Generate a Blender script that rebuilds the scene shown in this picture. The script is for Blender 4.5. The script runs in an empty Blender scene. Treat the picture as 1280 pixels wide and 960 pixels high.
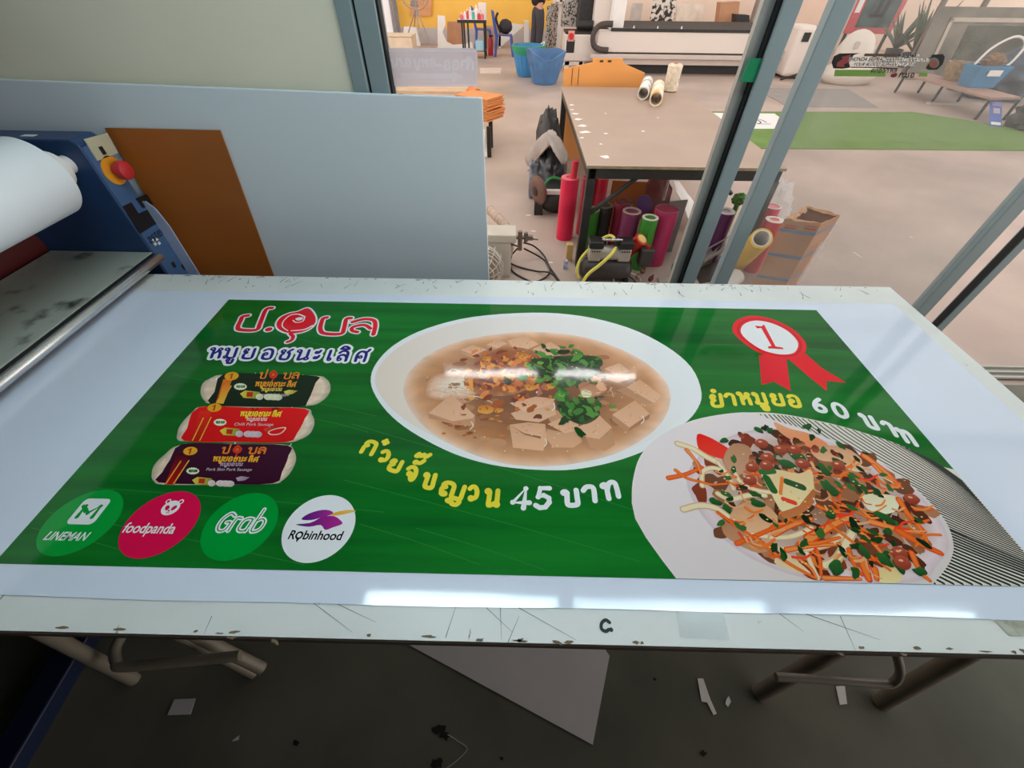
import bpy, bmesh, math, random
from math import sin, cos, pi, radians, sqrt
from mathutils import Vector, Matrix, noise as mnoise
from mathutils.geometry import delaunay_2d_cdt
random.seed(7)
SC = bpy.context.scene
COL = SC.collection

# ------------------------------------------------------------------ camera
F_PX = 498.94
ROT = Matrix(((0.99979, -0.0193357, 0.0067153), (0.0185854, 0.720094, -0.6936276), (0.0085761, 0.6936071, 0.7203025)))
CAM = Vector((0, 0, 1.65))
cd = bpy.data.cameras.new('camera'); cam = bpy.data.objects.new('camera', cd); COL.objects.link(cam)
cam.matrix_world = Matrix.Translation(CAM) @ ROT.to_4x4()
cd.sensor_width = 36; cd.lens = F_PX / 1280 * 36; cd.clip_start = 0.01; cd.clip_end = 200
SC.camera = cam

# ------------------------------------------------------------------ light and exposure
SC.view_settings.view_transform = 'Standard'; SC.view_settings.look = 'None'
SC.view_settings.exposure = 0.0; SC.view_settings.gamma = 1; SC.view_settings.use_curve_mapping = False
W = bpy.data.worlds.new('sky'); SC.world = W; W.use_nodes = True
WORLD_STRENGTH = 1.92
wb = W.node_tree.nodes['Background']
wb.inputs[1].default_value = WORLD_STRENGTH
_tc = W.node_tree.nodes.new('ShaderNodeTexCoord'); _sp = W.node_tree.nodes.new('ShaderNodeSeparateXYZ'); W.node_tree.links.new(_tc.outputs['Generated'], _sp.inputs[0])
_rp = W.node_tree.nodes.new('ShaderNodeValToRGB'); W.node_tree.links.new(_sp.outputs['Z'], _rp.inputs['Fac']); W.node_tree.links.new(_rp.outputs['Color'], wb.inputs[0])
_rp.color_ramp.elements[0].position = .15; _rp.color_ramp.elements[0].color = (1.5, 1.36, 1.27, 1)      # bright open sides, dimmer overhead
_rp.color_ramp.elements[1].position = .46; _rp.color_ramp.elements[1].color = (.56, .515, .485, 1)
SC.cycles.max_bounces = 8; SC.cycles.transparent_max_bounces = 12
ROOM_LAMP_W = 10.0
for i, lx in enumerate((-.33, 1.07, 2.47)):
    ld = bpy.data.lights.new('ceiling_lamp_light', 'AREA'); ld.shape = 'RECTANGLE'; ld.size = 1.3; ld.size_y = .12
    ld.energy = ROOM_LAMP_W * (1.25, .75, .1)[i]; ld.color = (.66, .88, 1.0)
    lo = bpy.data.objects.new('ceiling_lamp_light', ld); COL.objects.link(lo); lo.location = (lx, .80, 2.9)
SUN_STRENGTH = 0.0

# ------------------------------------------------------------------ helpers
def lin(c):
    c = c / 255.0
    return c / 12.92 if c <= .04045 else ((c + .055) / 1.055) ** 2.4
def rgb(r, g, b): return (lin(r), lin(g), lin(b))
def at(px, py, z=None, Y=None, X=None):
    d = ROT @ Vector(((px - 640) / F_PX, -(py - 480) / F_PX, -1))
    if z is not None: t = (z - CAM.z) / d.z
    elif Y is not None: t = (Y - CAM.y) / d.y
    else: t = (X - CAM.x) / d.x
    return CAM + d * t

class MB:
    """collects shapes that end up in ONE mesh object"""
    def __init__(s): s.v = []; s.f = []; s.m = []; s.cm = 0
    def add(s, vs, fs):
        n = len(s.v); s.v += [Vector(v) for v in vs]; s.f += [tuple(i + n for i in f) for f in fs]; s.m += [s.cm] * len(fs); return s
    def mat(s, i): s.cm = i; return s
    def box(s, x0, x1, y0, y1, z0, z1, rz=0, piv=None, M=None):
        vs = [Vector((x, y, z)) for z in (z0, z1) for y in (y0, y1) for x in (x0, x1)]
        if rz:
            p = Vector(piv) if piv else Vector(((x0 + x1) / 2, (y0 + y1) / 2, 0)); R = Matrix.Rotation(rz, 3, 'Z')
            vs = [R @ (v - p) + p for v in vs]
        if M: vs = [M @ v for v in vs]
        return s.add(vs, [(0, 2, 3, 1), (4, 5, 7, 6), (0, 1, 5, 4), (2, 6, 7, 3), (0, 4, 6, 2), (1, 3, 7, 5)])
    def cyl(s, p0, p1, r0, r1=None, n=20, caps=True):
        p0, p1 = Vector(p0), Vector(p1); r1 = r0 if r1 is None else r1
        d = (p1 - p0).normalized(); a = d.orthogonal().normalized(); b = d.cross(a)
        vs = [p0 + (a * cos(2 * pi * k / n) + b * sin(2 * pi * k / n)) * r0 for k in range(n)] + [p1 + (a * cos(2 * pi * k / n) + b * sin(2 * pi * k / n)) * r1 for k in range(n)]
        fs = [(k, (k + 1) % n, n + (k + 1) % n, n + k) for k in range(n)]
        if caps: fs += [tuple(range(n))[::-1], tuple(range(n, 2 * n))]
        return s.add(vs, fs)
    def pipe(s, p0, p1, ro, ri, n=28):      # hollow tube
        p0, p1 = Vector(p0), Vector(p1); d = (p1 - p0).normalized(); a = d.orthogonal().normalized(); b = d.cross(a); vs = []
        for p, r in ((p0, ro), (p1, ro), (p1, ri), (p0, ri)):
            vs += [p + (a * cos(2 * pi * k / n) + b * sin(2 * pi * k / n)) * r for k in range(n)]
        fs = []
        for q in range(4):
            fs += [(q * n + k, q * n + (k + 1) % n, ((q + 1) % 4) * n + (k + 1) % n, ((q + 1) % 4) * n + k) for k in range(n)]
        return s.add(vs, fs)
    def tube(s, pts, r, n=8, closed=False, smooth=0):
        pts = [Vector(p) for p in pts]
        if smooth: pts = crom(pts, smooth, closed)
        N = len(pts); rs = r if isinstance(r, (list, tuple)) else [r] * N
        if len(rs) != N: rs = [rs[min(len(rs) - 1, int(i / (N - 1) * (len(rs) - 1) + .5))] for i in range(N)]
        vs = []; up = None
        for i, p in enumerate(pts):
            a = pts[(i - 1) % N] if (closed or i) else p; b = pts[(i + 1) % N] if (closed or i < N - 1) else p
            t = (b - a).normalized()
            if up is None: up = t.orthogonal().normalized()
            up = (up - t * up.dot(t)).normalized(); w = t.cross(up)
            vs += [p + (up * cos(2 * pi * k / n) + w * sin(2 * pi * k / n)) * rs[i] for k in range(n)]
        fs = []
        for i in range(N if closed else N - 1):
            j = (i + 1) % N
            fs += [(i * n + k, i * n + (k + 1) % n, j * n + (k + 1) % n, j * n + k) for k in range(n)]
        if not closed: fs += [tuple(range(n))[::-1], tuple(range((N - 1) * n, N * n))]
        return s.add(vs, fs)
    def lathe(s, prof, base=(0, 0, 0), axis=(0, 0, 1), n=28):
        base = Vector(base); d = Vector(axis).normalized(); a = d.orthogonal().normalized(); b = d.cross(a); vs = []
        for r, h in prof: vs += [base + d * h + (a * cos(2 * pi * k / n) + b * sin(2 * pi * k / n)) * max(r, 1e-4) for k in range(n)]
        fs = []
        for i in range(len(prof) - 1): fs += [(i * n + k, i * n + (k + 1) % n, (i + 1) * n + (k + 1) % n, (i + 1) * n + k) for k in range(n)]
        return s.add(vs, fs)
    def prism(s, pts, off):                  # polygon (3D points) extruded by off
        n = len(pts); off = Vector(off); pts = [Vector(p) for p in pts]
        return s.add(pts + [p + off for p in pts], [tuple(range(n))[::-1], tuple(range(n, 2 * n))] + [(k, (k + 1) % n, n + (k + 1) % n, n + k) for k in range(n)])
    def ell(s, c, r, n=20, m=12, M=None):
        c = Vector(c); vs = []; fs = []
        for i in range(m + 1):
            th = pi * i / m
            for k in range(n):
                v = Vector((r[0] * sin(th) * cos(2 * pi * k / n), r[1] * sin(th) * sin(2 * pi * k / n), r[2] * cos(th)))
                vs.append(c + (M @ v if M else v))
        for i in range(m): fs += [(i * n + k, (i + 1) * n + k, (i + 1) * n + (k + 1) % n, i * n + (k + 1) % n) for k in range(n)]
        return s.add(vs, fs)
    def grid(s, fn, nu, nv, thick=None):     # sheet fn(u,v) -> point
        vs = [Vector(fn(i / nu, j / nv)) for j in range(nv + 1) for i in range(nu + 1)]
        fs = [(j * (nu + 1) + i, j * (nu + 1) + i + 1, (j + 1) * (nu + 1) + i + 1, (j + 1) * (nu + 1) + i) for j in range(nv) for i in range(nu)]
        return s.add(vs, fs)
    def build(s, name, mat, parent=None, smooth=None, bevel=0, solid=0, loc=None):
        me = bpy.data.meshes.new(name)
        off = Vector(loc) if loc is not None else Vector((0, 0, 0))
        me.from_pydata([tuple(v - off) for v in s.v], [], s.f)
        mats = mat if isinstance(mat, (list, tuple)) else [mat]
        for m in mats: me.materials.append(m)
        me.polygons.foreach_set('material_index', [min(i, len(mats) - 1) for i in s.m])
        bm = bmesh.new(); bm.from_mesh(me); bmesh.ops.recalc_face_normals(bm, faces=bm.faces)
        if smooth is not None:
            for f in bm.faces: f.smooth = True
            for e in bm.edges:
                if len(e.link_faces) == 2 and e.calc_face_angle(0) > radians(smooth): e.smooth = False
        bm.to_mesh(me); bm.free()
        o = bpy.data.objects.new(name, me); COL.objects.link(o); o.location = off
        if solid:
            md = o.modifiers.new('thickness', 'SOLIDIFY'); md.thickness = solid; md.offset = 0
        if bevel:
            md = o.modifiers.new('edges', 'BEVEL'); md.width = bevel; md.segments = 2; md.limit_method = 'ANGLE'
        if parent is not None:
            o.parent = parent; o.matrix_parent_inverse = Matrix.Identity(4)
            if parent.location.length or parent.parent:
                w = parent.location.copy(); pp = parent.parent
                while pp: w += pp.location; pp = pp.parent
                o.location = off - w
        return o
def crom(pts, k=6, closed=False):
    N = len(pts); out = []
    for i in range(N if closed else N - 1):
        p0 = pts[(i - 1) % N] if (closed or i) else pts[0]; p1 = pts[i]; p2 = pts[(i + 1) % N]
        p3 = pts[(i + 2) % N] if (closed or i < N - 2) else pts[-1]
        for q in range(k):
            t = q / k
            out.append(.5 * ((2 * p1) + (p2 - p0) * t + (2 * p0 - 5 * p1 + 4 * p2 - p3) * t * t + (3 * p1 - p0 - 3 * p2 + p3) * t ** 3))
    if not closed: out.append(pts[-1])
    return out
def tag(o, label, cat, group=None, kind=None):
    if label: o['label'] = label
    if cat: o['category'] = cat
    if group: o['group'] = group
    if kind: o['kind'] = kind
    return o
def thing(name, label, cat, loc=(0, 0, 0), group=None):
    o = bpy.data.objects.new(name, None); COL.objects.link(o); o.location = loc; o.empty_display_size = .05
    return tag(o, label, cat, group)
def struct(name, mb, mat, parent=None, **k):
    o = mb.build(name, mat, parent, **k)
    if parent is None: o['kind'] = 'structure'
    return o

# ------------------------------------------------------------------ materials
def mk(name, col, rough=.6, metal=0, var=.12, scale=6, bump=0, bscale=60, spec=.5, col2=None, edge=None, coat=0):
    m = bpy.data.materials.new(name); m.use_nodes = True; nt = m.node_tree; L = nt.links.new
    b = nt.nodes['Principled BSDF']; b.inputs['Roughness'].default_value = rough; b.inputs['Metallic'].default_value = metal
    b.inputs['Specular IOR Level'].default_value = spec; b.inputs['Coat Weight'].default_value = coat
    tc = nt.nodes.new('ShaderNodeTexCoord')
    n = nt.nodes.new('ShaderNodeTexNoise'); n.inputs['Scale'].default_value = scale; n.inputs['Detail'].default_value = 6
    L(tc.outputs['Object'], n.inputs['Vector'])
    r = nt.nodes.new('ShaderNodeValToRGB'); L(n.outputs['Fac'], r.inputs['Fac'])
    c2 = col2 or tuple(c * (1 - var) for c in col); c1 = col if col2 else tuple(min(1, c * (1 + var * .6)) for c in col)
    e = edge or (.32, .68)
    r.color_ramp.elements[0].position = e[0]; r.color_ramp.elements[0].color = (*c2, 1)
    r.color_ramp.elements[1].position = e[1]; r.color_ramp.elements[1].color = (*c1, 1)
    L(r.outputs['Color'], b.inputs['Base Color'])
    if bump:
        n2 = nt.nodes.new('ShaderNodeTexNoise'); n2.inputs['Scale'].default_value = bscale; n2.inputs['Detail'].default_value = 4
        L(tc.outputs['Object'], n2.inputs['Vector'])
        bp = nt.nodes.new('ShaderNodeBump'); bp.inputs['Strength'].default_value = bump; bp.inputs['Distance'].default_value = .01
        L(n2.outputs['Fac'], bp.inputs['Height']); L(bp.outputs['Normal'], b.inputs['Normal'])
    return m
def mk_glass(name, tint=(.97, .98, .98), haze=0.0, hcol=(.7, .72, .72), hscale=3):
    m = bpy.data.materials.new(name); m.use_nodes = True; nt = m.node_tree; L = nt.links.new; nt.nodes.clear()
    out = nt.nodes.new('ShaderNodeOutputMaterial'); tr = nt.nodes.new('ShaderNodeBsdfTransparent'); tr.inputs[0].default_value = (*tint, 1)
    gl = nt.nodes.new('ShaderNodeBsdfGlossy'); gl.inputs['Roughness'].default_value = 0.0
    lw = nt.nodes.new('ShaderNodeLayerWeight'); lw.inputs[0].default_value = .5
    pw = nt.nodes.new('ShaderNodeMath'); pw.operation = 'POWER'; pw.inputs[1].default_value = 5; L(lw.outputs['Facing'], pw.inputs[0])
    fr = nt.nodes.new('ShaderNodeMath'); fr.operation = 'MULTIPLY_ADD'; fr.inputs[1].default_value = .2; fr.inputs[2].default_value = .006; L(pw.outputs[0], fr.inputs[0])
    mx = nt.nodes.new('ShaderNodeMixShader'); L(fr.outputs[0], mx.inputs[0]); L(tr.outputs[0], mx.inputs[1]); L(gl.outputs[0], mx.inputs[2])
    last = mx
    if haze:
        df = nt.nodes.new('ShaderNodeBsdfDiffuse'); df.inputs[0].default_value = (*hcol, 1)
        tl = nt.nodes.new('ShaderNodeBsdfTranslucent'); tl.inputs[0].default_value = (*hcol, 1)
        ad = nt.nodes.new('ShaderNodeMixShader'); L(df.outputs[0], ad.inputs[1]); L(tl.outputs[0], ad.inputs[2])
        tc = nt.nodes.new('ShaderNodeTexCoord'); n = nt.nodes.new('ShaderNodeTexNoise'); n.inputs['Scale'].default_value = hscale; n.inputs['Detail'].default_value = 5
        L(tc.outputs['Object'], n.inputs['Vector'])
        mr = nt.nodes.new('ShaderNodeMapRange'); mr.inputs['From Min'].default_value = .35; mr.inputs['From Max'].default_value = .75
        mr.inputs['To Min'].default_value = haze * .35; mr.inputs['To Max'].default_value = haze * 1.5; L(n.outputs['Fac'], mr.inputs['Value'])
        m2 = nt.nodes.new('ShaderNodeMixShader'); L(mr.outputs[0], m2.inputs[0]); L(mx.outputs[0], m2.inputs[1]); L(ad.outputs[0], m2.inputs[2]); last = m2
    L(last.outputs[0], out.inputs[0]); return m
def mk_film(name, col, alpha, rough=.3):
    m = bpy.data.materials.new(name); m.use_nodes = True; nt = m.node_tree; L = nt.links.new
    b = nt.nodes['Principled BSDF']; b.inputs['Base Color'].default_value = (*col, 1); b.inputs['Roughness'].default_value = rough
    tc = nt.nodes.new('ShaderNodeTexCoord'); n = nt.nodes.new('ShaderNodeTexNoise'); n.inputs['Scale'].default_value = 9; L(tc.outputs['Object'], n.inputs['Vector'])
    mr = nt.nodes.new('ShaderNodeMapRange'); mr.inputs['To Min'].default_value = alpha * .9; mr.inputs['To Max'].default_value = min(1, alpha * 1.1)
    L(n.outputs['Fac'], mr.inputs['Value'])
    tl = nt.nodes.new('ShaderNodeBsdfTranslucent'); tl.inputs[0].default_value = (*col, 1); tr = nt.nodes.new('ShaderNodeBsdfTransparent')
    m1 = nt.nodes.new('ShaderNodeMixShader'); m1.inputs[0].default_value = .55; L(b.outputs[0], m1.inputs[1]); L(tl.outputs[0], m1.inputs[2])
    m2 = nt.nodes.new('ShaderNodeMixShader'); L(mr.outputs[0], m2.inputs[0]); L(tr.outputs[0], m2.inputs[1]); L(m1.outputs[0], m2.inputs[2])
    L(m2.outputs[0], nt.nodes['Material Output'].inputs[0]); return m
def mk_emit(name, col, s):
    m = bpy.data.materials.new(name); m.use_nodes = True; nt = m.node_tree; b = nt.nodes['Principled BSDF']
    b.inputs['Base Color'].default_value = (.9, .9, .9, 1); b.inputs['Emission Color'].default_value = (*col, 1); b.inputs['Emission Strength'].default_value = s; return m
def simple(name, c, **k): return mk(name, rgb(*c), **k)

M_alu = simple('grey_aluminium', (150, 166, 168), rough=.45, metal=.1, var=.05, scale=3)
M_alu_light = simple('pale_aluminium', (176, 176, 168), rough=.4, metal=.3, var=.06, scale=3)
M_gasket = simple('black_gasket', (14, 15, 16), rough=.7)
M_black = simple('black_plastic', (26, 26, 28), rough=.5)
M_dark = simple('dark_steel', (48, 46, 46), rough=.55, metal=.2, var=.3, scale=14)
M_white = simple('white_paint', (236, 232, 228), rough=.5, var=.04)
M_paper = simple('white_paper', (244, 242, 240), rough=.7, var=.03)
M_wire = simple('pale_wire', (205, 198, 188), rough=.4, metal=.4)
M_card = simple('brown_cardboard', (196, 146, 112), rough=.85, var=.12, scale=5, bump=.1)
M_glass_clean = mk_glass('clear_window_glass')
M_glass_hazy = mk_glass('hazy_window_glass', (.9, .91, .91), .10, (.62, .64, .62), 2.2)  # thin grey diffuse haze mixed into the pane, varied by noise
# ------------------------------------------------------------------ the setting
def mk_floor():
    m = mk('concrete_floor', rgb(204, 182, 170), rough=.5, var=.1, scale=.9, bump=.05, bscale=30, col2=rgb(170, 152, 142), edge=(.3, .7), spec=.3)
    return m
M_floor = mk_floor()
struct('floor', MB().box(4, 16, -3.1, 1.66, -.1, 0).box(-9, 16, 1.66, 17.2, -.1, 0), M_floor)
M_floor2 = mk('shaded_dirty_concrete', rgb(122, 122, 108), rough=.6, col2=rgb(84, 86, 76), scale=1.6, edge=(.3, .7), bump=.05, bscale=30, spec=.25)  # dirty grey-green, with the shade under the table also put into the colour
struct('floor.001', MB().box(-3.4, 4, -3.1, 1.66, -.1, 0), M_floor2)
M_yel = simple('yellow_wall_paint', (252, 198, 88), rough=.7, var=.05, scale=2)
M_peach = simple('cream_wall_paint', (236, 214, 196), rough=.8, var=.05, scale=2)
M_grey_wall = simple('pale_grey_render', (205, 198, 198), rough=.8, var=.15, scale=2)
M_beige = simple('beige_panel_board', (246, 240, 216), rough=.6, var=.04, scale=1.5)
M_room = simple('grey_room_paint', (70, 68, 64), rough=.9, var=.05)
xw0, xw1 = at(494, 20, Y=16.4).x, at(690, 20, Y=16.4).x
struct('wall_far', MB().box(xw1, 16, 16.4, 16.6, 0, 4).box(-9, xw0, 16.4, 16.6, 0, 4), M_peach)
struct('wall_back', MB().box(xw0, xw1, 16.4, 16.6, .38, 4), M_yel)
struct('baseboard_back', MB().box(xw0, xw1, 16.38, 16.6, 0, .38), M_grey_wall)
WY = 1.70
mx0 = at(418, 0, Y=WY).x; mx1 = at(440, 0, Y=WY).x; mx2 = at(467.5, 0, Y=WY).x
struct('wall_front', MB().box(-3.3, mx0, WY, WY + .1, 0, 3).box(mx0, 4, WY, WY + .1, 2.3, 3), M_beige)
struct('wall_left', MB().box(-3.4, -3.3, -3, WY, 0, 3), M_room)
struct('wall_rear', MB().box(-3.4, 4, -3.1, -3, 0, 3), M_room)
struct('ceiling', MB().box(-3.4, 4, -3.1, WY + .1, 3, 3.1), M_room)
# sliding glass front: jamb, stiles, panes
def sx(px): return at(px, 60, Y=WY).x
xa0, xa1, xb0, xb1 = sx(941), sx(956), sx(960), sx(982)
xc0, xc1 = sx(1019), sx(1044)
xd0, xd1 = at(1143, 392, Y=WY).x, at(1160, 392, Y=WY).x
xe0, xe1 = at(1172, 412, Y=WY).x, at(1183, 412, Y=WY).x
t = struct('trim_1', MB().box(mx0, mx1 - .004, WY - .01, WY + .1, 0, 2.3).box(mx1 + .004, mx2, WY, WY + .1, 0, 2.3), M_alu, bevel=.003)
struct('jamb_gasket', MB().box(mx1 - .004, mx1 + .004, WY + .012, WY + .09, 0, 2.3).box(mx2, mx2 + .008, WY + .01, WY + .05, 0, 2.3), M_gasket, t)
struct('trim_2', MB().box(mx2, 4, WY + .0, WY + .012, 0, .022).box(mx2, 4, WY + .045, WY + .055, 0, .022).box(mx2, 4, WY + .09, WY + .1, 0, .022).box(mx2, 4, WY, WY + .1, 0, .006), M_alu_light)
struct('trim_3', MB().box(mx2, 4, WY, WY + .1, 2.24, 2.3), M_alu)
w = struct('window_1', MB().box(mx2 + .008, xa0, WY + .046, WY + .052, .025, 2.24), M_glass_clean)
struct('stile', MB().box(xa0, xa1, WY + .035, WY + .062, .022, 2.24), M_alu_light, w, bevel=.002)
struct('gasket', MB().box(xa1, xb0 + .001, WY + .012, WY + .07, .022, 2.24), M_gasket, w)
d = struct('door_1', MB().box(xb0, xb1, WY, WY + .044, .022, 2.24), M_alu, bevel=.003)
struct('glass_pane', MB().box(xb1, xc0, WY + .02, WY + .024, .03, 2.24), M_glass_clean, d)
d = struct('door_2', MB().box(xc0, xc1, WY, WY + .044, .022, 2.24).box(xd0, xd1, WY, WY + .044, .022, 2.24).box(xc0, xd1, WY, WY + .044, .022, .08), M_alu, bevel=.003)
struct('glass_pane', MB().box(xc1, xd0, WY + .02, WY + .025, .08, 2.24), M_glass_hazy, d)
struct('edge_gasket', MB().box(xd1, xd1 + .006, WY + .01, WY + .035, .08, 2.24), M_gasket, d)
d = struct('door_3', MB().box(xe0, xe1, WY + .01, WY + .054, .022, 2.24), M_alu, bevel=.003)
struct('edge_gasket', MB().box(xe0 - .01, xe0, WY + .012, WY + .04, .022, 2.24), M_gasket, d)

# ceiling tube lamps: two in the front room, one row in the workshop
M_tube_room = mk_emit('lit_tube_cool', (.74, .92, 1), 22)
M_tube_shop = mk_emit('lit_tube_warm', (1, .98, .96), 55)
def tube_lamp(x0, x1, y, z, mat, label, tr=.016):
    t = thing('ceiling_lamp', label, 'lamp', ((x0 + x1) / 2, y, z), 'tube lamps on the ceiling')
    MB().box(x0, x1, y - .05, y + .05, z, z + .05).build('housing', M_white, t, bevel=.004)
    MB().cyl((x0 + .03, y, z - .01 - tr), (x1 - .03, y, z - .01 - tr), tr, n=14).build('tube', mat, t, smooth=40)
    for x in (x0 + .015, x1 - .035): MB().box(x, x + .02, y - .02, y + .02, z - .05, z).build('socket', M_white, t)
for x_, l_ in ((-.98, 'white tube lamp on the ceiling above the left half of the white table'), (.42, 'white tube lamp on the ceiling above the right half of the white table'), (1.82, 'white tube lamp on the ceiling beyond the right end of the white table')): tube_lamp(x_, x_ + 1.3, .80, 2.95, M_tube_room, l_, .011)

# ------------------------------------------------------------------ the cutting table with the banner
TZ = .80
TX0, TX1, TY0, TY1 = -1.5, 1.462, .162, 1.385
def mk_tabletop():
    m = mk('worn_white_laminate', rgb(226, 228, 222), rough=.38, var=.05, scale=5, spec=.4)
    nt = m.node_tree; L = nt.links.new; b = nt.nodes['Principled BSDF']
    tc = nt.nodes.new('ShaderNodeTexCoord'); mp = nt.nodes.new('ShaderNodeMapping'); mp.inputs['Scale'].default_value = (30, 7, 1); mp.inputs['Rotation'].default_value = (0, 0, .5)
    L(tc.outputs['Object'], mp.inputs['Vector'])
    n = nt.nodes.new('ShaderNodeTexNoise'); n.inputs['Scale'].default_value = 2.2; n.inputs['Detail'].default_value = 8; L(mp.outputs[0], n.inputs['Vector'])
    r = nt.nodes.new('ShaderNodeValToRGB'); r.color_ramp.elements[0].position = .70; r.color_ramp.elements[0].color = (0, 0, 0, 1); r.color_ramp.elements[1].position = .74; r.color_ramp.elements[1].color = (1, 1, 1, 1)
    L(n.outputs['Fac'], r.inputs['Fac'])
    mx = nt.nodes.new('ShaderNodeMixRGB'); mx.inputs[2].default_value = (*rgb(120, 112, 100), 1)
    src = b.inputs['Base Color'].links[0].from_socket; L(r.outputs['Color'], mx.inputs[0]); L(src, mx.inputs[1]); L(mx.outputs[0], b.inputs['Base Color'])
    return m
M_top = mk_tabletop()
M_tedge = simple('raw_board_edge', (70, 56, 44), rough=.9, var=.3, scale=30)
M_chip = simple('bare_brown_board', (116, 98, 78), rough=.9, var=.3, scale=40)
M_scr = simple('dark_scratch', (70, 68, 64), rough=.9)
tab = thing('cutting_table', 'long worn white cutting table carrying the green printed banner', 'table', (0, .77, 0))
top = MB(); top.mat(0).box(TX0, TX1, TY0 + .003, TY1, TZ - .004, TZ); top.mat(1).box(TX0 + .001, TX1 - .001, TY0, TY1 - .001, TZ - .024, TZ - .004)
top.build('tabletop', [M_top, M_tedge], tab)
# chips along the rims and knife scratches
def flat_blob(mb, x, y, rx, ry, z, n=9, j=.45, rot=0):
    vs = []
    for k in range(n):
        a = 2 * pi * k / n; q = 1 + random.uniform(-j, j)
        u, v = cos(a) * rx * q, sin(a) * ry * q
        vs.append((x + u * cos(rot) - v * sin(rot), y + u * sin(rot) + v * cos(rot), z))
    mb.add(vs, [tuple(range(n))])
ch = MB()
for i in range(30): flat_blob(ch, random.uniform(TX0 + .02, TX1 - .02), TY0 + .006 + random.uniform(0, .004), random.uniform(.003, .012), random.uniform(.0015, .003), TZ + .0004)
for i in range(34): flat_blob(ch, random.uniform(TX0 + .02, TX1 - .02), TY1 - .006 - random.uniform(0, .004), random.uniform(.003, .010), random.uniform(.001, .003), TZ + .0004)
for px, py, r in ((497, 357, .008), (300, 349, .008), (362, 352, .006), (660, 355, .01), (735, 362, .006), (617, 375, .008), (655, 378, .009), (570, 352, .006), (866, 383, .005), (344, 802, .012), (290, 797, .01), (650, 800, .008), (697, 803, .012), (600, 800, .01), (1050, 817, .008), (1130, 818, .01)):
    p = at(px, py, z=TZ); flat_blob(ch, p.x, min(p.y, TY1 - .008), r * .75, r * .28, TZ + .0004, rot=random.uniform(-.6, .3))
ch.build('chipped_rim', M_chip, tab); _o = bpy.data.objects['chipped_rim']; _o['label'] = 'brown chips in the white paint'; _o['kind'] = 'stuff'
sc = MB()
def scratch(mb, p0, p1, w, z):
    d = (p1 - p0); d.z = 0; n = Vector((-d.y, d.x, 0)).normalized() * w * .5
    a = Vector((p0.x, p0.y, z)); b = Vector((p1.x, p1.y, z)); mb.add([a - n, b - n * .3, b + n * .3, a + n], [(0, 1, 2, 3)])
for i in range(80):
    x = random.uniform(-1.3, 1.4); y = random.uniform(1.29, 1.375); a = random.uniform(.6, 2.3); l = random.uniform(.01, .05)
    scratch(sc, Vector((x, y, 0)), Vector((x + l * cos(a), min(1.383, y + l * sin(a)), 0)), random.uniform(.0012, .003), TZ + .0005)
for a, b in (((635, 803), (649, 770)), ((265, 770), (255, 793)), ((383, 747), (440, 790)), ((405, 747), (470, 778)), ((557, 797), (572, 752)), ((640, 755), (720, 800)), ((625, 752), (627, 800)), ((1050, 770), (1070, 815)), ((398, 756), (404, 747)), ((970, 764), (1005, 790)), ((1000, 765), (1100, 800)), ((600, 752), (640, 790))):
    scratch(sc, at(*a, z=TZ), at(*b, z=TZ), .0012, TZ + .0005)
sc.build('knife_scratches', M_scr, tab)['kind'] = 'stuff'
# the hand-written mark, the clear tape and the torn tape remains on the front strip
mk_pen = MB(); pz = TZ + .0006
pts = [at(762, 778, z=pz), at(757, 775, z=pz), at(752, 779, z=pz), at(752, 786, z=pz), at(757, 789, z=pz), at(761, 787, z=pz)]
def ribbon(mb, pts, w, z, k=5, closed=False):
    pts = crom([Vector((p.x, p.y, z)) for p in pts], k, closed) if k else [Vector((p.x, p.y, z)) for p in pts]
    N = len(pts); vs = []
    for i, p in enumerate(pts):
        a = pts[(i - 1) % N] if (i or closed) else p; b = pts[(i + 1) % N] if (i < N - 1 or closed) else p
        t = (b - a); t.z = 0; t = t.normalized() if t.length > 0 else Vector((1, 0, 0)); n = Vector((-t.y, t.x, 0)) * w / 2
        vs += [p - n, p + n]
    fs = [(2 * i, 2 * ((i + 1) % N), 2 * ((i + 1) % N) + 1, 2 * i + 1) for i in range(N if closed else N - 1)]
    if not closed:
        for p, t in ((pts[0], (pts[0] - pts[1]).normalized()), (pts[-1], (pts[-1] - pts[-2]).normalized())):
            n = Vector((-t.y, t.x, 0)); m = len(vs)
            vs += [p + (n * cos(pi * q / 6) + t * sin(pi * q / 6)) * w / 2 for q in range(7)]; fs.append(tuple(range(m, m + 7)))
    mb.add(vs, fs)
ribbon(mk_pen, pts, .006, pz); p = at(764, 787, z=pz); flat_blob(mk_pen, p.x, p.y, .004, .004, pz, j=.1)
mk_pen.build('pen_mark', simple('black_marker_ink', (24, 30, 34), rough=.6), tab)['label'] = 'letter C and a dot in black marker'
M_tape = mk_film('clear_tape', (.82, .86, .88), .45, .12)
for q in (((845, 762), (905, 764), (912, 800), (850, 796)), ((297, 794), (345, 797), (340, 803), (300, 800))):
    tp = MB()
    ps = [at(*a, z=TZ + .0009) for a in q]
    for p in ps: p.y = max(p.y, TY0 + .004)
    tp.add(ps, [(0, 1, 2, 3)]); tp.build('clear_tape', M_tape, tab)
tp = MB()
for q in (((1236, 768), (1290, 770), (1290, 794), (1262, 795)),):
    tp.add([at(*a, z=TZ + .0009) for a in q], [(0, 1, 2, 3)])
tp.build('torn_label', simple('faded_label_paper', (176, 178, 160), rough=.7, var=.35, scale=40), tab)

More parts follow.
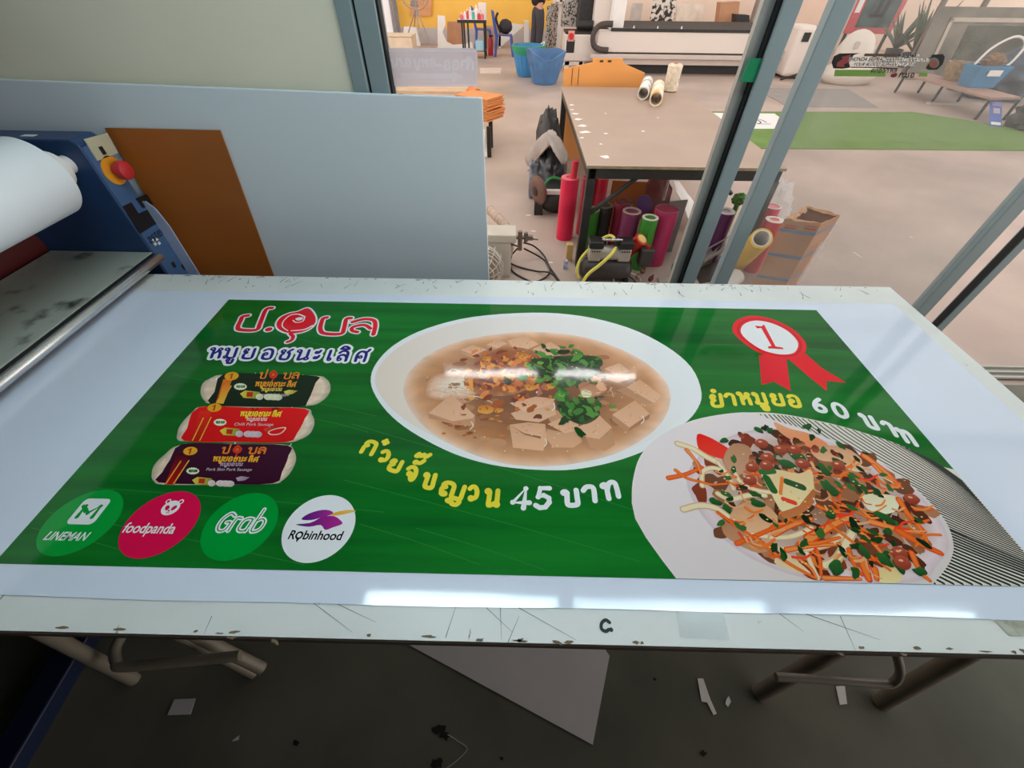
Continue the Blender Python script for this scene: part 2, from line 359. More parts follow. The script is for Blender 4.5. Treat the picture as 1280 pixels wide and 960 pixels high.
# ------------------------------------------------------------------ the banner
M_vinyl = mk('white_vinyl', rgb(224, 231, 244), rough=.06, var=.015, scale=3, bump=.008, bscale=5, spec=.4)
def mk_ink():
    m = bpy.data.materials.new('printed_ink'); m.use_nodes = True; nt = m.node_tree; L = nt.links.new; b = nt.nodes['Principled BSDF']
    at_ = nt.nodes.new('ShaderNodeAttribute'); at_.attribute_name = 'Col'
    tc = nt.nodes.new('ShaderNodeTexCoord')
    n = nt.nodes.new('ShaderNodeTexNoise'); n.inputs['Scale'].default_value = 5; n.inputs['Detail'].default_value = 3; L(tc.outputs['Object'], n.inputs['Vector'])
    bp = nt.nodes.new('ShaderNodeBump'); bp.inputs['Strength'].default_value = .05; bp.inputs['Distance'].default_value = .02; L(n.outputs['Fac'], bp.inputs['Height'])
    L(at_.outputs['Color'], b.inputs['Base Color']); L(bp.outputs['Normal'], b.inputs['Normal'])
    b.inputs['Roughness'].default_value = .07; b.inputs['Specular IOR Level'].default_value = .2
    return m
M_ink = mk_ink()
def mk_green():
    m = mk('printed_banana_leaf_green', rgb(24, 112, 44), rough=.07, spec=.2)
    nt = m.node_tree; L = nt.links.new; b = nt.nodes['Principled BSDF']
    tc = nt.nodes.new('ShaderNodeTexCoord'); mp = nt.nodes.new('ShaderNodeMapping'); mp.inputs['Rotation'].default_value = (0, 0, .22); mp.inputs['Scale'].default_value = (1.2, 26, 1); L(tc.outputs['Object'], mp.inputs['Vector'])
    n = nt.nodes.new('ShaderNodeTexNoise'); n.inputs['Scale'].default_value = 1.0; n.inputs['Detail'].default_value = 5; L(mp.outputs[0], n.inputs['Vector'])
    mp2 = nt.nodes.new('ShaderNodeMapping'); mp2.inputs['Rotation'].default_value = (0, 0, .2); mp2.inputs['Scale'].default_value = (.8, 3.2, 1); L(tc.outputs['Object'], mp2.inputs['Vector'])
    n2 = nt.nodes.new('ShaderNodeTexNoise'); n2.inputs['Scale'].default_value = 1.6; L(mp2.outputs[0], n2.inputs['Vector'])
    ad = nt.nodes.new('ShaderNodeMath'); ad.operation = 'MULTIPLY_ADD'; ad.inputs[1].default_value = .45; L(n.outputs['Fac'], ad.inputs[0])
    m3 = nt.nodes.new('ShaderNodeMath'); m3.operation = 'MULTIPLY'; m3.inputs[1].default_value = .55; L(n2.outputs['Fac'], m3.inputs[0]); L(m3.outputs[0], ad.inputs[2])
    r = nt.nodes.new('ShaderNodeValToRGB'); L(ad.outputs[0], r.inputs['Fac'])
    e = r.color_ramp.elements; e[0].position = .34; e[0].color = (*GR0, 1); e[1].position = .66; e[1].color = (*GR2, 1)
    q = e.new(.5); q.color = (*GR1, 1)
    L(r.outputs['Color'], b.inputs['Base Color'])
    n4 = nt.nodes.new('ShaderNodeTexNoise'); n4.inputs['Scale'].default_value = 5; L(tc.outputs['Object'], n4.inputs['Vector'])
    bp = nt.nodes.new('ShaderNodeBump'); bp.inputs['Strength'].default_value = .05; bp.inputs['Distance'].default_value = .02; L(n4.outputs['Fac'], bp.inputs['Height']); L(bp.outputs['Normal'], b.inputs['Normal'])
    return m
WHITE_REF = (lin(192), lin(210), lin(226))
def ink(r, g, b): return tuple(min(.85, .82 * lin(c) / w) for c, w in zip((r, g, b), WHITE_REF))
GR0, GR1, GR2 = ink(8, 76, 30), ink(12, 95, 33), ink(18, 110, 38)
M_green = mk_green()

BX0, BX1, BY0, BY1 = -1.054, 1.09, .281, 1.219
ban = thing('printed_banner', 'green food banner with noodle soup and salad pictures lying on the white cutting table', 'banner', (0, .75, TZ))
VX0, VX1, VY0, VY1 = -1.47, 1.40, .222, 1.268
def vin(u, v):
    x = VX0 + (VX1 - VX0) * u; y = VY0 + (VY1 - VY0) * v
    q = max(0, (.045 - (y - VY0)) / .045)
    z = TZ + .0012 + q * q * (.00012 + .00006 * sin(x * 5.3) + .00005 * sin(x * 13) + .00003 * sin(x * 37))
    y += .0012 * sin(x * 4) + .001 * sin(x * 11)
    return (x, y, z)
MB().grid(vin, 120, 120).build('vinyl_sheet', M_vinyl, ban, smooth=60)
lines_ = MB()
lines_.box(BX0, BX1, BY0, BY1, TZ + .0014, TZ + .0018).build('printed_background', M_green, ban)
# thin pale leaf veins in the print
PZ = [TZ + .00195]
def keep(ov, of, fs, vs):
    """only the triangles that lie inside one of the input polygons"""
    ps = []
    for f in fs:
        q = [vs[i] for i in f]; ps.append((min(p.x for p in q), max(p.x for p in q), min(p.y for p in q), max(p.y for p in q), q))
    out = []
    for t in of:
        x = sum(ov[i].x for i in t) / len(t); y = sum(ov[i].y for i in t) / len(t)
        for x0, x1, y0, y1, q in ps:
            if x < x0 or x > x1 or y < y0 or y > y1: continue
            ins = False; j = len(q) - 1
            for i in range(len(q)):
                if (q[i].y > y) != (q[j].y > y) and x < (q[j].x - q[i].x) * (y - q[i].y) / (q[j].y - q[i].y) + q[i].x: ins = not ins
                j = i
            if ins: out.append(t); break
    return out
class Art:
    """flat printed shapes, each on its own hair-thin layer, with ink colours at the vertices"""
    def __init__(s, base=.00195): s.v = []; s.f = []; s.c = []; PZ[0] = TZ + base
    def pt(s, p):
        if isinstance(p, Vector): return Vector((p.x, p.y, 0))
        q = at(p[0], p[1], z=TZ + .002); return Vector((q.x, q.y, 0))
    def lay(s): PZ[0] += 2e-6; return PZ[0]
    def face(s, pts, cols):
        n = len(s.v); s.v += pts; s.c += cols; s.f.append(tuple(range(n, n + len(pts))))
    def poly(s, pts, col, col2=None, ax=(0, 1), k=0, jit=0):
        P = [s.pt(p) for p in pts]
        if k: P = crom(P, k, True)
        z = s.lay(); A = Vector((ax[0], ax[1], 0)); d = [p.dot(A) for p in P]; lo, hi = min(d), max(d)
        cs = []
        for p, q in zip(P, d):
            t = (q - lo) / (hi - lo + 1e-9); c = col if col2 is None else tuple(a + (b - a) * t for a, b in zip(col, col2))
            j = 1 + random.uniform(-jit, jit); cs.append(tuple(x * j for x in c))
        s.face([Vector((p.x, p.y, z)) for p in P], cs); return P
    def radial(s, pts, rings, c=None, k=4, noise=0, nscale=30):
        P = crom([s.pt(p) for p in pts], k, True); z = s.lay()
        cen = s.pt(c) if c else sum(P, Vector((0, 0, 0))) / len(P); N = len(P); n0 = len(s.v)
        for q, col in rings:
            for p in P:
                w = cen + (p - cen) * q; j = 1 + noise * mnoise.noise(Vector((w.x * nscale, w.y * nscale, 3.1)))
                s.v.append(Vector((w.x, w.y, z))); s.c.append(tuple(min(.95, x * j) for x in col))
        for i in range(len(rings) - 1):
            for kk in range(N): s.f.append((n0 + i * N + kk, n0 + i * N + (kk + 1) % N, n0 + (i + 1) * N + (kk + 1) % N, n0 + (i + 1) * N + kk))
        return P
    def union(s, polys, col, z=None):
        """one flat outline from overlapping polygons, so nothing lies twice in the same plane"""
        vs = []; fs = []
        for p in polys:
            n = len(vs); vs += [Vector((q.x, q.y)) for q in p]; fs.append(list(range(n, n + len(p))))
        ov, oe, of, _, _, og = delaunay_2d_cdt(vs, [], fs, 0, 1e-7); of = keep(ov, of, fs, vs)
        z = z or s.lay(); n0 = len(s.v); s.v += [Vector((q.x, q.y, z)) for q in ov]; s.c += [col] * len(ov); s.f += [tuple(i + n0 for i in f) for f in of]
        return z
    def polys(s, pts, w, k=6, closed=False, w2=None):
        P = [s.pt(p) for p in pts]
        if k: P = crom(P, k, closed)
        N = len(P); w2 = w if w2 is None else w2; out = []; L_ = []
        for i, p in enumerate(P):
            a = P[(i - 1) % N] if (i or closed) else p; b = P[(i + 1) % N] if (i < N - 1 or closed) else p
            t = (b - a); t = t.normalized() if t.length > 0 else Vector((1, 0, 0)); h = (w + (w2 - w) * i / max(1, N - 1)) / 2
            n = Vector((-t.y, t.x, 0)) * h; L_.append((p - n, p + n))
            if (k == 0) or i % k == 0 or (k > 3 and i % 2 == 0) or i == N - 1: out.append([p + Vector((cos(2 * pi * q / 12), sin(2 * pi * q / 12), 0)) * h for q in range(12)])
        for i in range(N if closed else N - 1):
            j = (i + 1) % N; out.append([L_[i][0], L_[j][0], L_[j][1], L_[i][1]])
        return out
    def stroke(s, pts, w, col, k=6, closed=False, z=None, w2=None):
        if closed or w > .006 or len(pts) > 2: s.union(s.polys(pts, w, k, closed, w2), col)
        else:
            P = [s.pt(p) for p in pts]; t = (P[1] - P[0]).normalized(); n = Vector((-t.y, t.x, 0)); h = w / 2; h2 = (w2 or w) / 2; z = s.lay()
            s.face([Vector((q.x, q.y, z)) for q in (P[0] - n * h, P[1] - n * h2, P[1] + n * h2, P[0] + n * h)], [col] * 4)
    def disc(s, c, r, col, z=None, n=48, r2=None, rot=0):
        p = s.pt(c); z = z or s.lay(); r2 = r2 or r
        s.face([Vector((p.x + r * cos(a) * cos(rot) - r2 * sin(a) * sin(rot), p.y + r * cos(a) * sin(rot) + r2 * sin(a) * cos(rot), z)) for a in (2 * pi * q / n for q in range(n))], [col] * n)
    def blob(s, c, r, col, j=.3, n=10, asp=1, rot=0, col2=None):
        p = s.pt(c); P = []
        for q in range(n):
            a = 2 * pi * q / n; m = r * (1 + random.uniform(-j, j)); u, v = m * cos(a), m * asp * sin(a)
            P.append(Vector((p.x + u * cos(rot) - v * sin(rot), p.y + u * sin(rot) + v * cos(rot), 0)))
        s.poly(P, col, col2, k=2)
    def text(s, body, o, xa, ua, col, size=1.0, shear=0, z=None, align='LEFT', bold=0, fit=0):
        """Latin lettering: o = baseline start, xa = baseline direction per em, ua = up per em (world vectors)"""
        cu = bpy.data.curves.new('lettering', 'FONT'); cu.body = body; cu.size = 1; cu.offset = bold; cu.align_x = align
        ob = bpy.data.objects.new('lettering', cu); COL.objects.link(ob)
        me = bpy.data.meshes.new_from_object(ob.evaluated_get(bpy.context.evaluated_depsgraph_get()))
        z = z or s.lay(); n0 = len(s.v)
        if fit: xa = xa.normalized() * fit / max(v.co.x for v in me.vertices)
        for v in me.vertices:
            q = o + xa * ((v.co.x + shear * v.co.y) * size) + ua * (v.co.y * size); s.v.append(Vector((q.x, q.y, z))); s.c.append(col)
        for pl in me.polygons: s.f.append(tuple(i + n0 for i in pl.vertices))
        wd = max((v.co.x for v in me.vertices), default=0); bpy.data.objects.remove(ob); bpy.data.meshes.remove(me); bpy.data.curves.remove(cu); return wd
    def build(s, name, parent, label=None, mat=None):
        me = bpy.data.meshes.new(name); off = parent.location
        me.from_pydata([tuple(v - off) for v in s.v], [], s.f); me.materials.append(mat or M_ink)
        ca = me.color_attributes.new('Col', 'FLOAT_COLOR', 'POINT')
        flat = []
        for c in s.c: flat += [c[0], c[1], c[2], 1.0]
        ca.data.foreach_set('color', flat)
        o = bpy.data.objects.new(name, me); COL.objects.link(o); o.parent = parent
        if label: o['label'] = label
        return o
def crop(x0, y0, s): return lambda *ps: [(x0 + p[0] / s, y0 + p[1] / s) for p in ps]

# Thai letters as pen strokes in a unit cell (x along the line, y up, 1 = letter height); 'o' marks the small head loops
TH = {
 'ko': [[(.02, 0), (.04, .5), (.2, .62), (.05, .74), (.16, .95), (.4, 1), (.62, .9), (.66, .6), (.66, 0)]],
 'wo': [['o', .2, .13, .12], [(.32, .13), (.52, .3), (.55, .7), (.4, .97), (.2, .98), (.04, .8)]],
 'yo': [['o', .16, .86, .12], [(.05, .82), (.05, .66), (.22, .56), (.06, .4), (.06, .1), (.2, 0), (.5, 0), (.64, .1), (.66, .5), (.66, 1)]],
 'jo': [['o', .2, .42, .12], [(.32, .42), (.34, .1), (.46, 0), (.6, .3), (.6, .75), (.42, .98), (.2, .96), (.02, .78)]],
 'bo': [['o', .14, .88, .12], [(.26, .86), (.22, .4), (.22, .1), (.34, 0), (.6, 0), (.72, .1), (.72, .5), (.72, 1)]],
 'po': [['o', .14, .88, .12], [(.26, .86), (.22, .4), (.22, .1), (.34, 0), (.6, 0), (.72, .1), (.72, .7), (.72, 1.45)]],
 'yy': [['o', .16, .12, .12], [(.06, .2), (.04, .5), (.18, .62), (.05, .76), (.16, .95), (.36, 1), (.5, .85), (.52, .4), (.54, .06), (.68, 0), (.86, 0), (.94, .1), (.94, .5), (.94, 1)], ['o', .5, -.28, .1], [(.6, -.3), (.68, -.44), (.86, -.42), (.94, -.18)]],
 'no': [['o', .12, .88, .12], [(.22, .84), (.2, .4), (.2, 0), (.5, .14), (.66, .3), (.68, .6), (.68, 1)], ['o', .66, .12, .12]],
 'mo': [['o', .12, .88, .12], [(.24, .86), (.22, .4), (.2, .2)], ['o', .16, .1, .11], [(.26, .06), (.5, 0), (.7, .1), (.72, .5), (.72, 1)]],
 'ho': [['o', .12, .88, .12], [(.22, .84), (.2, .4), (.2, 0)], [(.2, .38), (.4, .55), (.52, .74)], ['o', .62, .86, .11], [(.54, .74), (.66, .5), (.68, 0)]],
 'oo': [['o', .2, .5, .12], [(.08, .5), (.06, .15), (.2, 0), (.48, 0), (.62, .15), (.62, .75), (.46, .98), (.2, .98), (.05, .84)]],
 'aa': [[(.02, .78), (.16, .97), (.36, .96), (.48, .78), (.48, 0)]],
 'to': [['o', .12, .88, .12], [(.24, .86), (.22, .4), (.22, 0)], [(.22, .55), (.34, .9), (.5, 1), (.64, .88), (.68, .5), (.68, 0)]],
 'lo': [['o', .16, .13, .12], [(.06, .2), (.08, .46), (.3, .6), (.5, .54), (.62, .36)], [(.05, .78), (.2, .97), (.46, .98), (.62, .8), (.64, .4), (.64, 0)]],
 'so': [['o', .28, .42, .11], [(.06, 0), (.04, .6), (.18, .94), (.42, .98), (.6, .82), (.64, .4), (.64, 0)], [(.5, .9), (.66, 1.0), (.76, 1.2)]],
 'ch': [['o', .2, .84, .12], [(.1, .76), (.24, .6), (.12, .4), (.14, .06), (.28, 0), (.56, .02), (.64, .3), (.62, .62), (.5, .74), (.74, 1.02)]],
 'ah': [['o', .12, .78, .1], [(.2, .72), (.32, .76), (.42, .98)], ['o', .12, .24, .1], [(.2, .18), (.32, .22), (.42, .44)]],
 'ee': [['o', .2, .12, .12], [(.09, .16), (.1, .6), (.1, 1)]],
 'ii': [[(.06, 1.2), (.2, 1.42), (.42, 1.42), (.6, 1.2), (.06, 1.2)]],
 'uu': [['o', .4, -.22, .1], [(.42, -.32), (.44, -.5), (.66, -.5), (.7, -.3), (.7, -.16)]],
 'u1': [['o', .5, -.2, .1], [(.58, -.22), (.6, -.5)]],
 'plus': [[(.2, 1.35), (.52, 1.35)], [(.36, 1.18), (.36, 1.52)]],
 'han': [['o', .2, 1.22, .1], [(.3, 1.2), (.46, 1.2), (.62, 1.42)]],
 'tri': [[(.1, 1.6), (.16, 1.8), (.3, 1.64), (.4, 1.8), (.5, 1.62), (.66, 1.86)], ['o', .12, 1.62, .08]],
 'nik': [['o', .3, 1.26, .11]],
 'n4': [[(.5, 0), (.5, 1), (.02, .28), (.72, .28)]], 'n5': [[(.56, 1), (.16, 1), (.1, .55), (.34, .64), (.58, .5), (.62, .28), (.46, .03), (.22, 0), (.03, .12)]],
 'n6': [[(.5, 1), (.22, .74), (.06, .4), (.1, .1), (.3, 0), (.52, .06), (.6, .26), (.5, .46), (.3, .52), (.1, .4)]], 'n0': [[(.32, 0), (.08, .15), (.02, .5), (.1, .86), (.32, 1), (.55, .86), (.63, .5), (.55, .15), (.32, 0)]],
 'dot': [[(.1, .06), (.12, .06)]],
}
SHARP = {'n4', 'n5', 'plus'}
def thai(art, glyphs, cv, w, col, out=None, outcol=None):
    """glyphs: (keys, origin, x vector, up vector) with origin and vectors in crop coordinates cv"""
    jobs = []
    for keys, o, xv, uv in glyphs:
        for kx in keys.split('+'):
            for st in TH[kx]:
                def P(x, y): return art.pt(cv((o[0] + xv[0] * x / .7 + uv[0] * y, o[1] + xv[1] * x / .7 + uv[1] * y))[0])
                if st[0] == 'o':
                    _, cx, cy, r = st; pts = [P(cx + r * cos(a), cy + r * sin(a)) for a in (2 * pi * q / 8 for q in range(8))]; jobs.append((pts, True, 3))
                else: jobs.append(([P(*p) for p in st], False, 0 if kx in SHARP else 4))
    if out: art.union([q for pts, cl, k in jobs for q in art.polys(pts, out, k, cl)], outcol)
    ps = []
    for pts, cl, k in jobs: ps += art.polys(pts, w * (.7 if cl else 1), k, cl)
    art.union(ps, col)
I_white = ink(204, 220, 238); I_yel = ink(226, 196, 62); I_red = ink(206, 24, 40); I_navy = ink(26, 26, 120)

veins = Art(.00186)
for a, b in (((290, 402), (470, 452)), ((60, 640), (380, 706)), ((215, 468), (470, 520)), ((120, 610), (480, 640)), ((440, 530), (800, 640)), ((430, 600), (800, 702)), ((370, 520), (460, 540)), ((880, 430), (1060, 440)), ((520, 660), (680, 712)), ((450, 655), (600, 706)), ((40, 660), (160, 690))):
    veins.stroke([a, ((a[0] + b[0]) / 2, (a[1] + b[1]) / 2 - 2), b], .0018, ink(34, 112, 50))
veins.build('leaf_veins', ban)['kind'] = 'stuff'

# --- brand name lettering, red on white
c = crop(240, 370, 4.923); lg = Art()
red_strokes = [
 ([(345, 120), (312, 126), (300, 150), (282, 190), (300, 208), (395, 208), (418, 170), (455, 84), (492, 74)], .0150, False),
 ([(470, 205), (474, 205)], .022, False),
 ([(830, 132), (808, 138), (796, 165), (790, 205), (815, 230), (915, 232), (936, 196), (950, 142), (978, 136)], .0150, False),
 ([(1018, 222), (985, 212), (992, 190), (1060, 178), (1098, 200)], .0135, False), ([(988, 160), (1060, 142), (1118, 150), (1128, 185), (1116, 236)], .0150, False),
 ([(606, 232), (622, 250), (612, 272), (588, 282)], .0125, False)]
leaf = [(712, 74), (752, 112), (760, 160), (720, 205), (650, 228), (585, 226), (535, 205), (520, 172), (545, 132), (600, 106), (650, 96)]
z = None
lg.union([q for pts, w, cl in red_strokes for q in lg.polys(c(*pts), w + .0105)], I_white)
lg.stroke(c(*leaf), .012, I_white, closed=True)
lg.poly(c(*leaf), I_red, k=3)
lg.stroke(c((694, 128), (655, 112), (606, 118), (566, 150), (556, 186), (590, 214)), .006, I_white, w2=.003)
lg.stroke(c((694, 130), (680, 156), (640, 162), (622, 150)), .004, I_white); lg.blob(c((660, 140))[0], .013, I_white, j=.1, asp=.7)
lg.stroke(c((610, 214), (690, 206), (742, 182)), .004, I_white, w2=.007)
z = None
lg.union([q for pts, w, cl in red_strokes for q in lg.polys(c(*pts), w)], I_red)
lg.build('printed_brand_name', ban, 'red Thai lettering with white outline')
sl = Art(); G = []
for kx, x, w in (('ho', 100, 66), ('mo+uu', 188, 66), ('yo', 306, 64), ('oo', 424, 64), ('ch', 528, 66), ('no', 632, 70), ('ah', 742, 50), ('ee', 826, 50), ('lo+ii', 888, 62), ('so', 1000, 64)):
    y = 378 + (x - 100) / 900 * 22; G.append((kx, (x, y), (w, 1.5), (22, -60)))
thai(sl, G, c, .0095, I_navy, .0255, I_white)
sl.build('printed_slogan', ban, 'navy Thai lettering with white outline')

# --- three wrapped pork rolls
c = crop(160, 450, 4.571)
def roll_pack(name, lab, body, label, dark, text, gold=True, side=None):
    a = Art(); P = a.radial(c(*body), [(1, ink(150, 150, 140)), (.9, ink(196, 190, 178)), (.6, ink(186, 170, 152)), (.1, ink(176, 160, 140))], noise=.25, nscale=60)
    for i in range(16):
        p = random.choice(P); cen = sum(P, Vector((0, 0, 0))) / len(P); q = cen + (p - cen) * random.uniform(.8, .95)
        a.stroke([q, q + Vector((random.uniform(-.01, .01), .012, 0))], .0018, ink(216, 220, 220))
    a.poly(c(*label), dark, tuple(x * 1.25 for x in dark), k=3); text(a); a.build(name, ban, lab)
def pack_text(tx, ty, dx, s, red, gold, sub, eng, ewd):
    def f(a):
        if red:  # brand word in orange
            thai(a, [('po', (tx, ty), (40 * s, 0), (12, -34)), ('bo', (tx + 150 * s, ty + 2), (44 * s, 0), (12, -34)), ('lo', (tx + 208 * s, ty + 2), (44 * s, 0), (12, -34))], c, .0042, red)
            a.radial(c((tx + 98 * s, ty - 46), (tx + 122 * s, ty - 24), (tx + 104 * s, ty), (tx + 76 * s, ty - 4), (tx + 70 * s, ty - 24)), [(1, ink(220, 60, 30)), (.5, ink(170, 30, 24)), (.1, ink(230, 120, 60))])
            a.stroke(c((tx + 92 * s, ty + 6), (tx + 84 * s, ty + 24)), .004, ink(220, 60, 30))
        x = tx + dx; y = ty + 44 if red else ty
        row = ['ho', 'mo+uu', 'yo', 'oo', 'ch', 'no', 'ah', 'lo+ii', 'so']
        thai(a, [(k, (x + i * 29 * s, y + i * .6), (21 * s, 0), (8, -24)) for i, k in enumerate(row)], c, .0036, gold)
        thai(a, [(k, (x + 40 * s + i * 22 * s, y + 28), (16 * s, 0), (5, -16)) for i, k in enumerate(['ho', 'mo+uu', 'yo', 'oo', 'pr' if 0 else 'bo', 'no'])], c, .0024, sub)
        p = a.pt(c((x - 40 * s, y + 56))[0]); q = a.pt(c((x + 30 + 240 * s, y + 58))[0]); wv = q - p
        up = a.pt(c((x - 30 * s, y + 34))[0]) - p; n = a.text(eng, p, Vector((1, 0, 0)) * .001, up, sub) if 0 else 0
        xd = wv / ewd; a.text(eng, p, xd, up * 1.05, ink(176, 180, 196), shear=0)
    return f
def pack_side(a, x0, y0, x1, y1, w, col):  # red and gold ribbon at the left of the wrapper
    a.poly(c((x0 - w, y0), (x0 + w * .7, y0), (x1 + w * .6, y1), (x1 - w * .7, y1)), ink(150, 20, 20), col, ax=(0, 1))
    a.stroke(c((x0 - w * .5, y0 + 40), (x1 - w * .55, y1 - 4)), .0028, ink(226, 160, 50)); a.stroke(c((x0 + w * .55, y0 + 36), (x1 + w * .45, y1 - 4)), .0028, ink(226, 160, 50))
def seal(a, x, y): a.poly([c((x + r * cos(t) * 1.5, y - r * sin(t) * .8))[0] for t, r in ((2 * pi * q / 32, 26 if q % 2 else 22) for q in range(32))], ink(214, 226, 196)); thai(a, [(k, (x - 24 + i * 13, y + 6), (9, 0), (2, -13)) for i, k in enumerate(['to', 'oo', 'mo', 'lo'])], c, .0022, ink(30, 90, 50))
def medal(a, x, y):
    a.disc(c((x, y))[0], .0, ink(0, 0, 0), n=3) if 0 else None
    a.poly([c((x + 40 * cos(t) + 6 * sin(t), y - 24 * sin(t)))[0] for t in (2 * pi * q / 28 for q in range(28))], ink(232, 150, 36)); a.stroke(c((x - 8, y - 8), (x + 4, y - 14), (x - 4, y + 14)), .004, ink(150, 40, 20), k=0)
def slices(a, x, y, rl, gr):
    a.poly(c((x, y - 8), (x + 30, y - 26), (x + 110, y - 18), (x + 126, y + 4), (x + 100, y + 22), (x + 20, y + 16)), ink(190, 186, 60), ink(90, 120, 60), ax=(1, .2)); a.poly(c((x + 40, y - 18), (x + 76, y - 16), (x + 70, y + 12), (x + 36, y + 10)), ink(160, 40, 30))
    for i, (dx, w) in enumerate(((112, 22), (164, 28), (192, 30), (216, 26))):
        a.poly([c((x + dx + w * cos(t), y + 10 + i - 18 * sin(t)))[0] for t in (2 * pi * q / 20 for q in range(20))], rl, tuple(v * .7 for v in rl), ax=(1, 0))
    a.poly(c((x + 250, y - 20), (x + 280, y - 30), (x + 330, y - 24), (x + 300, y - 6), (x + 262, y - 2)), gr, tuple(v * .5 for v in gr), ax=(1, 0))
def t1(a):
    pack_side(a, 575, 110, 520, 250, 30, ink(200, 110, 30)); a.poly(c((578, 112), (586, 150), (545, 250), (508, 246), (540, 150)), ink(228, 168, 60), ink(190, 90, 30)); medal(a, 592, 92)
    pack_text(745, 104, -20, .9, ink(226, 120, 40), ink(228, 140, 40), ink(206, 180, 80), 'Pork sausage with black pepper', 15.4)(a); seal(a, 642, 152); slices(a, 640, 200, ink(206, 208, 190), ink(200, 196, 90))
def t2(a):
    pack_side(a, 452, 290, 390, 466, 42, ink(206, 40, 30)); medal(a, 494, 272)
    pack_text(640, 318, 0, .9, None, ink(206, 196, 50), ink(190, 180, 190), 'Chilli Pork Sausage', 9.6)(a)
    thai(a, [('bo', (700, 288), (36, 0), (4, -14)), ('lo', (820, 288), (40, 0), (4, -14))], c, .0036, ink(120, 24, 24)); seal(a, 526, 356); slices(a, 524, 412, ink(180, 178, 196), ink(200, 60, 50))
    a.stroke(c((804, 410), (850, 392), (900, 388), (870, 420), (820, 426)), .0028, ink(216, 200, 190), closed=True)
def t3(a):
    pack_side(a, 325, 536, 240, 712, 44, ink(50, 10, 30)); medal(a, 356, 520)
    pack_text(530, 532, -46, 1, ink(226, 110, 34), ink(226, 150, 40), ink(150, 140, 176), 'Pork Skin Pork Sausage', 11.2)(a); seal(a, 370, 634); slices(a, 366, 694, ink(190, 186, 196), ink(160, 150, 180))
roll_pack('printed_pork_roll', 'pork roll in a dark purple wrapper', [(135, 660), (150, 600), (210, 540), (290, 488), (500, 478), (720, 480), (905, 484), (945, 510), (960, 570), (930, 640), (880, 690), (820, 708), (500, 713), (200, 712), (148, 692)], [(310, 480), (600, 480), (912, 488), (918, 545), (880, 640), (828, 705), (500, 710), (175, 700), (196, 640), (240, 570)], ink(44, 14, 38), t3)
roll_pack('printed_pork_roll', 'pork roll in a red wrapper', [(280, 430), (300, 370), (370, 295), (430, 266), (720, 268), (1010, 275), (1050, 310), (1065, 360), (1040, 420), (980, 455), (900, 472), (600, 470), (330, 465), (286, 456)], [(405, 270), (700, 272), (1012, 278), (1010, 335), (965, 420), (905, 470), (600, 468), (320, 462), (338, 390)], ink(176, 18, 24), t2)
roll_pack('printed_pork_roll', 'pork roll in a dark green wrapper', [(415, 170), (430, 130), (480, 100), (540, 84), (800, 82), (1075, 90), (1130, 105), (1155, 140), (1150, 190), (1100, 240), (1020, 262), (750, 264), (480, 250), (440, 235), (418, 202)], [(545, 80), (800, 80), (1078, 92), (1072, 130), (1025, 240), (985, 266), (740, 266), (470, 250), (495, 180)], ink(18, 34, 24), t1)

# --- the four delivery service logos
c = crop(20, 590, 2.909)
def disc_logo(name, cx, cy, top, bot, col, label):
    a = Art(); ctr = a.pt(c((cx, cy))[0]); r = (a.pt(c((cx, top))[0]).y - a.pt(c((cx, bot))[0]).y) / 2; yc = (a.pt(c((cx, top))[0]).y + a.pt(c((cx, bot))[0]).y) / 2
    ctr.y = yc; a.disc(ctr, r, col); return a, ctr, r, name, label
def fin(a, name, label): a.build(name, ban, label)
X_, Y_ = Vector((1, 0, 0)), Vector((0, 1, 0))
a, ct, r, n, l = disc_logo('delivery_logo', 232, 185, 62, 309, ink(8, 142, 56), 'green disc reading LINEMAN')
def rr(ct, w, h, q):
    P = []
    for sx_, sy_, a0 in ((1, 1, 0), (-1, 1, pi / 2), (-1, -1, pi), (1, -1, 3 * pi / 2)):
        for k in range(6): t = a0 + k / 5 * pi / 2; P.append(ct + Vector((sx_ * (w - q) + q * cos(t), sy_ * (h - q) + q * sin(t), 0)))
    return P
mc = ct + Vector((.0, r * .30, 0)); a.poly(rr(mc, r * .40, r * .40, r * .14), I_white)
z = a.stroke([mc + Vector(p) * r for p in ((-.22, -.18, 0), (-.22, .16, 0), (0, -.06, 0), (.22, .16, 0), (.22, -.18, 0))], r * .12, ink(8, 142, 56), k=0)
z = a.stroke([mc + Vector(p) * r for p in ((-.3, .16, 0), (-.1, -.02, 0))], r * .09, ink(8, 142, 56), k=0)
a.text('LINEMAN', ct + Vector((-.67 * r, -.56 * r, 0)), X_ * r * .28, Y_ * r * .34, I_white, shear=.2, bold=.02); fin(a, n, l)
a, ct, r, n, l = disc_logo('delivery_logo', 522, 192, 68, 317, ink(186, 16, 74), 'crimson disc reading foodpanda')
a.text('foodpanda', ct + Vector((-.93 * r, -.30 * r, 0)), X_ * r * .345, Y_ * r * .42, I_white, bold=.015)
pc = ct + Vector((.0, .46 * r, 0)); a.disc(pc, r * .25, I_white, r2=r * .23)
for s_ in (-1, 1):
    a.disc(pc + Vector((s_ * .19 * r, .2 * r, 0)), r * .075, I_white); a.disc(pc + Vector((s_ * .19 * r, .2 * r, 0)), r * .045, ink(186, 16, 74)); a.disc(pc + Vector((s_ * .10 * r, .0, 0)), r * .06, ink(186, 16, 74), r2=r * .085, rot=s_ * -.5)
a.disc(pc + Vector((0, -.09 * r, 0)), r * .03, ink(186, 16, 74)); a.stroke([pc + Vector((-.05 * r, -.15 * r, 0)), pc + Vector((.05 * r, -.15 * r, 0))], r * .02, ink(186, 16, 74), k=0)
fin(a, n, l)
a, ct, r, n, l = disc_logo('delivery_logo', 812, 200, 75, 325, ink(0, 136, 52), 'green disc reading Grab')
z = None
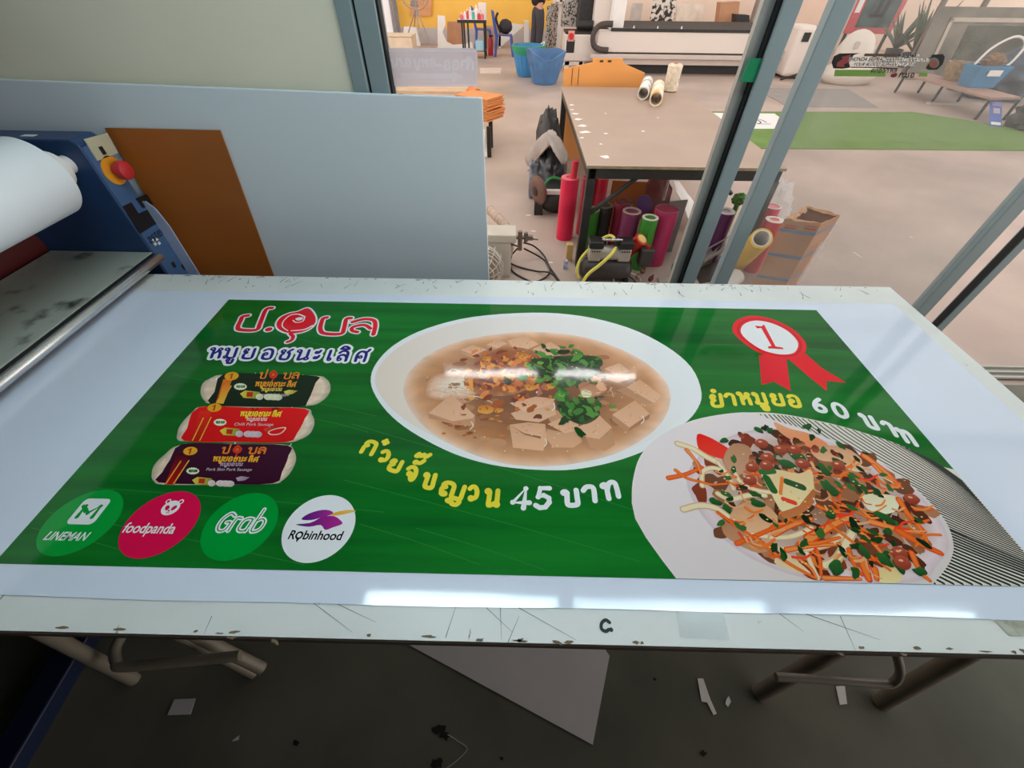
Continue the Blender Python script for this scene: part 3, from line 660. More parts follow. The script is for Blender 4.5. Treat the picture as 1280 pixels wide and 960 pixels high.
L_ = [[(.30, .62), (.12, .72), (-.02, .5), (-.02, .2), (.1, .0), (.28, .04), (.3, .34), (.18, .34)], [(.42, 0), (.42, .5), (.58, .52)], [(.98, .5), (.82, .52), (.7, .4), (.7, .1), (.84, 0), (.98, .1), (.98, .5), (.98, 0)], [(1.14, .92), (1.14, .1), (1.28, 0), (1.42, .12), (1.42, .4), (1.28, .52), (1.16, .44)]]
a.union([q for ps in L_ for q in a.polys([ct + Vector((-.62 * r + x * .86 * r + y * .12 * r, -.18 * r + y * .72 * r, 0)) for x, y in ps], r * .125, 4)], I_white)
z = None
a.union([q for ps in L_ for q in a.polys([ct + Vector((-.62 * r + x * .86 * r + y * .12 * r, -.18 * r + y * .72 * r, 0)) for x, y in ps], r * .034, 4)], ink(0, 136, 52))
fin(a, n, l)
a, ct, r, n, l = disc_logo('delivery_logo', 1100, 207, 83, 332, I_white, 'white disc reading Robinhood')
W_ = lambda *ps: [ct + Vector((x * r, y * r, 0)) for x, y in ps]
a.poly(W_((-.70, .06), (-.3, .12), (-.02, .30), (.30, .34), (.56, .20), (.62, .10), (.40, .0), (.2, -.08), (.02, .06), (-.3, .0)), ink(60, 24, 110), ink(150, 40, 140), ax=(1, 0), k=3)
a.poly(W_((-.60, .22), (-.44, .40), (-.1, .52), (.16, .50), (.26, .40), (.0, .30), (-.3, .20)), ink(70, 26, 120), ink(140, 40, 140), ax=(1, 0), k=3)
a.poly(W_((.18, .36), (.4, .48), (.74, .54), (.9, .5), (.6, .40), (.4, .36)), ink(226, 150, 40), ink(232, 176, 90), ax=(1, 0), k=3)
a.text('R', ct + Vector((-.78 * r, -.36 * r, 0)), X_, Y_ * r * .36, ink(18, 18, 22), shear=.12, bold=.022, fit=.20 * r); a.text('binhood', ct + Vector((-.37 * r, -.36 * r, 0)), X_, Y_ * r * .36, ink(18, 18, 22), shear=.12, bold=.022, fit=1.10 * r)
a.stroke(W_(*[(-.475 + .085 * cos(t), -.25 + .09 * sin(t)) for t in (2 * pi * q / 10 for q in range(10))]), r * .05, ink(18, 18, 22), k=2, closed=True); a.poly(W_((-.53, -.33), (-.42, -.33), (-.48, -.46)), ink(18, 18, 22))
fin(a, n, l)

# --- award ribbon with the figure one
c = crop(860, 380, 4); a = Art()
a.poly(c((355, 255), (490, 255), (514, 436), (430, 388), (368, 404)), ink(186, 14, 34), ink(200, 26, 44), ax=(1, 0)); a.poly(c((488, 262), (588, 248), (668, 318), (792, 394), (692, 384), (696, 436), (600, 360)), ink(206, 16, 34), ink(190, 14, 30), ax=(1, 0))
out = [(222, 118), (240, 84), (290, 62), (350, 60), (430, 78), (520, 122), (580, 180), (592, 220), (570, 262), (520, 276), (450, 272), (360, 246), (280, 196), (232, 150)]
a.poly(c(*out), ink(204, 20, 38), k=4); cen = (408, 168)
sc_ = lambda q: [(cen[0] + (x - cen[0]) * q, cen[1] + (y - cen[1]) * q) for x, y in out]
a.poly(c(*sc_(.88)), ink(170, 14, 30), k=4); a.poly(c(*sc_(.82)), ink(204, 22, 38), k=4); a.poly(c(*sc_(.775)), I_white, k=4)
a.poly(c((334, 108), (366, 112), (380, 102), (438, 212), (474, 218), (478, 226), (402, 222), (400, 212), (418, 210), (366, 120), (346, 122)), ink(190, 20, 34))
a.build('printed_award_ribbon', ban, 'red award rosette with the figure 1')
# --- noodle soup picture
c = crop(440, 380, 2.783); a = Art()
bowl = [(65, 270), (85, 205), (150, 140), (260, 85), (420, 45), (630, 30), (800, 42), (960, 82), (1090, 145), (1180, 220), (1216, 310), (1195, 375), (1140, 430), (1060, 490), (940, 540), (800, 572), (680, 578), (520, 565), (380, 530), (260, 475), (160, 410), (95, 340)]
a.poly(c(*bowl), ink(206, 222, 240), k=4)
inn = [(80, 270), (100, 210), (165, 148), (275, 95), (430, 55), (630, 42), (790, 52), (945, 92), (1075, 152), (1160, 225), (1190, 310), (1170, 370), (1110, 425), (1030, 478), (920, 522), (790, 552), (680, 557), (530, 545), (395, 510), (280, 458), (180, 400), (112, 335)]
wl, wr = ink(206, 196, 196), ink(200, 214, 234)
P = a.poly(c(*inn), wl, wr, ax=(1, .35), k=4)
broth = [(205, 300), (225, 238), (290, 180), (400, 135), (540, 112), (660, 108), (800, 125), (920, 165), (1010, 215), (1065, 270), (1082, 330), (1055, 400), (990, 460), (890, 510), (760, 540), (640, 548), (520, 535), (400, 495), (300, 440), (232, 370)]
a.radial(c(*broth), [(1.06, ink(196, 184, 176)), (1, ink(188, 158, 134)), (.93, ink(172, 136, 106)), (.75, ink(150, 112, 82)), (.5, ink(118, 84, 62)), (.2, ink(104, 72, 54)), (.02, ink(100, 68, 50))], noise=.22, nscale=26)
def bl(cx, cy, r, col, **k): a.blob(c((cx, cy))[0], r, col, **k)
R_ = random.Random(3)
for i in range(60):   # cloudy broth patches
    t = R_.uniform(0, 6.28); q = R_.uniform(.3, .95); x, y = 640 + 400 * q * cos(t), 330 + 195 * q * sin(t)
    bl(x, y, R_.uniform(.012, .03), ink(*(R_.choice([(150, 116, 84), (136, 98, 70), (166, 132, 104), (122, 86, 62)]))), asp=.5, j=.2)
# glass noodles, left
a.radial(c((250, 300), (280, 250), (350, 235), (440, 240), (470, 270), (430, 320), (340, 335), (270, 330)), [(1, ink(160, 124, 96)), (.75, ink(190, 166, 150)), (.2, ink(206, 196, 190))], noise=.2, nscale=80)
for i in range(26):
    x, y = R_.uniform(255, 450), R_.uniform(235, 325); a.stroke(c((x, y), (x + R_.uniform(10, 50), y + R_.uniform(-22, 22)), (x + R_.uniform(50, 90), y + R_.uniform(-16, 26))), .0022, ink(*R_.choice([(206, 196, 188), (176, 152, 134), (216, 208, 202)])))
# pork cubes: visible faces as separate tones
def cube(topf, *sides):
    for s_, col in sides: a.poly(c(*s_), ink(*col), ink(*(int(v * .9) for v in col)), jit=.03)
    a.poly(c(*topf), ink(194, 164, 142), ink(180, 148, 124))
    xs = [p[0] for p in topf]; ys = [p[1] for p in topf]
    for i in range(7): bl(R_.uniform(min(xs) + 12, max(xs) - 12), R_.uniform(min(ys) + 8, max(ys) - 8), .0012, ink(110, 78, 60))
cube([(376, 160), (420, 142), (470, 158), (425, 178)], ([(376, 160), (425, 178), (424, 190), (378, 172)], (176, 146, 120)), ([(425, 178), (470, 158), (468, 168), (424, 190)], (160, 128, 104)))
cube([(468, 142), (505, 122), (542, 138), (505, 154)], ([(468, 142), (505, 154), (505, 164), (468, 152)], (178, 148, 122)))
cube([(540, 128), (600, 108), (650, 140), (610, 158), (560, 150)], ([(540, 128), (610, 158), (612, 166), (545, 145)], (180, 150, 126)))
cube([(630, 155), (690, 132), (732, 156), (700, 180), (650, 182)], ([(650, 182), (700, 180), (732, 156), (734, 172), (700, 196), (652, 192)], (172, 140, 116)))
cube([(266, 380), (345, 314), (428, 388), (420, 398), (350, 408)], ([(266, 380), (345, 402), (428, 392), (426, 425), (360, 420), (268, 398)], (176, 138, 112)))
cube([(548, 345), (640, 322), (708, 330), (690, 352), (600, 375)], ([(552, 380), (640, 350), (705, 340), (710, 385), (650, 412), (570, 402)], (188, 160, 138)))
cube([(878, 225), (930, 205), (968, 235), (920, 248)], ([(878, 225), (920, 248), (968, 236), (964, 262), (925, 275), (882, 262)], (168, 136, 118)))
cube([(955, 290), (1000, 262), (1078, 320), (1050, 345)], ([(920, 300), (955, 288), (1050, 345), (1020, 352)], (166, 134, 108)))
cube([(905, 385), (985, 335), (1036, 382), (965, 430)], ([(905, 385), (965, 430), (960, 445), (904, 405)], (166, 132, 108)), ([(965, 430), (1036, 382), (1034, 398), (962, 444)], (150, 116, 92)))
cube([(548, 420), (612, 412), (672, 418), (660, 462), (600, 450)], ([(548, 420), (560, 500), (665, 512), (680, 470), (672, 418), (655, 470), (600, 455)], (196, 162, 136)))
cube([(680, 418), (720, 398), (785, 402), (790, 440), (740, 450)], ([(678, 435), (740, 448), (788, 432), (800, 480), (770, 500), (700, 500), (676, 470)], (190, 156, 130)))
cube([(785, 430), (862, 388), (905, 430), (860, 470), (812, 462)], ([(812, 462), (862, 470), (905, 432), (915, 490), (880, 512), (830, 500)], (176, 140, 112)))
for sx_, sy_ in ((672, 470), (415, 410), (700, 345), (1010, 390)): a.stroke(c((sx_, sy_), (sx_ + 6, sy_ + 14), (sx_ - 4, sy_ + 26)), .0022, ink(230, 222, 214))
# dark masses under the fried shallots and the herbs
a.radial(c((420, 200), (470, 165), (560, 150), (640, 170), (650, 240), (600, 300), (520, 320), (430, 310), (390, 260)), [(1, ink(146, 108, 80)), (.8, ink(136, 84, 54)), (.1, ink(112, 62, 44))], noise=.4, nscale=70)
a.radial(c((640, 190), (740, 180), (850, 182), (870, 215), (800, 245), (780, 280), (720, 290), (660, 240), (610, 215)), [(1, ink(40, 72, 36)), (.7, ink(24, 52, 24)), (.1, ink(16, 40, 20))], noise=.5, nscale=90)
a.radial(c((720, 330), (800, 345), (860, 370), (850, 400), (800, 420), (740, 395), (715, 365)), [(1, ink(60, 70, 44)), (.7, ink(26, 52, 26)), (.1, ink(18, 40, 22))], noise=.5, nscale=90)
# fried shallots
for i in range(210):
    x = R_.gauss(540, 78); y = R_.gauss(235, 52) + (x - 540) * .1
    if not (380 < x < 720 and 150 < y < 400): continue
    bl(x, y, R_.uniform(.006, .017), ink(*R_.choice([(170, 100, 50), (140, 78, 40), (190, 120, 60), (112, 54, 34), (206, 142, 70), (96, 50, 44), (150, 96, 84)])), asp=.6, rot=R_.uniform(0, 3), j=.35)
for x, y, r in ((620, 290, .018), (690, 285, .015), (465, 365, .022), (510, 370, .014), (640, 245, .014), (590, 180, .02), (470, 190, .015)):
    bl(x, y, r, ink(206, 148, 70), col2=ink(160, 100, 44), asp=.75, j=.2)
    for k in range(5): bl(x + R_.uniform(-20, 20), y + R_.uniform(-12, 12), .003, ink(150, 86, 40))
for i in range(22): bl(R_.uniform(290, 560), R_.uniform(385, 470), R_.uniform(.004, .009), ink(*R_.choice([(176, 116, 62), (120, 76, 50), (150, 96, 58)])), asp=.5)
# greens
for i in range(190):
    if i < 140: x = R_.gauss(740, 60); y = R_.gauss(225, 34)
    else: x = R_.gauss(800, 45); y = R_.gauss(365, 24)
    bl(x, y, R_.uniform(.008, .022), ink(*R_.choice([(20, 62, 26), (32, 84, 34), (14, 40, 18), (52, 112, 44), (26, 54, 24), (70, 128, 56)])), asp=.55, rot=R_.uniform(0, 3), j=.3)
for x, y in ((728, 318), (612, 212), (720, 260), (655, 205), (800, 320)): bl(x, y, .010, ink(86, 160, 60), asp=.7, j=.1); bl(x + 2, y - 2, .005, ink(60, 120, 44), asp=.7, j=.1)
# meat bone
bl(825, 300, .034, ink(176, 138, 112), col2=ink(140, 100, 78), asp=.9, j=.2); bl(815, 312, .016, ink(206, 204, 186), col2=ink(180, 186, 150), j=.08); bl(870, 290, .016, ink(190, 152, 126), j=.3); bl(850, 262, .014, ink(200, 164, 140), j=.3)
for i in range(14): a.stroke(c((R_.uniform(780, 900), R_.uniform(258, 345)), (R_.uniform(790, 910), R_.uniform(258, 345))), .002, ink(*R_.choice([(120, 80, 62), (206, 172, 150), (150, 110, 90)])), k=0)
for i in range(40):
    t = R_.uniform(0, 6.28); q = R_.uniform(.6, .98); bl(640 + 420 * q * cos(t), 328 + 205 * q * sin(t), .0018, ink(216, 196, 170), j=.1)
a.build('printed_noodle_soup', ban, 'printed bowl of pork noodle soup')

# --- salad picture
c = crop(780, 500, 2.56); a = Art(.0021)
EDG = at(1021, 389, z=TZ + .002), at(1280, 691, z=TZ + .002)
pic = [(25, 330), (28, 260), (52, 180), (110, 118), (200, 72), (300, 48), (400, 40), (480, 42), (560, 54), (700, 85), (860, 135), (960, 180), (1035, 222)]
Pw = crom([a.pt(p) for p in c(*pic)], 4); Pw[-1].x = BX1 - .0005
left = [a.pt(p) for p in c((168, 575), (120, 510), (70, 440), (36, 380))]; left[0].y = BY0 + .0005
poly = [Vector((min(p.x, BX1 - .0005), p.y, 0)) for p in Pw] + [Vector((BX1 - .0005, BY0 + .0005, 0))] + left
a.poly(poly, ink(186, 196, 196))
# dark stripes of the cloth beside the plate: straight lines, fanning
def clipx(p, q):
    x1 = BX1 - .001; y0 = BY0 + .001
    for A, B in ((p, q), (q, p)):
        if A.x > x1: A2 = B + (A - B) * ((x1 - B.x) / (A.x - B.x)); A.x, A.y = A2.x, A2.y
        if A.y < y0: A2 = B + (A - B) * ((y0 - B.y) / (A.y - B.y)); A.x, A.y = A2.x, A2.y
    return p, q
arc = crom([a.pt(p) for p in c((1040, 223), (960, 180), (860, 135), (700, 85), (560, 54), (480, 42), (404, 39))], 12)
rgt = [a.pt(c((1040, 223))[0]), a.pt(c((1290, 520))[0])]; rgt[0].x = rgt[1].x = BX1 - .004
def along(P, u): t = min(max(u, 0), .99999) * (len(P) - 1); k = int(t); return P[k].lerp(P[k + 1], t - k)
for i in range(1, 57):
    u = i / 36
    if u <= 1: S0 = along(arc, u); E0 = along(rgt, u); ang = 26 + 28 * u
    else:
        S0 = a.pt(c((404 + (u - 1) * 300, 40 + (u - 1) * 480))[0]); ang = 50
        v = (u - 1) / .54; E0 = along([rgt[1], Vector((BX1 - .004, BY0 + .004, 0)), a.pt(c((1180, 599))[0]), a.pt(c((985, 594))[0])], v); E0.y = max(E0.y, BY0 + .003)
    S0 = S0.lerp(E0, .02); px = c((700, 300), (700 + 60 * cos(ang * pi / 180), 300 + 60 * sin(ang * pi / 180))); dd = (a.pt(px[1]) - a.pt(px[0])).normalized()
    ln = (E0 - S0).length
    if ln < .06: continue
    Cc = S0 + dd * ln * .3; pts = []
    for q in range(9): t = q / 8; pts.append(S0 * (1 - t) ** 2 + Cc * 2 * t * (1 - t) + E0 * t * t)
    a.union([L for L in a.polys(pts, .0036 if u <= 1 else .0052, 0)], ink(36, 48, 50))
plate = [(25, 330), (28, 260), (52, 180), (110, 118), (200, 72), (300, 48), (404, 40), (470, 62), (560, 88), (640, 118), (740, 160), (830, 206), (900, 256), (970, 318), (1030, 390), (1054, 460), (1046, 510), (1020, 552), (985, 592)]
Pp = crom([a.pt(p) for p in c(*plate)], 4) + [Vector((a.pt(c((985, 592))[0]).x, BY0 + .0006, 0))] + left
a.poly(Pp, ink(180, 186, 196), ink(196, 200, 214), ax=(-.5, .8))
well = [(200, 260), (240, 180), (330, 120), (440, 92), (540, 96), (640, 128), (760, 180), (860, 240), (950, 310), (1015, 390), (1040, 470), (1000, 530), (960, 575), (840, 586), (640, 580), (480, 540), (350, 470), (250, 370)]
a.radial(c(*well), [(1, ink(176, 174, 190)), (.93, ink(190, 188, 204)), (.8, ink(170, 158, 160)), (.1, ink(120, 96, 80))], noise=.06)
S = random.Random(11)
inside = lambda x, y: ((x - 610 - (y - 340) * .55) / 400) ** 2 + ((y - 335) / 232) ** 2 < S.uniform(.55, 1.0) and y < 570
def bl(cx, cy, r, col, **k): a.blob(c((cx, cy))[0], r, col, **k)
def strip(x, y, ang, ln, w, col, bend=.2, w2=None):
    dx, dy = cos(ang) * ln, sin(ang) * ln
    pts = c((x - dx / 2, y - dy / 2), (x - dy * bend, y + dx * bend), (x + dx / 2, y + dy / 2))
    P = [a.pt(p) for p in pts]
    for p in P: p.y = max(p.y, BY0 + .006)
    a.stroke(P, w, ink(*col), k=5, w2=w2 or w * .6)
# dark sauce and meat ground
for i in range(300):
    x, y = S.uniform(200, 1020), S.uniform(95, 570)
    if inside(x, y): bl(x, y, S.uniform(.014, .03), ink(*S.choice([(96, 62, 44), (70, 42, 32), (130, 92, 66), (150, 112, 84), (60, 34, 28), (110, 50, 34)])), asp=.6, rot=S.uniform(0, 3))
for pts, c1, c2 in (   # traced larger pieces
    ([(234, 110), (270, 118), (310, 140), (336, 160), (320, 188), (280, 178), (240, 160)], (206, 50, 36), (190, 30, 26)),
    ([(320, 180), (350, 140), (400, 150), (410, 200), (370, 240), (330, 220)], (170, 138, 116), (150, 116, 92)),
    ([(480, 70), (530, 92), (600, 110), (660, 150), (620, 160), (540, 130), (495, 100)], (206, 120, 80), (190, 150, 120)),
    ([(600, 150), (700, 150), (760, 190), (745, 215), (680, 200), (620, 190)], (196, 164, 138), (176, 140, 112)),
    ([(700, 195), (760, 210), (780, 230), (720, 225)], (206, 180, 156), (186, 156, 130)),
    ([(350, 350), (420, 320), (490, 370), (470, 430), (400, 440), (340, 400)], (196, 166, 136), (170, 136, 104)),
    ([(315, 395), (360, 400), (400, 440), (470, 470), (430, 490), (360, 460), (320, 430)], (170, 134, 106), (150, 110, 84)),
    ([(760, 310), (800, 300), (870, 310), (876, 350), (830, 366), (780, 350)], (206, 210, 196), (190, 196, 170)),
    ([(480, 520), (510, 486), (560, 520), (600, 560), (540, 548)], (206, 190, 160), (186, 170, 140)),
    ([(810, 548), (850, 530), (886, 552), (880, 582), (820, 584)], (206, 196, 150), (190, 176, 130))):
    a.poly(c(*pts), ink(*c1), ink(*c2), k=3)
for i in range(40):
    x, y = S.gauss(500, 100), S.gauss(165, 45)
    if inside(x, y): bl(x, y, S.uniform(.009, .015), ink(*S.choice([(126, 52, 36), (150, 74, 50), (96, 36, 30), (176, 112, 76)])), asp=.7, rot=S.uniform(0, 3), j=.1, col2=ink(70, 28, 24))
# onion and cucumber slices
for pts, w in (([(172, 140), (220, 156), (260, 180), (300, 200)], .018), ([(250, 275), (252, 230), (290, 218), (330, 240), (350, 280)], .013), ([(190, 350), (240, 338), (290, 345), (330, 372)], .017), ([(355, 235), (380, 270), (430, 290), (470, 296)], .012), ([(300, 300), (340, 318), (400, 305), (450, 305)], .014), ([(410, 430), (480, 440), (540, 436), (600, 410)], .012), ([(500, 478), (580, 476), (650, 462), (700, 430)], .014), ([(640, 530), (680, 510), (710, 460), (730, 425)], .018), ([(585, 490), (600, 530), (622, 575)], .011), ([(820, 240), (860, 262), (880, 275)], .012), ([(300, 200), (330, 240), (350, 285)], .011)):
    P = [a.pt(p) for p in c(*pts)]
    for p in P: p.y = max(p.y, BY0 + .008)
    a.stroke(P, w, ink(176, 162, 132), k=6); a.stroke(P, w * .62, ink(204, 194, 170), k=6)
# carrot shreds
for x0, y0, x1, y1, w in ((142, 250, 250, 215, .012), (165, 225, 245, 262, .009), (200, 160, 245, 235, .010), (245, 262, 330, 268, .007), (360, 460, 560, 370, .010), (300, 360, 470, 470, .008), (420, 440, 620, 590, .009), (480, 430, 600, 380, .013), (520, 480, 690, 462, .011), (590, 445, 726, 372, .020), (700, 335, 800, 385, .008), (770, 180, 880, 275, .018), (800, 210, 870, 262, .012), (880, 320, 960, 420, .014), (790, 390, 950, 425, .016), (880, 420, 1012, 490, .018), (930, 350, 985, 350, .009), (925, 390, 975, 384, .008), (940, 400, 975, 470, .010), (740, 410, 840, 510, .012), (720, 400, 830, 440, .010), (765, 520, 790, 586, .020), (800, 540, 815, 586, .014), (720, 480, 760, 560, .010), (920, 490, 985, 590, .012), (660, 400, 850, 545, .008), (615, 480, 630, 560, .009), (560, 460, 690, 440, .009), (620, 340, 690, 360, .010), (680, 270, 690, 330, .006), (700, 240, 820, 280, .006), (500, 250, 510, 320, .010), (640, 240, 760, 240, .007), (560, 510, 620, 580, .008), (640, 570, 760, 580, .01)):
    P = [a.pt(p) for p in c((x0, y0), ((x0 + x1) / 2 + S.uniform(-8, 8), (y0 + y1) / 2 + S.uniform(-8, 8)), (x1, y1))]
    for p in P: p.y = max(p.y, BY0 + .008)
    a.stroke(P, w * 1.1, ink(190, 70, 24), k=5, w2=w * .7); a.stroke(P, w * .7, ink(*S.choice([(226, 110, 44), (216, 96, 36), (230, 128, 70)])), k=5, w2=w * .35)
for i in range(110):
    x, y = S.uniform(320, 1000), S.uniform(200, 560)
    if inside(x, y): strip(x, y, S.choice([.5, .7, 2.6, -.4, .1]) + S.uniform(-.3, .3), S.uniform(30, 90), S.uniform(.004, .009), S.choice([(220, 104, 40), (206, 84, 30), (228, 126, 66), (190, 150, 110), (206, 60, 36)]))
# herbs, chilli, peanuts
for i in range(120):
    x, y = S.uniform(300, 980), S.uniform(80, 560)
    if inside(x, y) or (S.random() < .3 and 80 < y < 230 and 400 < x < 700): bl(x, y, S.uniform(.006, .014), ink(*S.choice([(20, 56, 26), (30, 76, 34), (14, 38, 20), (44, 92, 44)])), asp=.55, rot=S.uniform(0, 3), j=.3)
for x, y, r in ((430, 95, .014), (465, 98, .013), (320, 130, .012), (690, 145, .013), (555, 180, .024), (520, 205, .02), (640, 225, .018), (655, 280, .022), (290, 325, .015), (330, 350, .014), (425, 330, .016), (660, 365, .016), (830, 375, .02), (735, 260, .016), (880, 530, .02), (945, 550, .014), (770, 490, .015), (680, 540, .02), (830, 510, .018)): bl(x, y, r, ink(24, 66, 32), col2=ink(36, 92, 46), asp=.6, rot=S.uniform(0, 3), j=.25)
# the big pork slice in the middle with its tan rind
a.poly(c((436, 228), (480, 222), (560, 236), (596, 222), (606, 262), (600, 300), (560, 340), (510, 362), (470, 300)), ink(206, 196, 160), ink(190, 176, 138), k=3)
a.poly(c((604, 285), (608, 330), (560, 368), (512, 380), (506, 358), (560, 338)), ink(170, 110, 70), ink(150, 92, 56), k=2)
for pts, w, col in (([(440, 232), (476, 228)], .016, (40, 96, 50)), ([(455, 250), (478, 290)], .018, (30, 84, 40)), ([(520, 262), (570, 280)], .018, (34, 76, 40)), ([(505, 250), (500, 300)], .008, (224, 110, 50)), ([(510, 318), (545, 330)], .012, (206, 60, 36))): a.stroke(c(*pts), w, ink(*col), k=0)
for x, y in ((440, 140), (500, 160), (458, 185), (402, 256), (920, 318), (880, 490), (545, 160), (570, 205), (685, 210), (410, 215), (455, 210), (890, 520)):
    bl(x, y, .019, ink(116, 46, 34), col2=ink(150, 76, 56), asp=.72, rot=.4, j=.08); bl(x - 5, y - 6, .005, ink(206, 160, 140), asp=.5, j=.1)
for i in range(110):
    x, y = S.uniform(300, 1000), S.uniform(110, 560)
    if inside(x, y): bl(x, y, .0026, ink(*S.choice([(226, 190, 120), (206, 160, 90), (216, 206, 190), (226, 150, 60)])), asp=.6, j=.1)
a.build('printed_pork_salad', ban, 'printed plate of pork sausage salad')

# --- dish names and prices
c = crop(440, 520, 3.368); a = Art(); s_ = Art()
thai(a, [('ko', (38, 150), (46, 12), (26, -48)), ('wo', (110, 186), (36, 14), (22, -44)), ('yo', (150, 222), (42, 14), (22, -42)), ('jo', (224, 262), (40, 10), (16, -52)), ('bo', (292, 296), (42, 8), (16, -56)), ('yy', (366, 328), (66, 18), (20, -54)), ('wo', (488, 352), (42, 8), (8, -58)), ('no', (560, 374), (50, 6), (6, -66)), ('plus', (96, 164), (36, 10), (20, -44)), ('han', (232, 254), (52, 6), (18, -50)), ('tri', (226, 250), (62, 10), (24, -52))], c, .0115, I_yel)
thai(s_, [('n4', (672, 386), (70, 2), (10, -82)), ('n5', (770, 386), (66, 0), (8, -82)), ('bo', (890, 378), (60, -4), (-8, -62)), ('aa', (978, 364), (66, -10), (-8, -64)), ('to', (1062, 352), (62, -14), (-14, -64))], c, .0125, I_white)
a.build('printed_dish_name', ban, 'yellow Thai dish name under the soup bowl'); s_.build('printed_price', ban, 'white price 45 in Thai lettering')
c = crop(860, 380, 4); a = Art(); s_ = Art()
thai(a, [('yo', (122, 512), (54, -2), (-12, -58)), ('nik', (116, 506), (54, -2), (-10, -56)), ('aa', (196, 504), (58, -2), (-14, -54)), ('ho', (262, 498), (54, 2), (-18, -56)), ('mo+uu', (340, 498), (54, 4), (-20, -54)), ('yo', (430, 502), (54, 4), (-20, -54)), ('oo', (514, 510), (54, 4), (-20, -54))], c, .0115, I_yel)
thai(s_, [('n6', (640, 534), (62, 8), (-30, -64)), ('n0', (748, 562), (64, 10), (-36, -68)), ('bo', (890, 608), (60, 18), (-40, -62)), ('aa', (1000, 646), (60, 18), (-38, -62)), ('to', (1076, 680), (68, 26), (-42, -62))], c, .0125, I_white)
a.build('printed_dish_name', ban, 'yellow Thai dish name above the salad plate'); s_.build('printed_price', ban, 'white price 60 in Thai lettering')
# ------------------------------------------------------------------ things standing in the front room
M_foam = simple('white_foam_board', (226, 236, 240), rough=.45, var=.02, scale=1.5, spec=.3)
M_brown = simple('brown_pressed_board', (176, 100, 34), rough=.5, var=.14, scale=2.5, bump=.03)
fx = at(603, 122, Y=1.655).x; fz0 = at(603, 122, Y=1.655).z; fz1 = at(2, 97, Y=1.655).z
b = MB()
pr = [(-2.95, 1.62, 0), (fx + .004, 1.62, 0), (fx, 1.652, fz0), (-2.95, 1.652, fz1 + .02)]
b.prism(pr, (0, .012, 0)); tag(b.build('foam_board', M_foam, bevel=.004), 'large white foam board leaning against the beige wall panel behind the table', 'board')
q = [at(275, 163, Y=1.64), at(128, 160, Y=1.64), at(340, 345, Y=1.617), at(130, 345, Y=1.617)]
d = (q[2] - q[0]); e = (q[3] - q[1]); k = -q[2].z / d.z
br = Vector((q[2].x + d.x * .9, 1.60, 0)); bl_ = Vector((-1.50, 1.60, 0))
b = MB().prism([bl_, br, q[0], Vector((-1.50, 1.64, q[1].z))], (0, .004, 0)); tag(b.build('brown_board', M_brown), 'brown pressed board sheet leaning on the white foam board beside the laminator', 'board')

# --- laminator
M_blue = simple('dark_blue_enamel', (36, 66, 108), rough=.42, var=.15, scale=6)
M_blue2 = simple('blue_enamel_panel', (70, 104, 146), rough=.45, var=.15, scale=8)
M_red_rubber = simple('dark_red_rubber', (84, 20, 20), rough=.6, var=.15)
M_roll = simple('white_film_roll', (232, 238, 242), rough=.35, var=.02)
M_bed = mk('stained_metal_plate', rgb(186, 190, 176), rough=.4, metal=.2, var=.1, col2=rgb(60, 62, 54), scale=9, edge=(.30, .44))
M_chrome = mk('worn_chrome', (.62, .63, .62), rough=.22, metal=.9, var=.1)
HX = at(187, 312, z=.85).x; HY = at(187, 312, z=.85).y; HZ = at(100, 175, Y=HY).z
HY2 = HY + .105
lam = thing('laminator', 'blue roll laminator with a white film roll left of the printing table', 'laminator', (HX - .3, 1.0, 0))
MB().prism([(HX, HY, .10), (HX - .75, HY, .10), (HX - .95, HY, HZ - .02), (HX - .9, HY, HZ), (HX - .02, HY, HZ), (HX, HY, HZ - .015)], (0, HY2 - HY, 0)).build('side_housing', M_blue, lam, bevel=.006)
def facep(px, py): p = at(px, py, X=HX + .0); return Vector((HX, p.y, p.z))
pn = MB(); z0 = facep(185, 310).z
pn.prism([(HX, HY + .006, .12), (HX, HY2 - .006, .12), (HX, HY2 - .006, HZ - .025), (HX, HY + .006, HZ - .025)], (.003, 0, 0))
face = pn.build('control_face', M_blue2, lam)
def quad_on(ps, th): return MB().prism([facep(*p) + Vector((.003, 0, 0)) for p in ps], (th, 0, 0))
sp = quad_on([(103, 174), (132, 166), (146, 191), (120, 201)], .003).build('switch_plate', simple('beige_plate', (196, 190, 160), rough=.5, var=.1), face)
p = facep(125, 188); MB().box(HX + .006, HX + .012, p.y - .006, p.y + .006, p.z - .012, p.z + .012).build('rocker_switch', M_black, face)
p = facep(141, 213)
MB().cyl((HX + .003, p.y, p.z), (HX + .006, p.y, p.z), .047, n=32).build('emergency_disc', simple('orange_yellow_disc', (236, 160, 40), rough=.5), face)
MB().lathe([(.0, 0), (.018, 0), (.018, .016), (.030, .02), (.033, .03), (.030, .043), (.02, .048), (.0, .049)], (HX + .006, p.y + .004, p.z), (1, 0, 0)).build('emergency_button', simple('red_knob', (206, 50, 56), rough=.4), face, smooth=40)
bls = MB()
for q in ([(152, 258), (163, 253), (172, 267), (183, 262), (198, 277), (174, 292)], [(168, 248), (182, 243), (190, 255), (177, 260)]): bls.prism([facep(*x) + Vector((.003, 0, 0)) for x in q], (.002, 0, 0))
bls.build('warning_label', simple('black_label', (22, 20, 22), rough=.5), face)
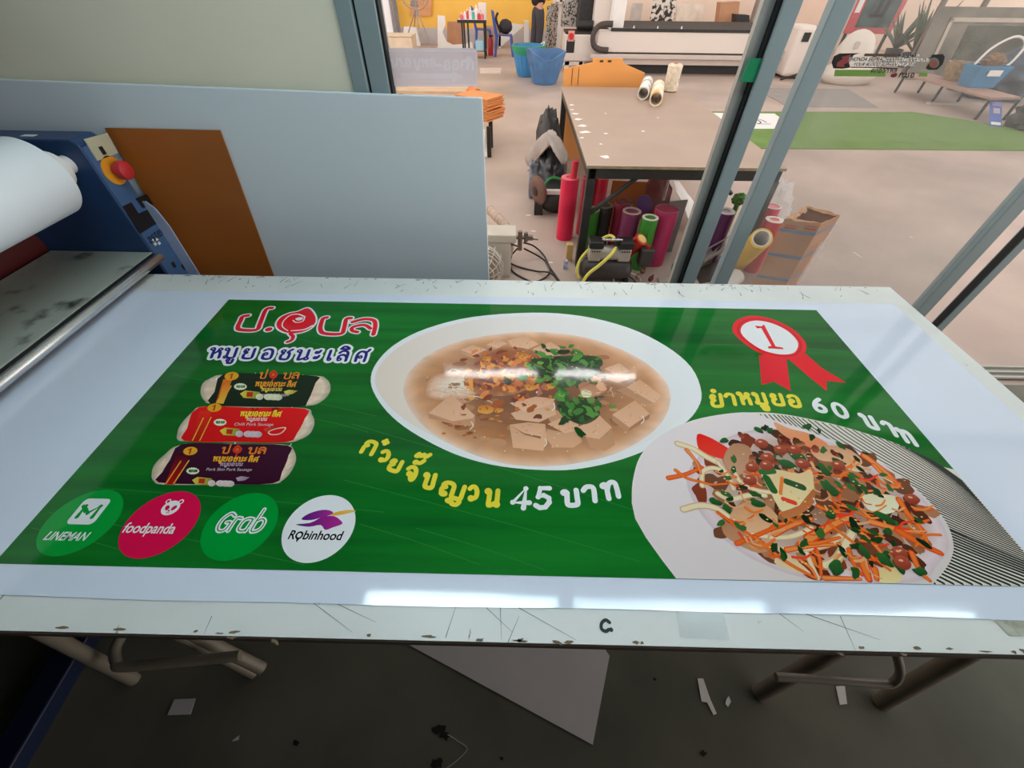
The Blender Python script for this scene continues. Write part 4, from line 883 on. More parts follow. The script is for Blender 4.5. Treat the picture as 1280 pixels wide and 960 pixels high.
# lettering running across the face: "aster" and a small mark under it
o_ = facep(187, 305) + Vector((.0055, 0, 0)); ya = (facep(205, 291) + Vector((.0055, 0, 0)) - o_); up_ = Vector((0, .0, .055))
cu = bpy.data.curves.new('lettering', 'FONT'); cu.body = 'aster'; cu.size = 1; ob = bpy.data.objects.new('lettering', cu); COL.objects.link(ob)
me = bpy.data.meshes.new_from_object(ob.evaluated_get(bpy.context.evaluated_depsgraph_get())); wdt = max(v.co.x for v in me.vertices)
lt = MB().add([o_ + ya * (v.co.x / wdt) + up_ * v.co.y for v in me.vertices], [tuple(pl.vertices) for pl in me.polygons]); bpy.data.objects.remove(ob)
lt.build('brand_lettering', M_black, face)
wm = MB()
for (x, y) in ((190, 301), (195, 299), (198, 304), (193, 305)):
    p = facep(x, y); wm.box(HX + .003, HX + .0045, p.y - .006, p.y + .006, p.z - .005, p.z + .005)
wm.build('peeling_sticker', M_paper, face)
p = at(67, 159, z=HZ + .001); MB().box(p.x - .025, p.x + .02, HY + .03, HY + .05, HZ, HZ + .001).build('top_sticker', M_paper, lam)
for (x, y, r) in ((216, 331, 1), (229, 333, 1.5)):
    bm_ = MB(); p = facep(x, y); bm_.box(HX + .003, HX + .0045, p.y - .008 * r, p.y + .008 * r, p.z - .012, p.z + .012); bm_.build('black_mark', M_black, face)
# pale edge strip on the far side of the face
e0, e1 = facep(184, 247), facep(252, 345)
MB().prism([(HX + .003, HY2 - .007, .3), (HX + .052, HY2 - .007, .3), (HX + .052, HY2 - .007, e0.z - .10), (HX + .040, HY2 - .007, e0.z - .03), (HX + .018, HY2 - .007, e0.z), (HX + .003, HY2 - .007, e0.z)], (0, .006, 0)).build('edge_strip', simple('pale_blue_strip', (172, 186, 214), rough=.4), lam, bevel=.002)
# top cover bar, rolls and feed plate run towards the viewer
YN = -.30
FE = HY - .13; rc = at(46, 222, Y=FE); RX, RZ = rc.x, rc.z; rr_ = .118
film = thing('film_roll', 'wide white film roll mounted on the blue laminator', 'roll', (RX, .6, RZ))
MB().cyl((RX, YN, RZ), (RX, FE, RZ), rr_, n=56).build('film', M_roll, film, smooth=40)
MB().pipe((RX, FE, RZ), (RX, FE + .001, RZ), rr_ * .98, .05).build('film_end', simple('white_roll_end', (206, 212, 216), rough=.5), film)
p = at(88, 206, Y=HY - .02)
MB().lathe([(0, 0), (.062, 0), (.062, .045), (.056, .05), (.056, .078), (.048, .084), (.030, .084), (.028, .128), (0, .128)], (RX, FE, RZ), (0, 1, 0)).build('core_plug', M_white, film, smooth=40)
rd = at(40, 305, Y=HY - .03)
MB().cyl((rd.x - .06, YN, rd.z - .01), (rd.x - .06, HY - .002, rd.z - .01), .075, n=40).build('pressure_roller', M_red_rubber, lam, smooth=40)
MB().cyl((rd.x - .08, YN, rd.z - .18), (rd.x - .08, HY - .002, rd.z - .18), .07, n=40).build('pressure_roller', M_red_rubber, lam, smooth=40)
fp = [at(187, 313, z=.842), at(100, 312, z=.842)]
MB().box(rd.x + .02, HX + .006, YN, HY - .004, .822, .842).build('feed_plate', M_bed, lam, bevel=.003)
rx = at(200, 318, z=.85).x
MB().cyl((rx - .012, YN, .836), (rx - .012, at(200, 317, z=.85).y, .836), .016, n=20).build('guide_rod', M_chrome, lam, smooth=40)
MB().box(HX + .006, rx - .03, YN, HY - .01, .818, .838).build('plate_lip', simple('black_rubber_lip', (26, 26, 26), rough=.6), lam)
MB().box(HX - .75, HX - .04, YN, HY, .35, .60).build('cabinet_body', M_blue, lam)
MB().box(HX - .72, HX - .06, HY + .01, HY2 - .01, 0, .11).build('stand_foot', M_blue, lam)
MB().box(HX - .72, HX - .06, YN, YN + .12, 0, .36).build('stand_foot', M_blue, lam)
p0, p1 = at(42, 880, z=.06), at(86, 808, z=.06); dr = (p1 - p0).normalized()
rail = MB(); nn = Vector((-dr.y, dr.x, 0)) * .042; A, B = p0 - dr * .3, Vector((p1.x, p1.y, .06)) + dr * .55
rail.prism([A - nn, A + nn, B + nn, B - nn], (0, 0, -.06)); tag(rail.build('floor_rail', simple('navy_enamel', (20, 34, 66), rough=.5), bevel=.006), 'dark blue steel rail lying on the floor under the left end of the white table', 'rail')

# --- steel trestles carrying the table
M_trestle = simple('cream_steel_tube', (128, 122, 108), rough=.45, var=.1)
M_brownmetal = simple('grey_brown_steel', (128, 116, 100), rough=.5, var=.2)
def leg(name, foot, mid, r, mat, par, yt):
    f = at(*foot, z=r); m = None
    lo, hi = .05, .75; f0 = at(*foot, z=0)
    # direction: choose height for the second pixel so the leg reaches the table underside at depth yt
    best = None
    for i in range(1, 80):
        zz = i * .01; q = at(*mid, z=zz); dd = q - f0
        if dd.z <= 0: continue
        tp_ = f0 + dd * (.75 / dd.z); er = abs(tp_.y - yt) + 3 * max(0, abs(tp_.x) - 1.38)
        if best is None or er < best[0]: best = (er, tp_)
    return MB().cyl(f0, best[1], r, n=14).build(name, mat, par, smooth=40), f0, best[1]
t = thing('trestle', 'cream tubular steel trestle under the left end of the white table', 'trestle', (-1.0, .4, 0), 'steel trestles under the white table')
_, a0, a1 = leg('leg', (168, 850), (66, 797), .019, M_trestle, t, .55)
_, b0, b1 = leg('leg', (328, 836), (240, 793), .019, M_trestle, t, .55)
_, _, _ = leg('leg', (318, 843), (228, 796), .015, M_trestle, t, .62)
def onleg(f, tp_, z): return f + (tp_ - f) * (z / tp_.z)
L0, R0 = onleg(a0, a1, .16), onleg(b0, b1, .16)
MB().tube([at(152, 795, z=.2), at(144, 812, z=.2), at(146, 828, z=.2), at(160, 833, z=.2), at(280, 822, z=.2), at(300, 819, z=.2)], .015, smooth=5).build('stretcher', M_trestle, t, smooth=60)
MB().cyl(a1 - Vector((.05, 0, .012)), b1 - Vector((-.05, 0, .012)), .018).build('top_rail', M_trestle, t, smooth=40)
t = thing('trestle', 'brown grey tubular steel trestle under the right end of the white table', 'trestle', (.9, .4, 0), 'steel trestles under the white table')
_, a0, a1 = leg('leg', (947, 868), (1022, 825), .024, M_brownmetal, t, .55)
_, b0, b1 = leg('leg', (1100, 878), (1170, 838), .024, M_brownmetal, t, .55)
L0, R0 = onleg(a0, a1, .2), onleg(b0, b1, .2)
MB().tube([at(970, 846, z=.2), at(1035, 850, z=.2), at(1100, 855, z=.2), at(1117, 853, z=.21), at(1125, 840, z=.25), at(1120, 815, z=.3)], .012, smooth=5).build('brace', M_trestle, t, smooth=60)
MB().cyl(a1 - Vector((.05, 0, .012)), b1 - Vector((-.05, 0, .012)), .018).build('top_rail', M_brownmetal, t, smooth=40)

# --- sheets and scraps on the front room floor
def sheet(name, pts, mat, label, cat, z=.0025, group=None, th=.0015):
    P = [at(*p, z=z) for p in pts]; return tag(MB().prism(P, (0, 0, -th)).build(name, mat), label, cat, group)
M_grey_sheet = simple('grey_white_sheet', (206, 204, 204), rough=.6, var=.04)
sheet('paper_sheet', [(500, 800), (620, 800), (754, 808), (762, 820), (741, 931)], M_grey_sheet, 'large pale pointed sheet lying on the floor under the middle of the white table', 'sheet')
sheet('paper_scrap', [(218, 874), (244, 873), (238, 893), (209, 894)], M_grey_sheet, 'small pale square scrap on the floor below the left trestle', 'scrap')
sheet('paper_scrap', [(872, 848), (879, 848), (888, 874), (896, 892), (892, 894), (884, 878), (877, 877)], M_paper, 'long thin white offcut on the floor left of the right trestle', 'scrap')
sheet('paper_scrap', [(908, 874), (911, 870), (914, 877), (910, 884), (907, 880)], M_paper, 'tiny white chip on the floor beside the long thin offcut', 'scrap')
sheet('paper_scrap', [(1045, 858), (1056, 857), (1059, 880), (1050, 881)], M_paper, 'narrow white scrap on the floor between the legs of the right trestle', 'scrap')
sheet('paper_scrap', [(292, 924), (299, 919), (298, 925), (290, 927)], M_grey_sheet, 'tiny white chip on the dark floor under the left half of the table', 'scrap')
M_dirt = simple('dark_floor_dirt', (20, 22, 18), rough=.9)
dm = MB()
for px, py, r, s_ in ((548, 912, .02, 0), (556, 920, .014, 1), (545, 955, .018, 2), (370, 929, .01, 3), (879, 941, .009, 4), (818, 849, .005, 5), (627, 948, .006, 6)):
    p = at(px, py, z=.001); flat_blob(dm, p.x, p.y, r, r * .7, .0012 + s_ * .0001, n=11)
o = dm.build('floor_dirt', M_dirt); tag(o, 'dark dirt spots and tape residue on the floor under the table', 'dirt', kind='stuff')
wt = MB(); ribbon(wt, [at(560, 918, z=.001), at(572, 926, z=.001), at(584, 936, z=.001), at(572, 950, z=.001), at(556, 962, z=.001)], .003, .0015); tag(wt.build('thin_wire', M_wire), 'thin pale wire lying bent on the floor beside the pointed sheet', 'wire')
# ------------------------------------------------------------------ the workshop behind the glass
def copy_thing(o, loc=None, rz=None):
    c = o.copy(); COL.objects.link(c)
    if loc is not None: c.location = loc
    if rz is not None: c.rotation_euler = (0, 0, rz)
    for ch in [x for x in bpy.data.objects if x.parent == o]:
        d_ = ch.copy(); COL.objects.link(d_); d_.parent = c
        for g in [x for x in bpy.data.objects if x.parent == ch]: e_ = g.copy(); COL.objects.link(e_); e_.parent = d_
    return c
def lump(mb, c, r, amp=.25, fr=3, seed=0, n=28, m=18, flat=None):
    c = Vector(c); vs = []; fs = []
    for i in range(m + 1):
        th = pi * i / m
        for k in range(n):
            d_ = Vector((sin(th) * cos(2 * pi * k / n), sin(th) * sin(2 * pi * k / n), cos(th)))
            q = 1 + amp * mnoise.fractal(d_ * fr + Vector((seed, seed * 2, 0)), .8, 2, 3)
            v = c + Vector((d_.x * r[0] * q, d_.y * r[1] * q, d_.z * r[2] * q))
            if flat is not None: v.z = max(v.z, flat)
            vs.append(v)
    for i in range(m): fs += [(i * n + k, (i + 1) * n + k, (i + 1) * n + (k + 1) % n, i * n + (k + 1) % n) for k in range(n)]
    return mb.add(vs, fs)

# --- plywood work table
M_ply = simple('worn_plywood_top', (176, 152, 136), rough=.6, var=.08, scale=2.2)
M_plyedge = simple('plywood_edge', (170, 150, 116), rough=.8, var=.25, scale=20)
M_steel = simple('black_steel_frame', (46, 44, 42), rough=.5, metal=.1, var=.25, scale=10)
wx0, wx1, wy0, wy1, wz = .455, 1.78, 2.895, 5.49, .75
wt_ = thing('work_table', 'long plywood topped work table on a black steel frame behind the glass', 'table', (1.1, 4.2, 0))
mb = MB(); mb.mat(0).box(wx0, wx1, wy0, wy1, wz - .003, wz); mb.mat(1).box(wx0 + .001, wx1 - .001, wy0 + .001, wy1 - .001, wz - .018, wz - .003); mb.build('tabletop', [M_ply, M_plyedge], wt_)
mb = MB().box(wx0 + .02, wx1 - .02, wy0 + .012, wy0 + .05, wz - .085, wz - .018).box(wx0 + .02, wx1 - .02, wy1 - .05, wy1 - .012, wz - .085, wz - .018).box(wx0 + .012, wx0 + .05, wy0 + .05, wy1 - .05, wz - .085, wz - .018).box(wx1 - .05, wx1 - .012, wy0 + .05, wy1 - .05, wz - .085, wz - .018)
mb.build('apron_frame', M_steel, wt_)
for lx in (wx0 + .012, wx1 - .072):
    for ly in (wy0 + .012, wy1 - .072): MB().box(lx, lx + .06, ly, ly + .06, 0, wz - .018).build('leg', M_steel, wt_, bevel=.004)
MB().cyl((wx0 + .05, wy0 + .04, .40), (wx0 + .36, wy0 + .04, wz - .08), .016, n=10).build('brace', M_steel, wt_)
MB().cyl((wx1 - .05, wy0 + .5, .40), (wx1 - .36, wy0 + .5, wz - .08), .016, n=10).build('brace', M_steel, wt_)
MB().box(wx1 - .10, wx1 - .012, wy0 + .0, wy0 + .012, .02, wz - .085).build('leg_plate', simple('scuffed_grey_green_plate', (66, 66, 60), rough=.4, metal=.2, var=.45, scale=9), wt_)

def tube_thing(name, a_, b_, r, mat, matc, label, cat='tube', hollow=.82, group=None):
    t = thing(name, label, cat, a_, group)
    MB().pipe(a_, b_, r, r * hollow, 32).build('wrapped_tube', mat, t, smooth=40)
    return t
def printed_tube(name, base, bands, rough=.5):   # paper colour with printed bands along the tube (object space noise)
    return mk(name, rgb(*base), col2=rgb(*bands), scale=7, edge=(.42, .5), rough=rough)
for (f_, b_, r, mt, lab) in (((804, 117), (812, 95), .056, printed_tube('white_tube_grey_print', (236, 232, 226), (150, 158, 150)), 'white cardboard tube with grey green print lying on the plywood table'),
                          ((820, 124), (826, 94), .060, printed_tube('white_tube_orange_print', (240, 230, 214), (240, 190, 110)), 'white cardboard tube with pale orange print lying on the plywood table')):
    A = at(*f_, z=wz + r); B = at(*b_, z=wz + r); B = A + (B - A).normalized() * min((B - A).length, .62)
    tube_thing('cardboard_tube', A, B, r, mt, None, lab, group='cardboard tubes on the work table')
A = at(839, 116, z=wz); A.y += .07; B = A + Vector((0, 0, .26))
sp_ = thing('string_spool', 'cream spool of string standing on the plywood table beside the tubes', 'spool', A)
ax_ = (B - A).normalized()
MB().lathe([(.0, 0), (.055, 0), (.074, .012), (.07, .12), (.075, .22), (.06, .235), (.022, .235), (.0, .235)], A, ax_, 36).build('wound_string', mk('cream_string', rgb(236, 222, 200), rough=.9, var=.2, scale=40, bump=.6, bscale=90), sp_, smooth=40)
MB().pipe(A + ax_ * .001, A + ax_ * .245, .02, .014, 16).build('core', M_card, sp_)
# orange board with the stepped outline behind the table
M_orange = simple('orange_plywood', (240, 166, 92), rough=.55, var=.06, scale=2)
def obp(px, py): p = at(px, py, Y=5.56); return Vector((p.x, 5.56, p.z))
l_, r_ = obp(705, 107).x, obp(806, 107).x
P = [Vector((l_, 5.56, 0)), Vector((r_, 5.56, 0)), obp(806, 91), obp(779, 79), obp(779, 73), obp(741, 73), obp(741, 78), obp(705, 86)]
ob_ = thing('shaped_board', 'orange board with sloping shoulders and a flat tab standing behind the plywood table', 'board', (1, 5.57, 0))
MB().prism(P, (0, .018, 0)).build('board', M_orange, ob_, bevel=.002)
mb = MB()
for px in (714, 722): p0, p1 = obp(px, 106), obp(px + 2, 85); mb.cyl((p0.x, 5.5585, p0.z), (p1.x, 5.5585, p1.z), .003, n=6)
for px in (752, 762): p0 = obp(px, 76.5); mb.box(p0.x - .02, p0.x + .02, 5.557, 5.56, p0.z - .008, p0.z + .008)
mb.build('pencil_line', M_steel, ob_)['kind'] = 'stuff'
for i, (px, py, s) in enumerate(((702, 131, .03), (704, 137, .02), (717, 142, .035), (713, 149, .04), (718, 157, .045), (718, 165, .05), (716, 172, .02), (751, 180, .016), (756, 196, .04), (757, 142, .014), (757, 167, .022), (804, 164, .018), (822, 147, .014))):
    p = at(px, py, z=wz + .001); p.x = max(p.x, wx0 + s * 1.4); a_ = random.uniform(-.4, .5); q = []
    for k in range(4): t = a_ + k * pi / 2 + random.uniform(-.4, .4); q.append((p.x + s * cos(t) * 1.0, p.y + s * sin(t) * .9, wz + .0006))
    tag(MB().prism(q, (0, 0, .001)).build('paper_scrap', M_paper), 'small white offcut scattered on the plywood work table', 'scrap', 'white offcuts on the plywood table')

# --- vinyl rolls standing under and around the work table
def vroll(px, py, h, r, col, label, core=(226, 214, 200), lean=(0, 0), hollow=.8, name='vinyl_roll', ro=.3):
    p = at(px, py, z=h); t = thing(name, label, 'roll', (p.x, p.y, 0), 'vinyl rolls standing around the work table')
    a_ = Vector((p.x, p.y, 0)); b_ = Vector((p.x + lean[0], p.y + lean[1], h))
    MB().cyl(a_, b_ , r, n=36, caps=True).build('vinyl', simple('vinyl_%d_%d_%d' % col, col, rough=ro, var=.06), t, smooth=40)
    ax = (b_ - a_).normalized(); MB().pipe(b_ - ax * .001, b_ + ax * .004, r * .99, r * hollow, 32).build('core_rim', simple('core_%d' % core[0], core, rough=.7), t, smooth=40)
    return t, a_, b_
t, a_, b_ = vroll(713, 222, .50, .072, (226, 28, 76), 'tall crimson vinyl roll standing outside the left table leg', (236, 120, 130), hollow=.5)
MB().cyl(b_ + Vector((.02, -.02, -.02)), b_ + Vector((.025, -.025, .13)), .026, n=16).build('inner_core', simple('red_core_tube', (206, 40, 60), rough=.5), t, smooth=40)
vroll(740, 262, .36, .062, (60, 132, 44), 'green vinyl roll with a black band next to the left table leg', (150, 140, 124))
vroll(757, 257, .37, .060, (66, 60, 58), 'charcoal vinyl roll behind the green roll near the left table leg', (120, 110, 100))
vroll(737, 222, .47, .058, (190, 44, 70), 'crimson vinyl roll farthest back under the left end of the plywood table', (200, 120, 120))
vroll(753, 222, .47, .055, (206, 36, 66), 'red vinyl roll at the back beside the leaning orange sheet under the plywood table', (214, 120, 120))
vroll(780, 253, .40, .066, (150, 34, 62), 'dark maroon vinyl roll under the middle of the plywood table', (92, 72, 66))
vroll(790, 264, .40, .070, (136, 60, 100), 'purple vinyl roll with a cream core under the plywood table', (196, 176, 160), hollow=.7)
vroll(813, 272, .40, .060, (62, 148, 50), 'green vinyl roll with a white core behind the red and yellow roll', (244, 232, 226), hollow=.66)
vroll(834, 261, .43, .086, (186, 46, 96), 'wide magenta vinyl roll beside the grey sheet', (120, 126, 124), hollow=.93)
vroll(892, 254, .42, .062, (44, 96, 164), 'blue vinyl roll seen between the two door stiles', (110, 96, 86))
vroll(907, 264, .40, .070, (96, 40, 98), 'dark purple vinyl roll seen between the two door stiles', (226, 218, 214), hollow=.5)
vroll(968, 275, .40, .062, (222, 70, 80), 'coral red vinyl roll with a white core beside the cardboard box', (240, 228, 222), hollow=.55)
vroll(966, 258, .42, .060, (206, 60, 80), 'coral red vinyl roll with a tall white core behind the cardboard box', (236, 226, 226), hollow=.85)
# tilted rolls
def troll(f_, b_, r, col, label, core, fz, bz, hollow=.75):
    A, B = at(*f_, z=fz), at(*b_, z=bz); t = thing('vinyl_roll', label, 'roll', (B.x, B.y, 0), 'vinyl rolls standing around the work table')
    MB().pipe(A, B, r, r * hollow, 32).build('vinyl', simple('vinyl_t%d_%d' % col[:2], col, rough=.35), t, smooth=40)
    d_ = (A - B).normalized(); MB().pipe(A - d_ * (.02 if r < .06 else .2), A + d_ * .003, r * (hollow + .02), r * hollow * .9, 32).build('core_rim', simple('core_t%d' % core[0], core, rough=.7), t, smooth=40); return t, A, B
t, A, B = troll((802, 299), (783, 316), .050, (206, 44, 34), 'short red roll with a yellow core leaning over the compressor', (226, 150, 90), .30, .16)
d_ = (A - B).normalized(); MB().cyl(A - d_ * .01, A + d_ * .008, .034, n=20).build('yellow_core', simple('yellow_core_plug', (240, 206, 130), rough=.6), t, smooth=40)
troll((952, 298), (916, 334), .066, (238, 196, 74), 'yellow vinyl roll leaning to the right in front of the red rolls', (236, 230, 224), .47, .05, .8)
troll((922, 345), (896, 362), .055, (236, 230, 224), 'white paper roll lying below the yellow roll', (226, 220, 214), .12, .07, .7)
t, A, B = troll((858, 334), (843, 336), .042, (40, 132, 92), 'small green tape roll with a white core beside the compressor', (240, 236, 232), .10, .10, .72)
# leaning sheets under the table
def lean_board(name, px, col, label, Y, th=.01, cat='sheet', zb=None):
    P = [at(x, y, Y=Y) for x, y in px]
    if len(P) == 2: P = [P[0], P[1], Vector((P[1].x, Y, 0)), Vector((P[0].x, Y, 0))]
    return tag(MB().prism([Vector((p.x, Y, max(0, p.z))) for p in P], (0, th, 0)).build(name, simple('m_' + name + str(col[0]), col, rough=.5, var=.08)), label, cat)
lean_board('orange_sheet', [(766, 226), (809, 228)], (176, 100, 44), 'orange brown sheet leaning upright among the rolls under the plywood table', 3.55)
lean_board('grey_sheet', [(838, 252), (860, 250)], (150, 144, 146), 'grey plastic sheet standing beside the wide magenta roll', 3.18)
lean_board('purple_disc', [(806 + 10 * cos(2 * pi * k / 16), 255 + 11 * sin(2 * pi * k / 16)) for k in range(16)], (116, 76, 150), 'purple disc with an orange rim behind the maroon rolls', 3.5)
mb = MB(); p = at(826, 236, Y=3.75); lump(mb, (p.x - .03, 3.78, .20), (.15, .09, .20), .12, 2, 3, flat=0)
bg = thing('brown_bag', 'dark red brown bag with a metal rail standing behind the purple disc', 'bag', (p.x, 3.75, 0)); mb.build('bag_body', simple('maroon_bag_cloth', (124, 62, 58), rough=.6, bump=.2, bscale=20), bg, smooth=60)
p1_, p2_ = at(836, 224, Y=3.62), at(829, 250, Y=3.62); MB().cyl((p1_.x, 3.62, p1_.z), (p2_.x, 3.62, p2_.z), .012, n=10).build('metal_rail', M_chrome, bg, smooth=40)
P = [at(842, 225, z=.40), at(848, 226, z=.34), at(870, 256, z=.06), at(866, 288, z=.03), at(850, 262, z=.1)]
mb = MB(); mb.grid(lambda u, v: (P[0].lerp(P[1], u)).lerp(P[4].lerp(P[2], u) if v < .5 else P[3].lerp(P[2], u), v) + Vector((0, 0, .02 * mnoise.noise(Vector((u * 4, v * 5, 1))))), 14, 18)
tag(mb.build('white_sheet', M_paper, smooth=60, solid=.002), 'crumpled white plastic sheet sliding down behind the grey sheet', 'sheet')

# --- compressor with yellow hoses
M_alum_cast = simple('cast_aluminium', (186, 178, 170), rough=.4, metal=.4, var=.15)
cy = 2.74; cp = thing('air_compressor', 'black and silver twin head air compressor with yellow hoses beneath the plywood table', 'compressor', (.66, cy, 0))
def cpp(px, py, y=cy): p = at(px, py, Y=y); return Vector((p.x, y, p.z))
xl, xr = cpp(733, 330).x, cpp(784, 330).x
MB().lathe([(0, 0), (.05, .006), (.075, .03), (.08, .06), (.08, .33), (.075, .36), (.05, .385), (0, .39)], (xl - .05, cy, .09), (1, 0, 0), 28).build('air_tank', simple('dark_grey_tank', (64, 58, 58), rough=.4, metal=.2), cp, smooth=40)
for lx in (xl, xr): MB().box(lx - .01, lx + .02, cy - .06, cy + .06, 0, .03).build('foot', M_black, cp, bevel=.004)
MB().cyl((xl + .04, cy, .215), (xr - .04, cy, .215), .052, n=24).build('motor', M_alum_cast, cp, smooth=40)
for i, lx in enumerate((xl + .045, xr - .045)):
    hd = MB().box(lx - .045, lx + .045, cy - .05, cy + .05, .165, .265).build('pump_body', M_alum_cast, cp, bevel=.012)
    vm = MB()
    for k in range(4): vm.box(lx - .03 + k * .017, lx - .02 + k * .017, cy - .052, cy - .049, .242, .252)
    vm.build('cooling_vent', M_black, hd)
    MB().box(lx - .052, lx + .052, cy - .055, cy + .055, .268, .315).build('cylinder_head', M_black, cp, bevel=.008)
MB().cyl((xl + .08, cy - .02, .322), (xr - .08, cy - .02, .322), .009, n=10).build('head_pipe', M_chrome, cp, smooth=40)
p = cpp(807, 322); MB().box(p.x - .05, p.x + .045, cy - .04, cy + .05, .12, .255).build('pressure_switch', simple('charcoal_box', (60, 54, 52), rough=.5), cp, bevel=.01)
MB().cyl((p.x, cy, .255), (p.x, cy, .275), .016, n=14).build('switch_knob', simple('red_switch_knob', (180, 50, 44), rough=.4), cp, smooth=40)
for k, (qx, qy, c_) in enumerate(((803, 338, (120, 70, 60)), (812, 350, (110, 40, 46)), (797, 345, (150, 120, 100)))):
    q = cpp(qx, qy, cy - .05); MB().lathe([(0, 0), (.012, 0), (.018, .01), (.018, .03), (.01, .036), (.006, .06), (0, .06)], (q.x, q.y, max(.02, q.z - .02)), (.2, -.3, 1), 14).build('valve', simple('valve_%d' % k, c_, rough=.35, metal=.5), cp, smooth=40)
M_hose = simple('yellow_hose', (226, 214, 96), rough=.4, var=.05)
H_ = [Vector((cpp(723, 352, cy - .05).x, cy - .05, .03)), cpp(721, 338, cy - .04), cpp(727, 322, cy), cpp(745, 304, cy + .03), cpp(760, 295, cy + .02), cpp(767, 297, cy), cpp(769, 303, cy - .01)]
MB().tube(H_, .011, 12, smooth=6).build('yellow_hose', M_hose, cp, smooth=60)
H_ = [cpp(770, 309, cy - .03), cpp(764, 318, cy - .09), cpp(750, 331, cy - .12), cpp(736, 342, cy - .13), cpp(729, 352, cy - .14), cpp(727, 366, cy - .14)]; H_[-1].z = .02
MB().tube(H_, .012, 12, smooth=6).build('yellow_hose', M_hose, cp, smooth=60)
MB().tube([cpp(767, 298, cy), cpp(770, 304, cy - .015), cpp(770, 310, cy - .03)], .015, 12, smooth=4).build('hose_sleeve', M_dark, cp, smooth=60)
for k, pts in enumerate((((782, 342), (792, 350), (800, 362)), ((786, 340), (798, 346), (806, 360)), ((768, 342), (767, 352), (775, 360)))):
    MB().tube([cpp(*q, cy - .05) for q in pts], .005, 8, smooth=5).build('wire_lead', M_wire if k else M_black, cp, smooth=60)
tag(MB().box(*(lambda p: (p.x - .05, p.x + .05, p.y - .03, p.y + .03, 0, .02))(at(830, 352, z=0))).build('tool_part', M_alum_cast, bevel=.004), 'small silver metal part lying right of the compressor by the door stile', 'part')
# small carton, blue packet against the table leg
p = at(712, 318, z=.05); tag(MB().box(p.x - .03, p.x + .02, p.y - .02, p.y + .03, 0, .14).build('small_carton', simple('yellow_tan_carton', (214, 176, 112), rough=.8), bevel=.002), 'small tan carton at the foot of the left table leg', 'carton')
p = at(709, 331, z=.03); tag(MB().box(p.x - .03, p.x + .0, p.y - .02, p.y + .02, 0, .07).build('blue_packet', simple('blue_white_packet', (70, 90, 170), rough=.5, col2=rgb(210, 214, 230), scale=30), bevel=.002), 'blue and white packet in front of the left table leg', 'packet')

# --- bags and gear piled left of the work table
p = at(692, 250, z=.1); dg = thing('duffel_bag', 'black duffel bag with a green strap on the floor left of the plywood table', 'bag', (p.x, p.y, 0))
mb = MB(); lump(mb, (p.x - .0, p.y + .04, .13), (.17, .2, .14), .1, 2, 5, flat=0); mb.build('bag_body', simple('black_bag_cloth', (40, 38, 36), rough=.7, bump=.2, bscale=20), dg, smooth=60)
MB().tube([(p.x - .12, p.y - .10, .02), (p.x - .13, p.y - .02, .16), (p.x - .05, p.y + .02, .285), (p.x + .06, p.y + .03, .28)], .014, 8, smooth=6).build('green_strap', simple('green_webbing', (60, 160, 96), rough=.7), dg, smooth=60)
MB().box(p.x - .09, p.x + .05, p.y - .14, p.y - .10, .20, .24).build('white_buckle', M_white, dg, bevel=.006)
p = at(674, 218, z=.36); wl_ = thing('caster_wheel', 'brown round wheel with dark tyre sticking out of the pile left of the plywood table', 'wheel', (p.x, p.y, 0))
MB().lathe([(.0, -.03), (.06, -.035), (.10, -.03), (.125, -.01), (.125, .01), (.10, .03), (.06, .035), (0, .03)], (p.x, p.y, .22), (1, .6, .1), 32).build('tyre', simple('brown_rubber', (112, 76, 62), rough=.6), wl_, smooth=40)
MB().lathe([(0, -.045), (.04, -.04), (.05, .0), (.04, .04), (0, .045)], (p.x, p.y, .22), (1, .6, .1), 20).build('hub', M_dark, wl_, smooth=40)
MB().box(p.x - .03, p.x + .05, p.y - .03, p.y + .03, 0, .12).build('fork', M_dark, wl_)
p = at(694, 205, z=.42); mb = MB(); lump(mb, (p.x, p.y + .30, .24), (.15, .2, .25), .28, 2.4, 9, flat=0)
tag(mb.build('wrapped_bundle', simple('dark_blue_plastic', (62, 70, 84), rough=.25, col2=rgb(30, 32, 38), scale=6, bump=.5, bscale=14), smooth=60), 'dark blue plastic wrapped bundle against the left side of the plywood table', 'bundle')
p = at(690, 178, z=.5); mb = MB(); lump(mb, (p.x - .0, p.y + .62, .30), (.13, .25, .33), .25, 2.2, 12, flat=0)
jk = mb.build('black_jacket', simple('black_cloth', (34, 33, 36), rough=.6, col2=rgb(70, 66, 66), scale=6, bump=.4, bscale=10), smooth=60); tag(jk, 'black cloth heap hanging down the far left side of the plywood table', 'cloth')
p = at(688, 168, z=.6); gs = MB(); CP_ = crom([at(660, 200, z=.26), at(672, 180, z=.5), at(686, 164, z=.63), at(695, 174, z=.6), at(706, 192, z=.5)], 5)
gs.grid(lambda u, v: CP_[min(int(u * 20), 20)] + Vector((.03 * sin(v * 9 + u * 5), (v - .5) * .30, .02 * sin(v * 14 + u * 8) - .12 * abs(v - .5))), 20, 12)
tag(gs.build('grey_cloth', simple('pale_grey_cloth', (176, 164, 158), rough=.8, bump=.4, bscale=12), smooth=60, solid=.012), 'pale grey cloth draped over the pile left of the plywood table', 'cloth')
p = at(668, 207, z=.3); tag(MB().box(p.x - .05, p.x + .05, p.y - .06, p.y + .08, 0, .34).build('blue_packet', simple('dark_blue_wrap', (50, 62, 96), rough=.25, col2=rgb(170, 176, 186), scale=12), bevel=.02), 'shiny dark blue packet at the left edge of the pile beside the plywood table', 'packet')

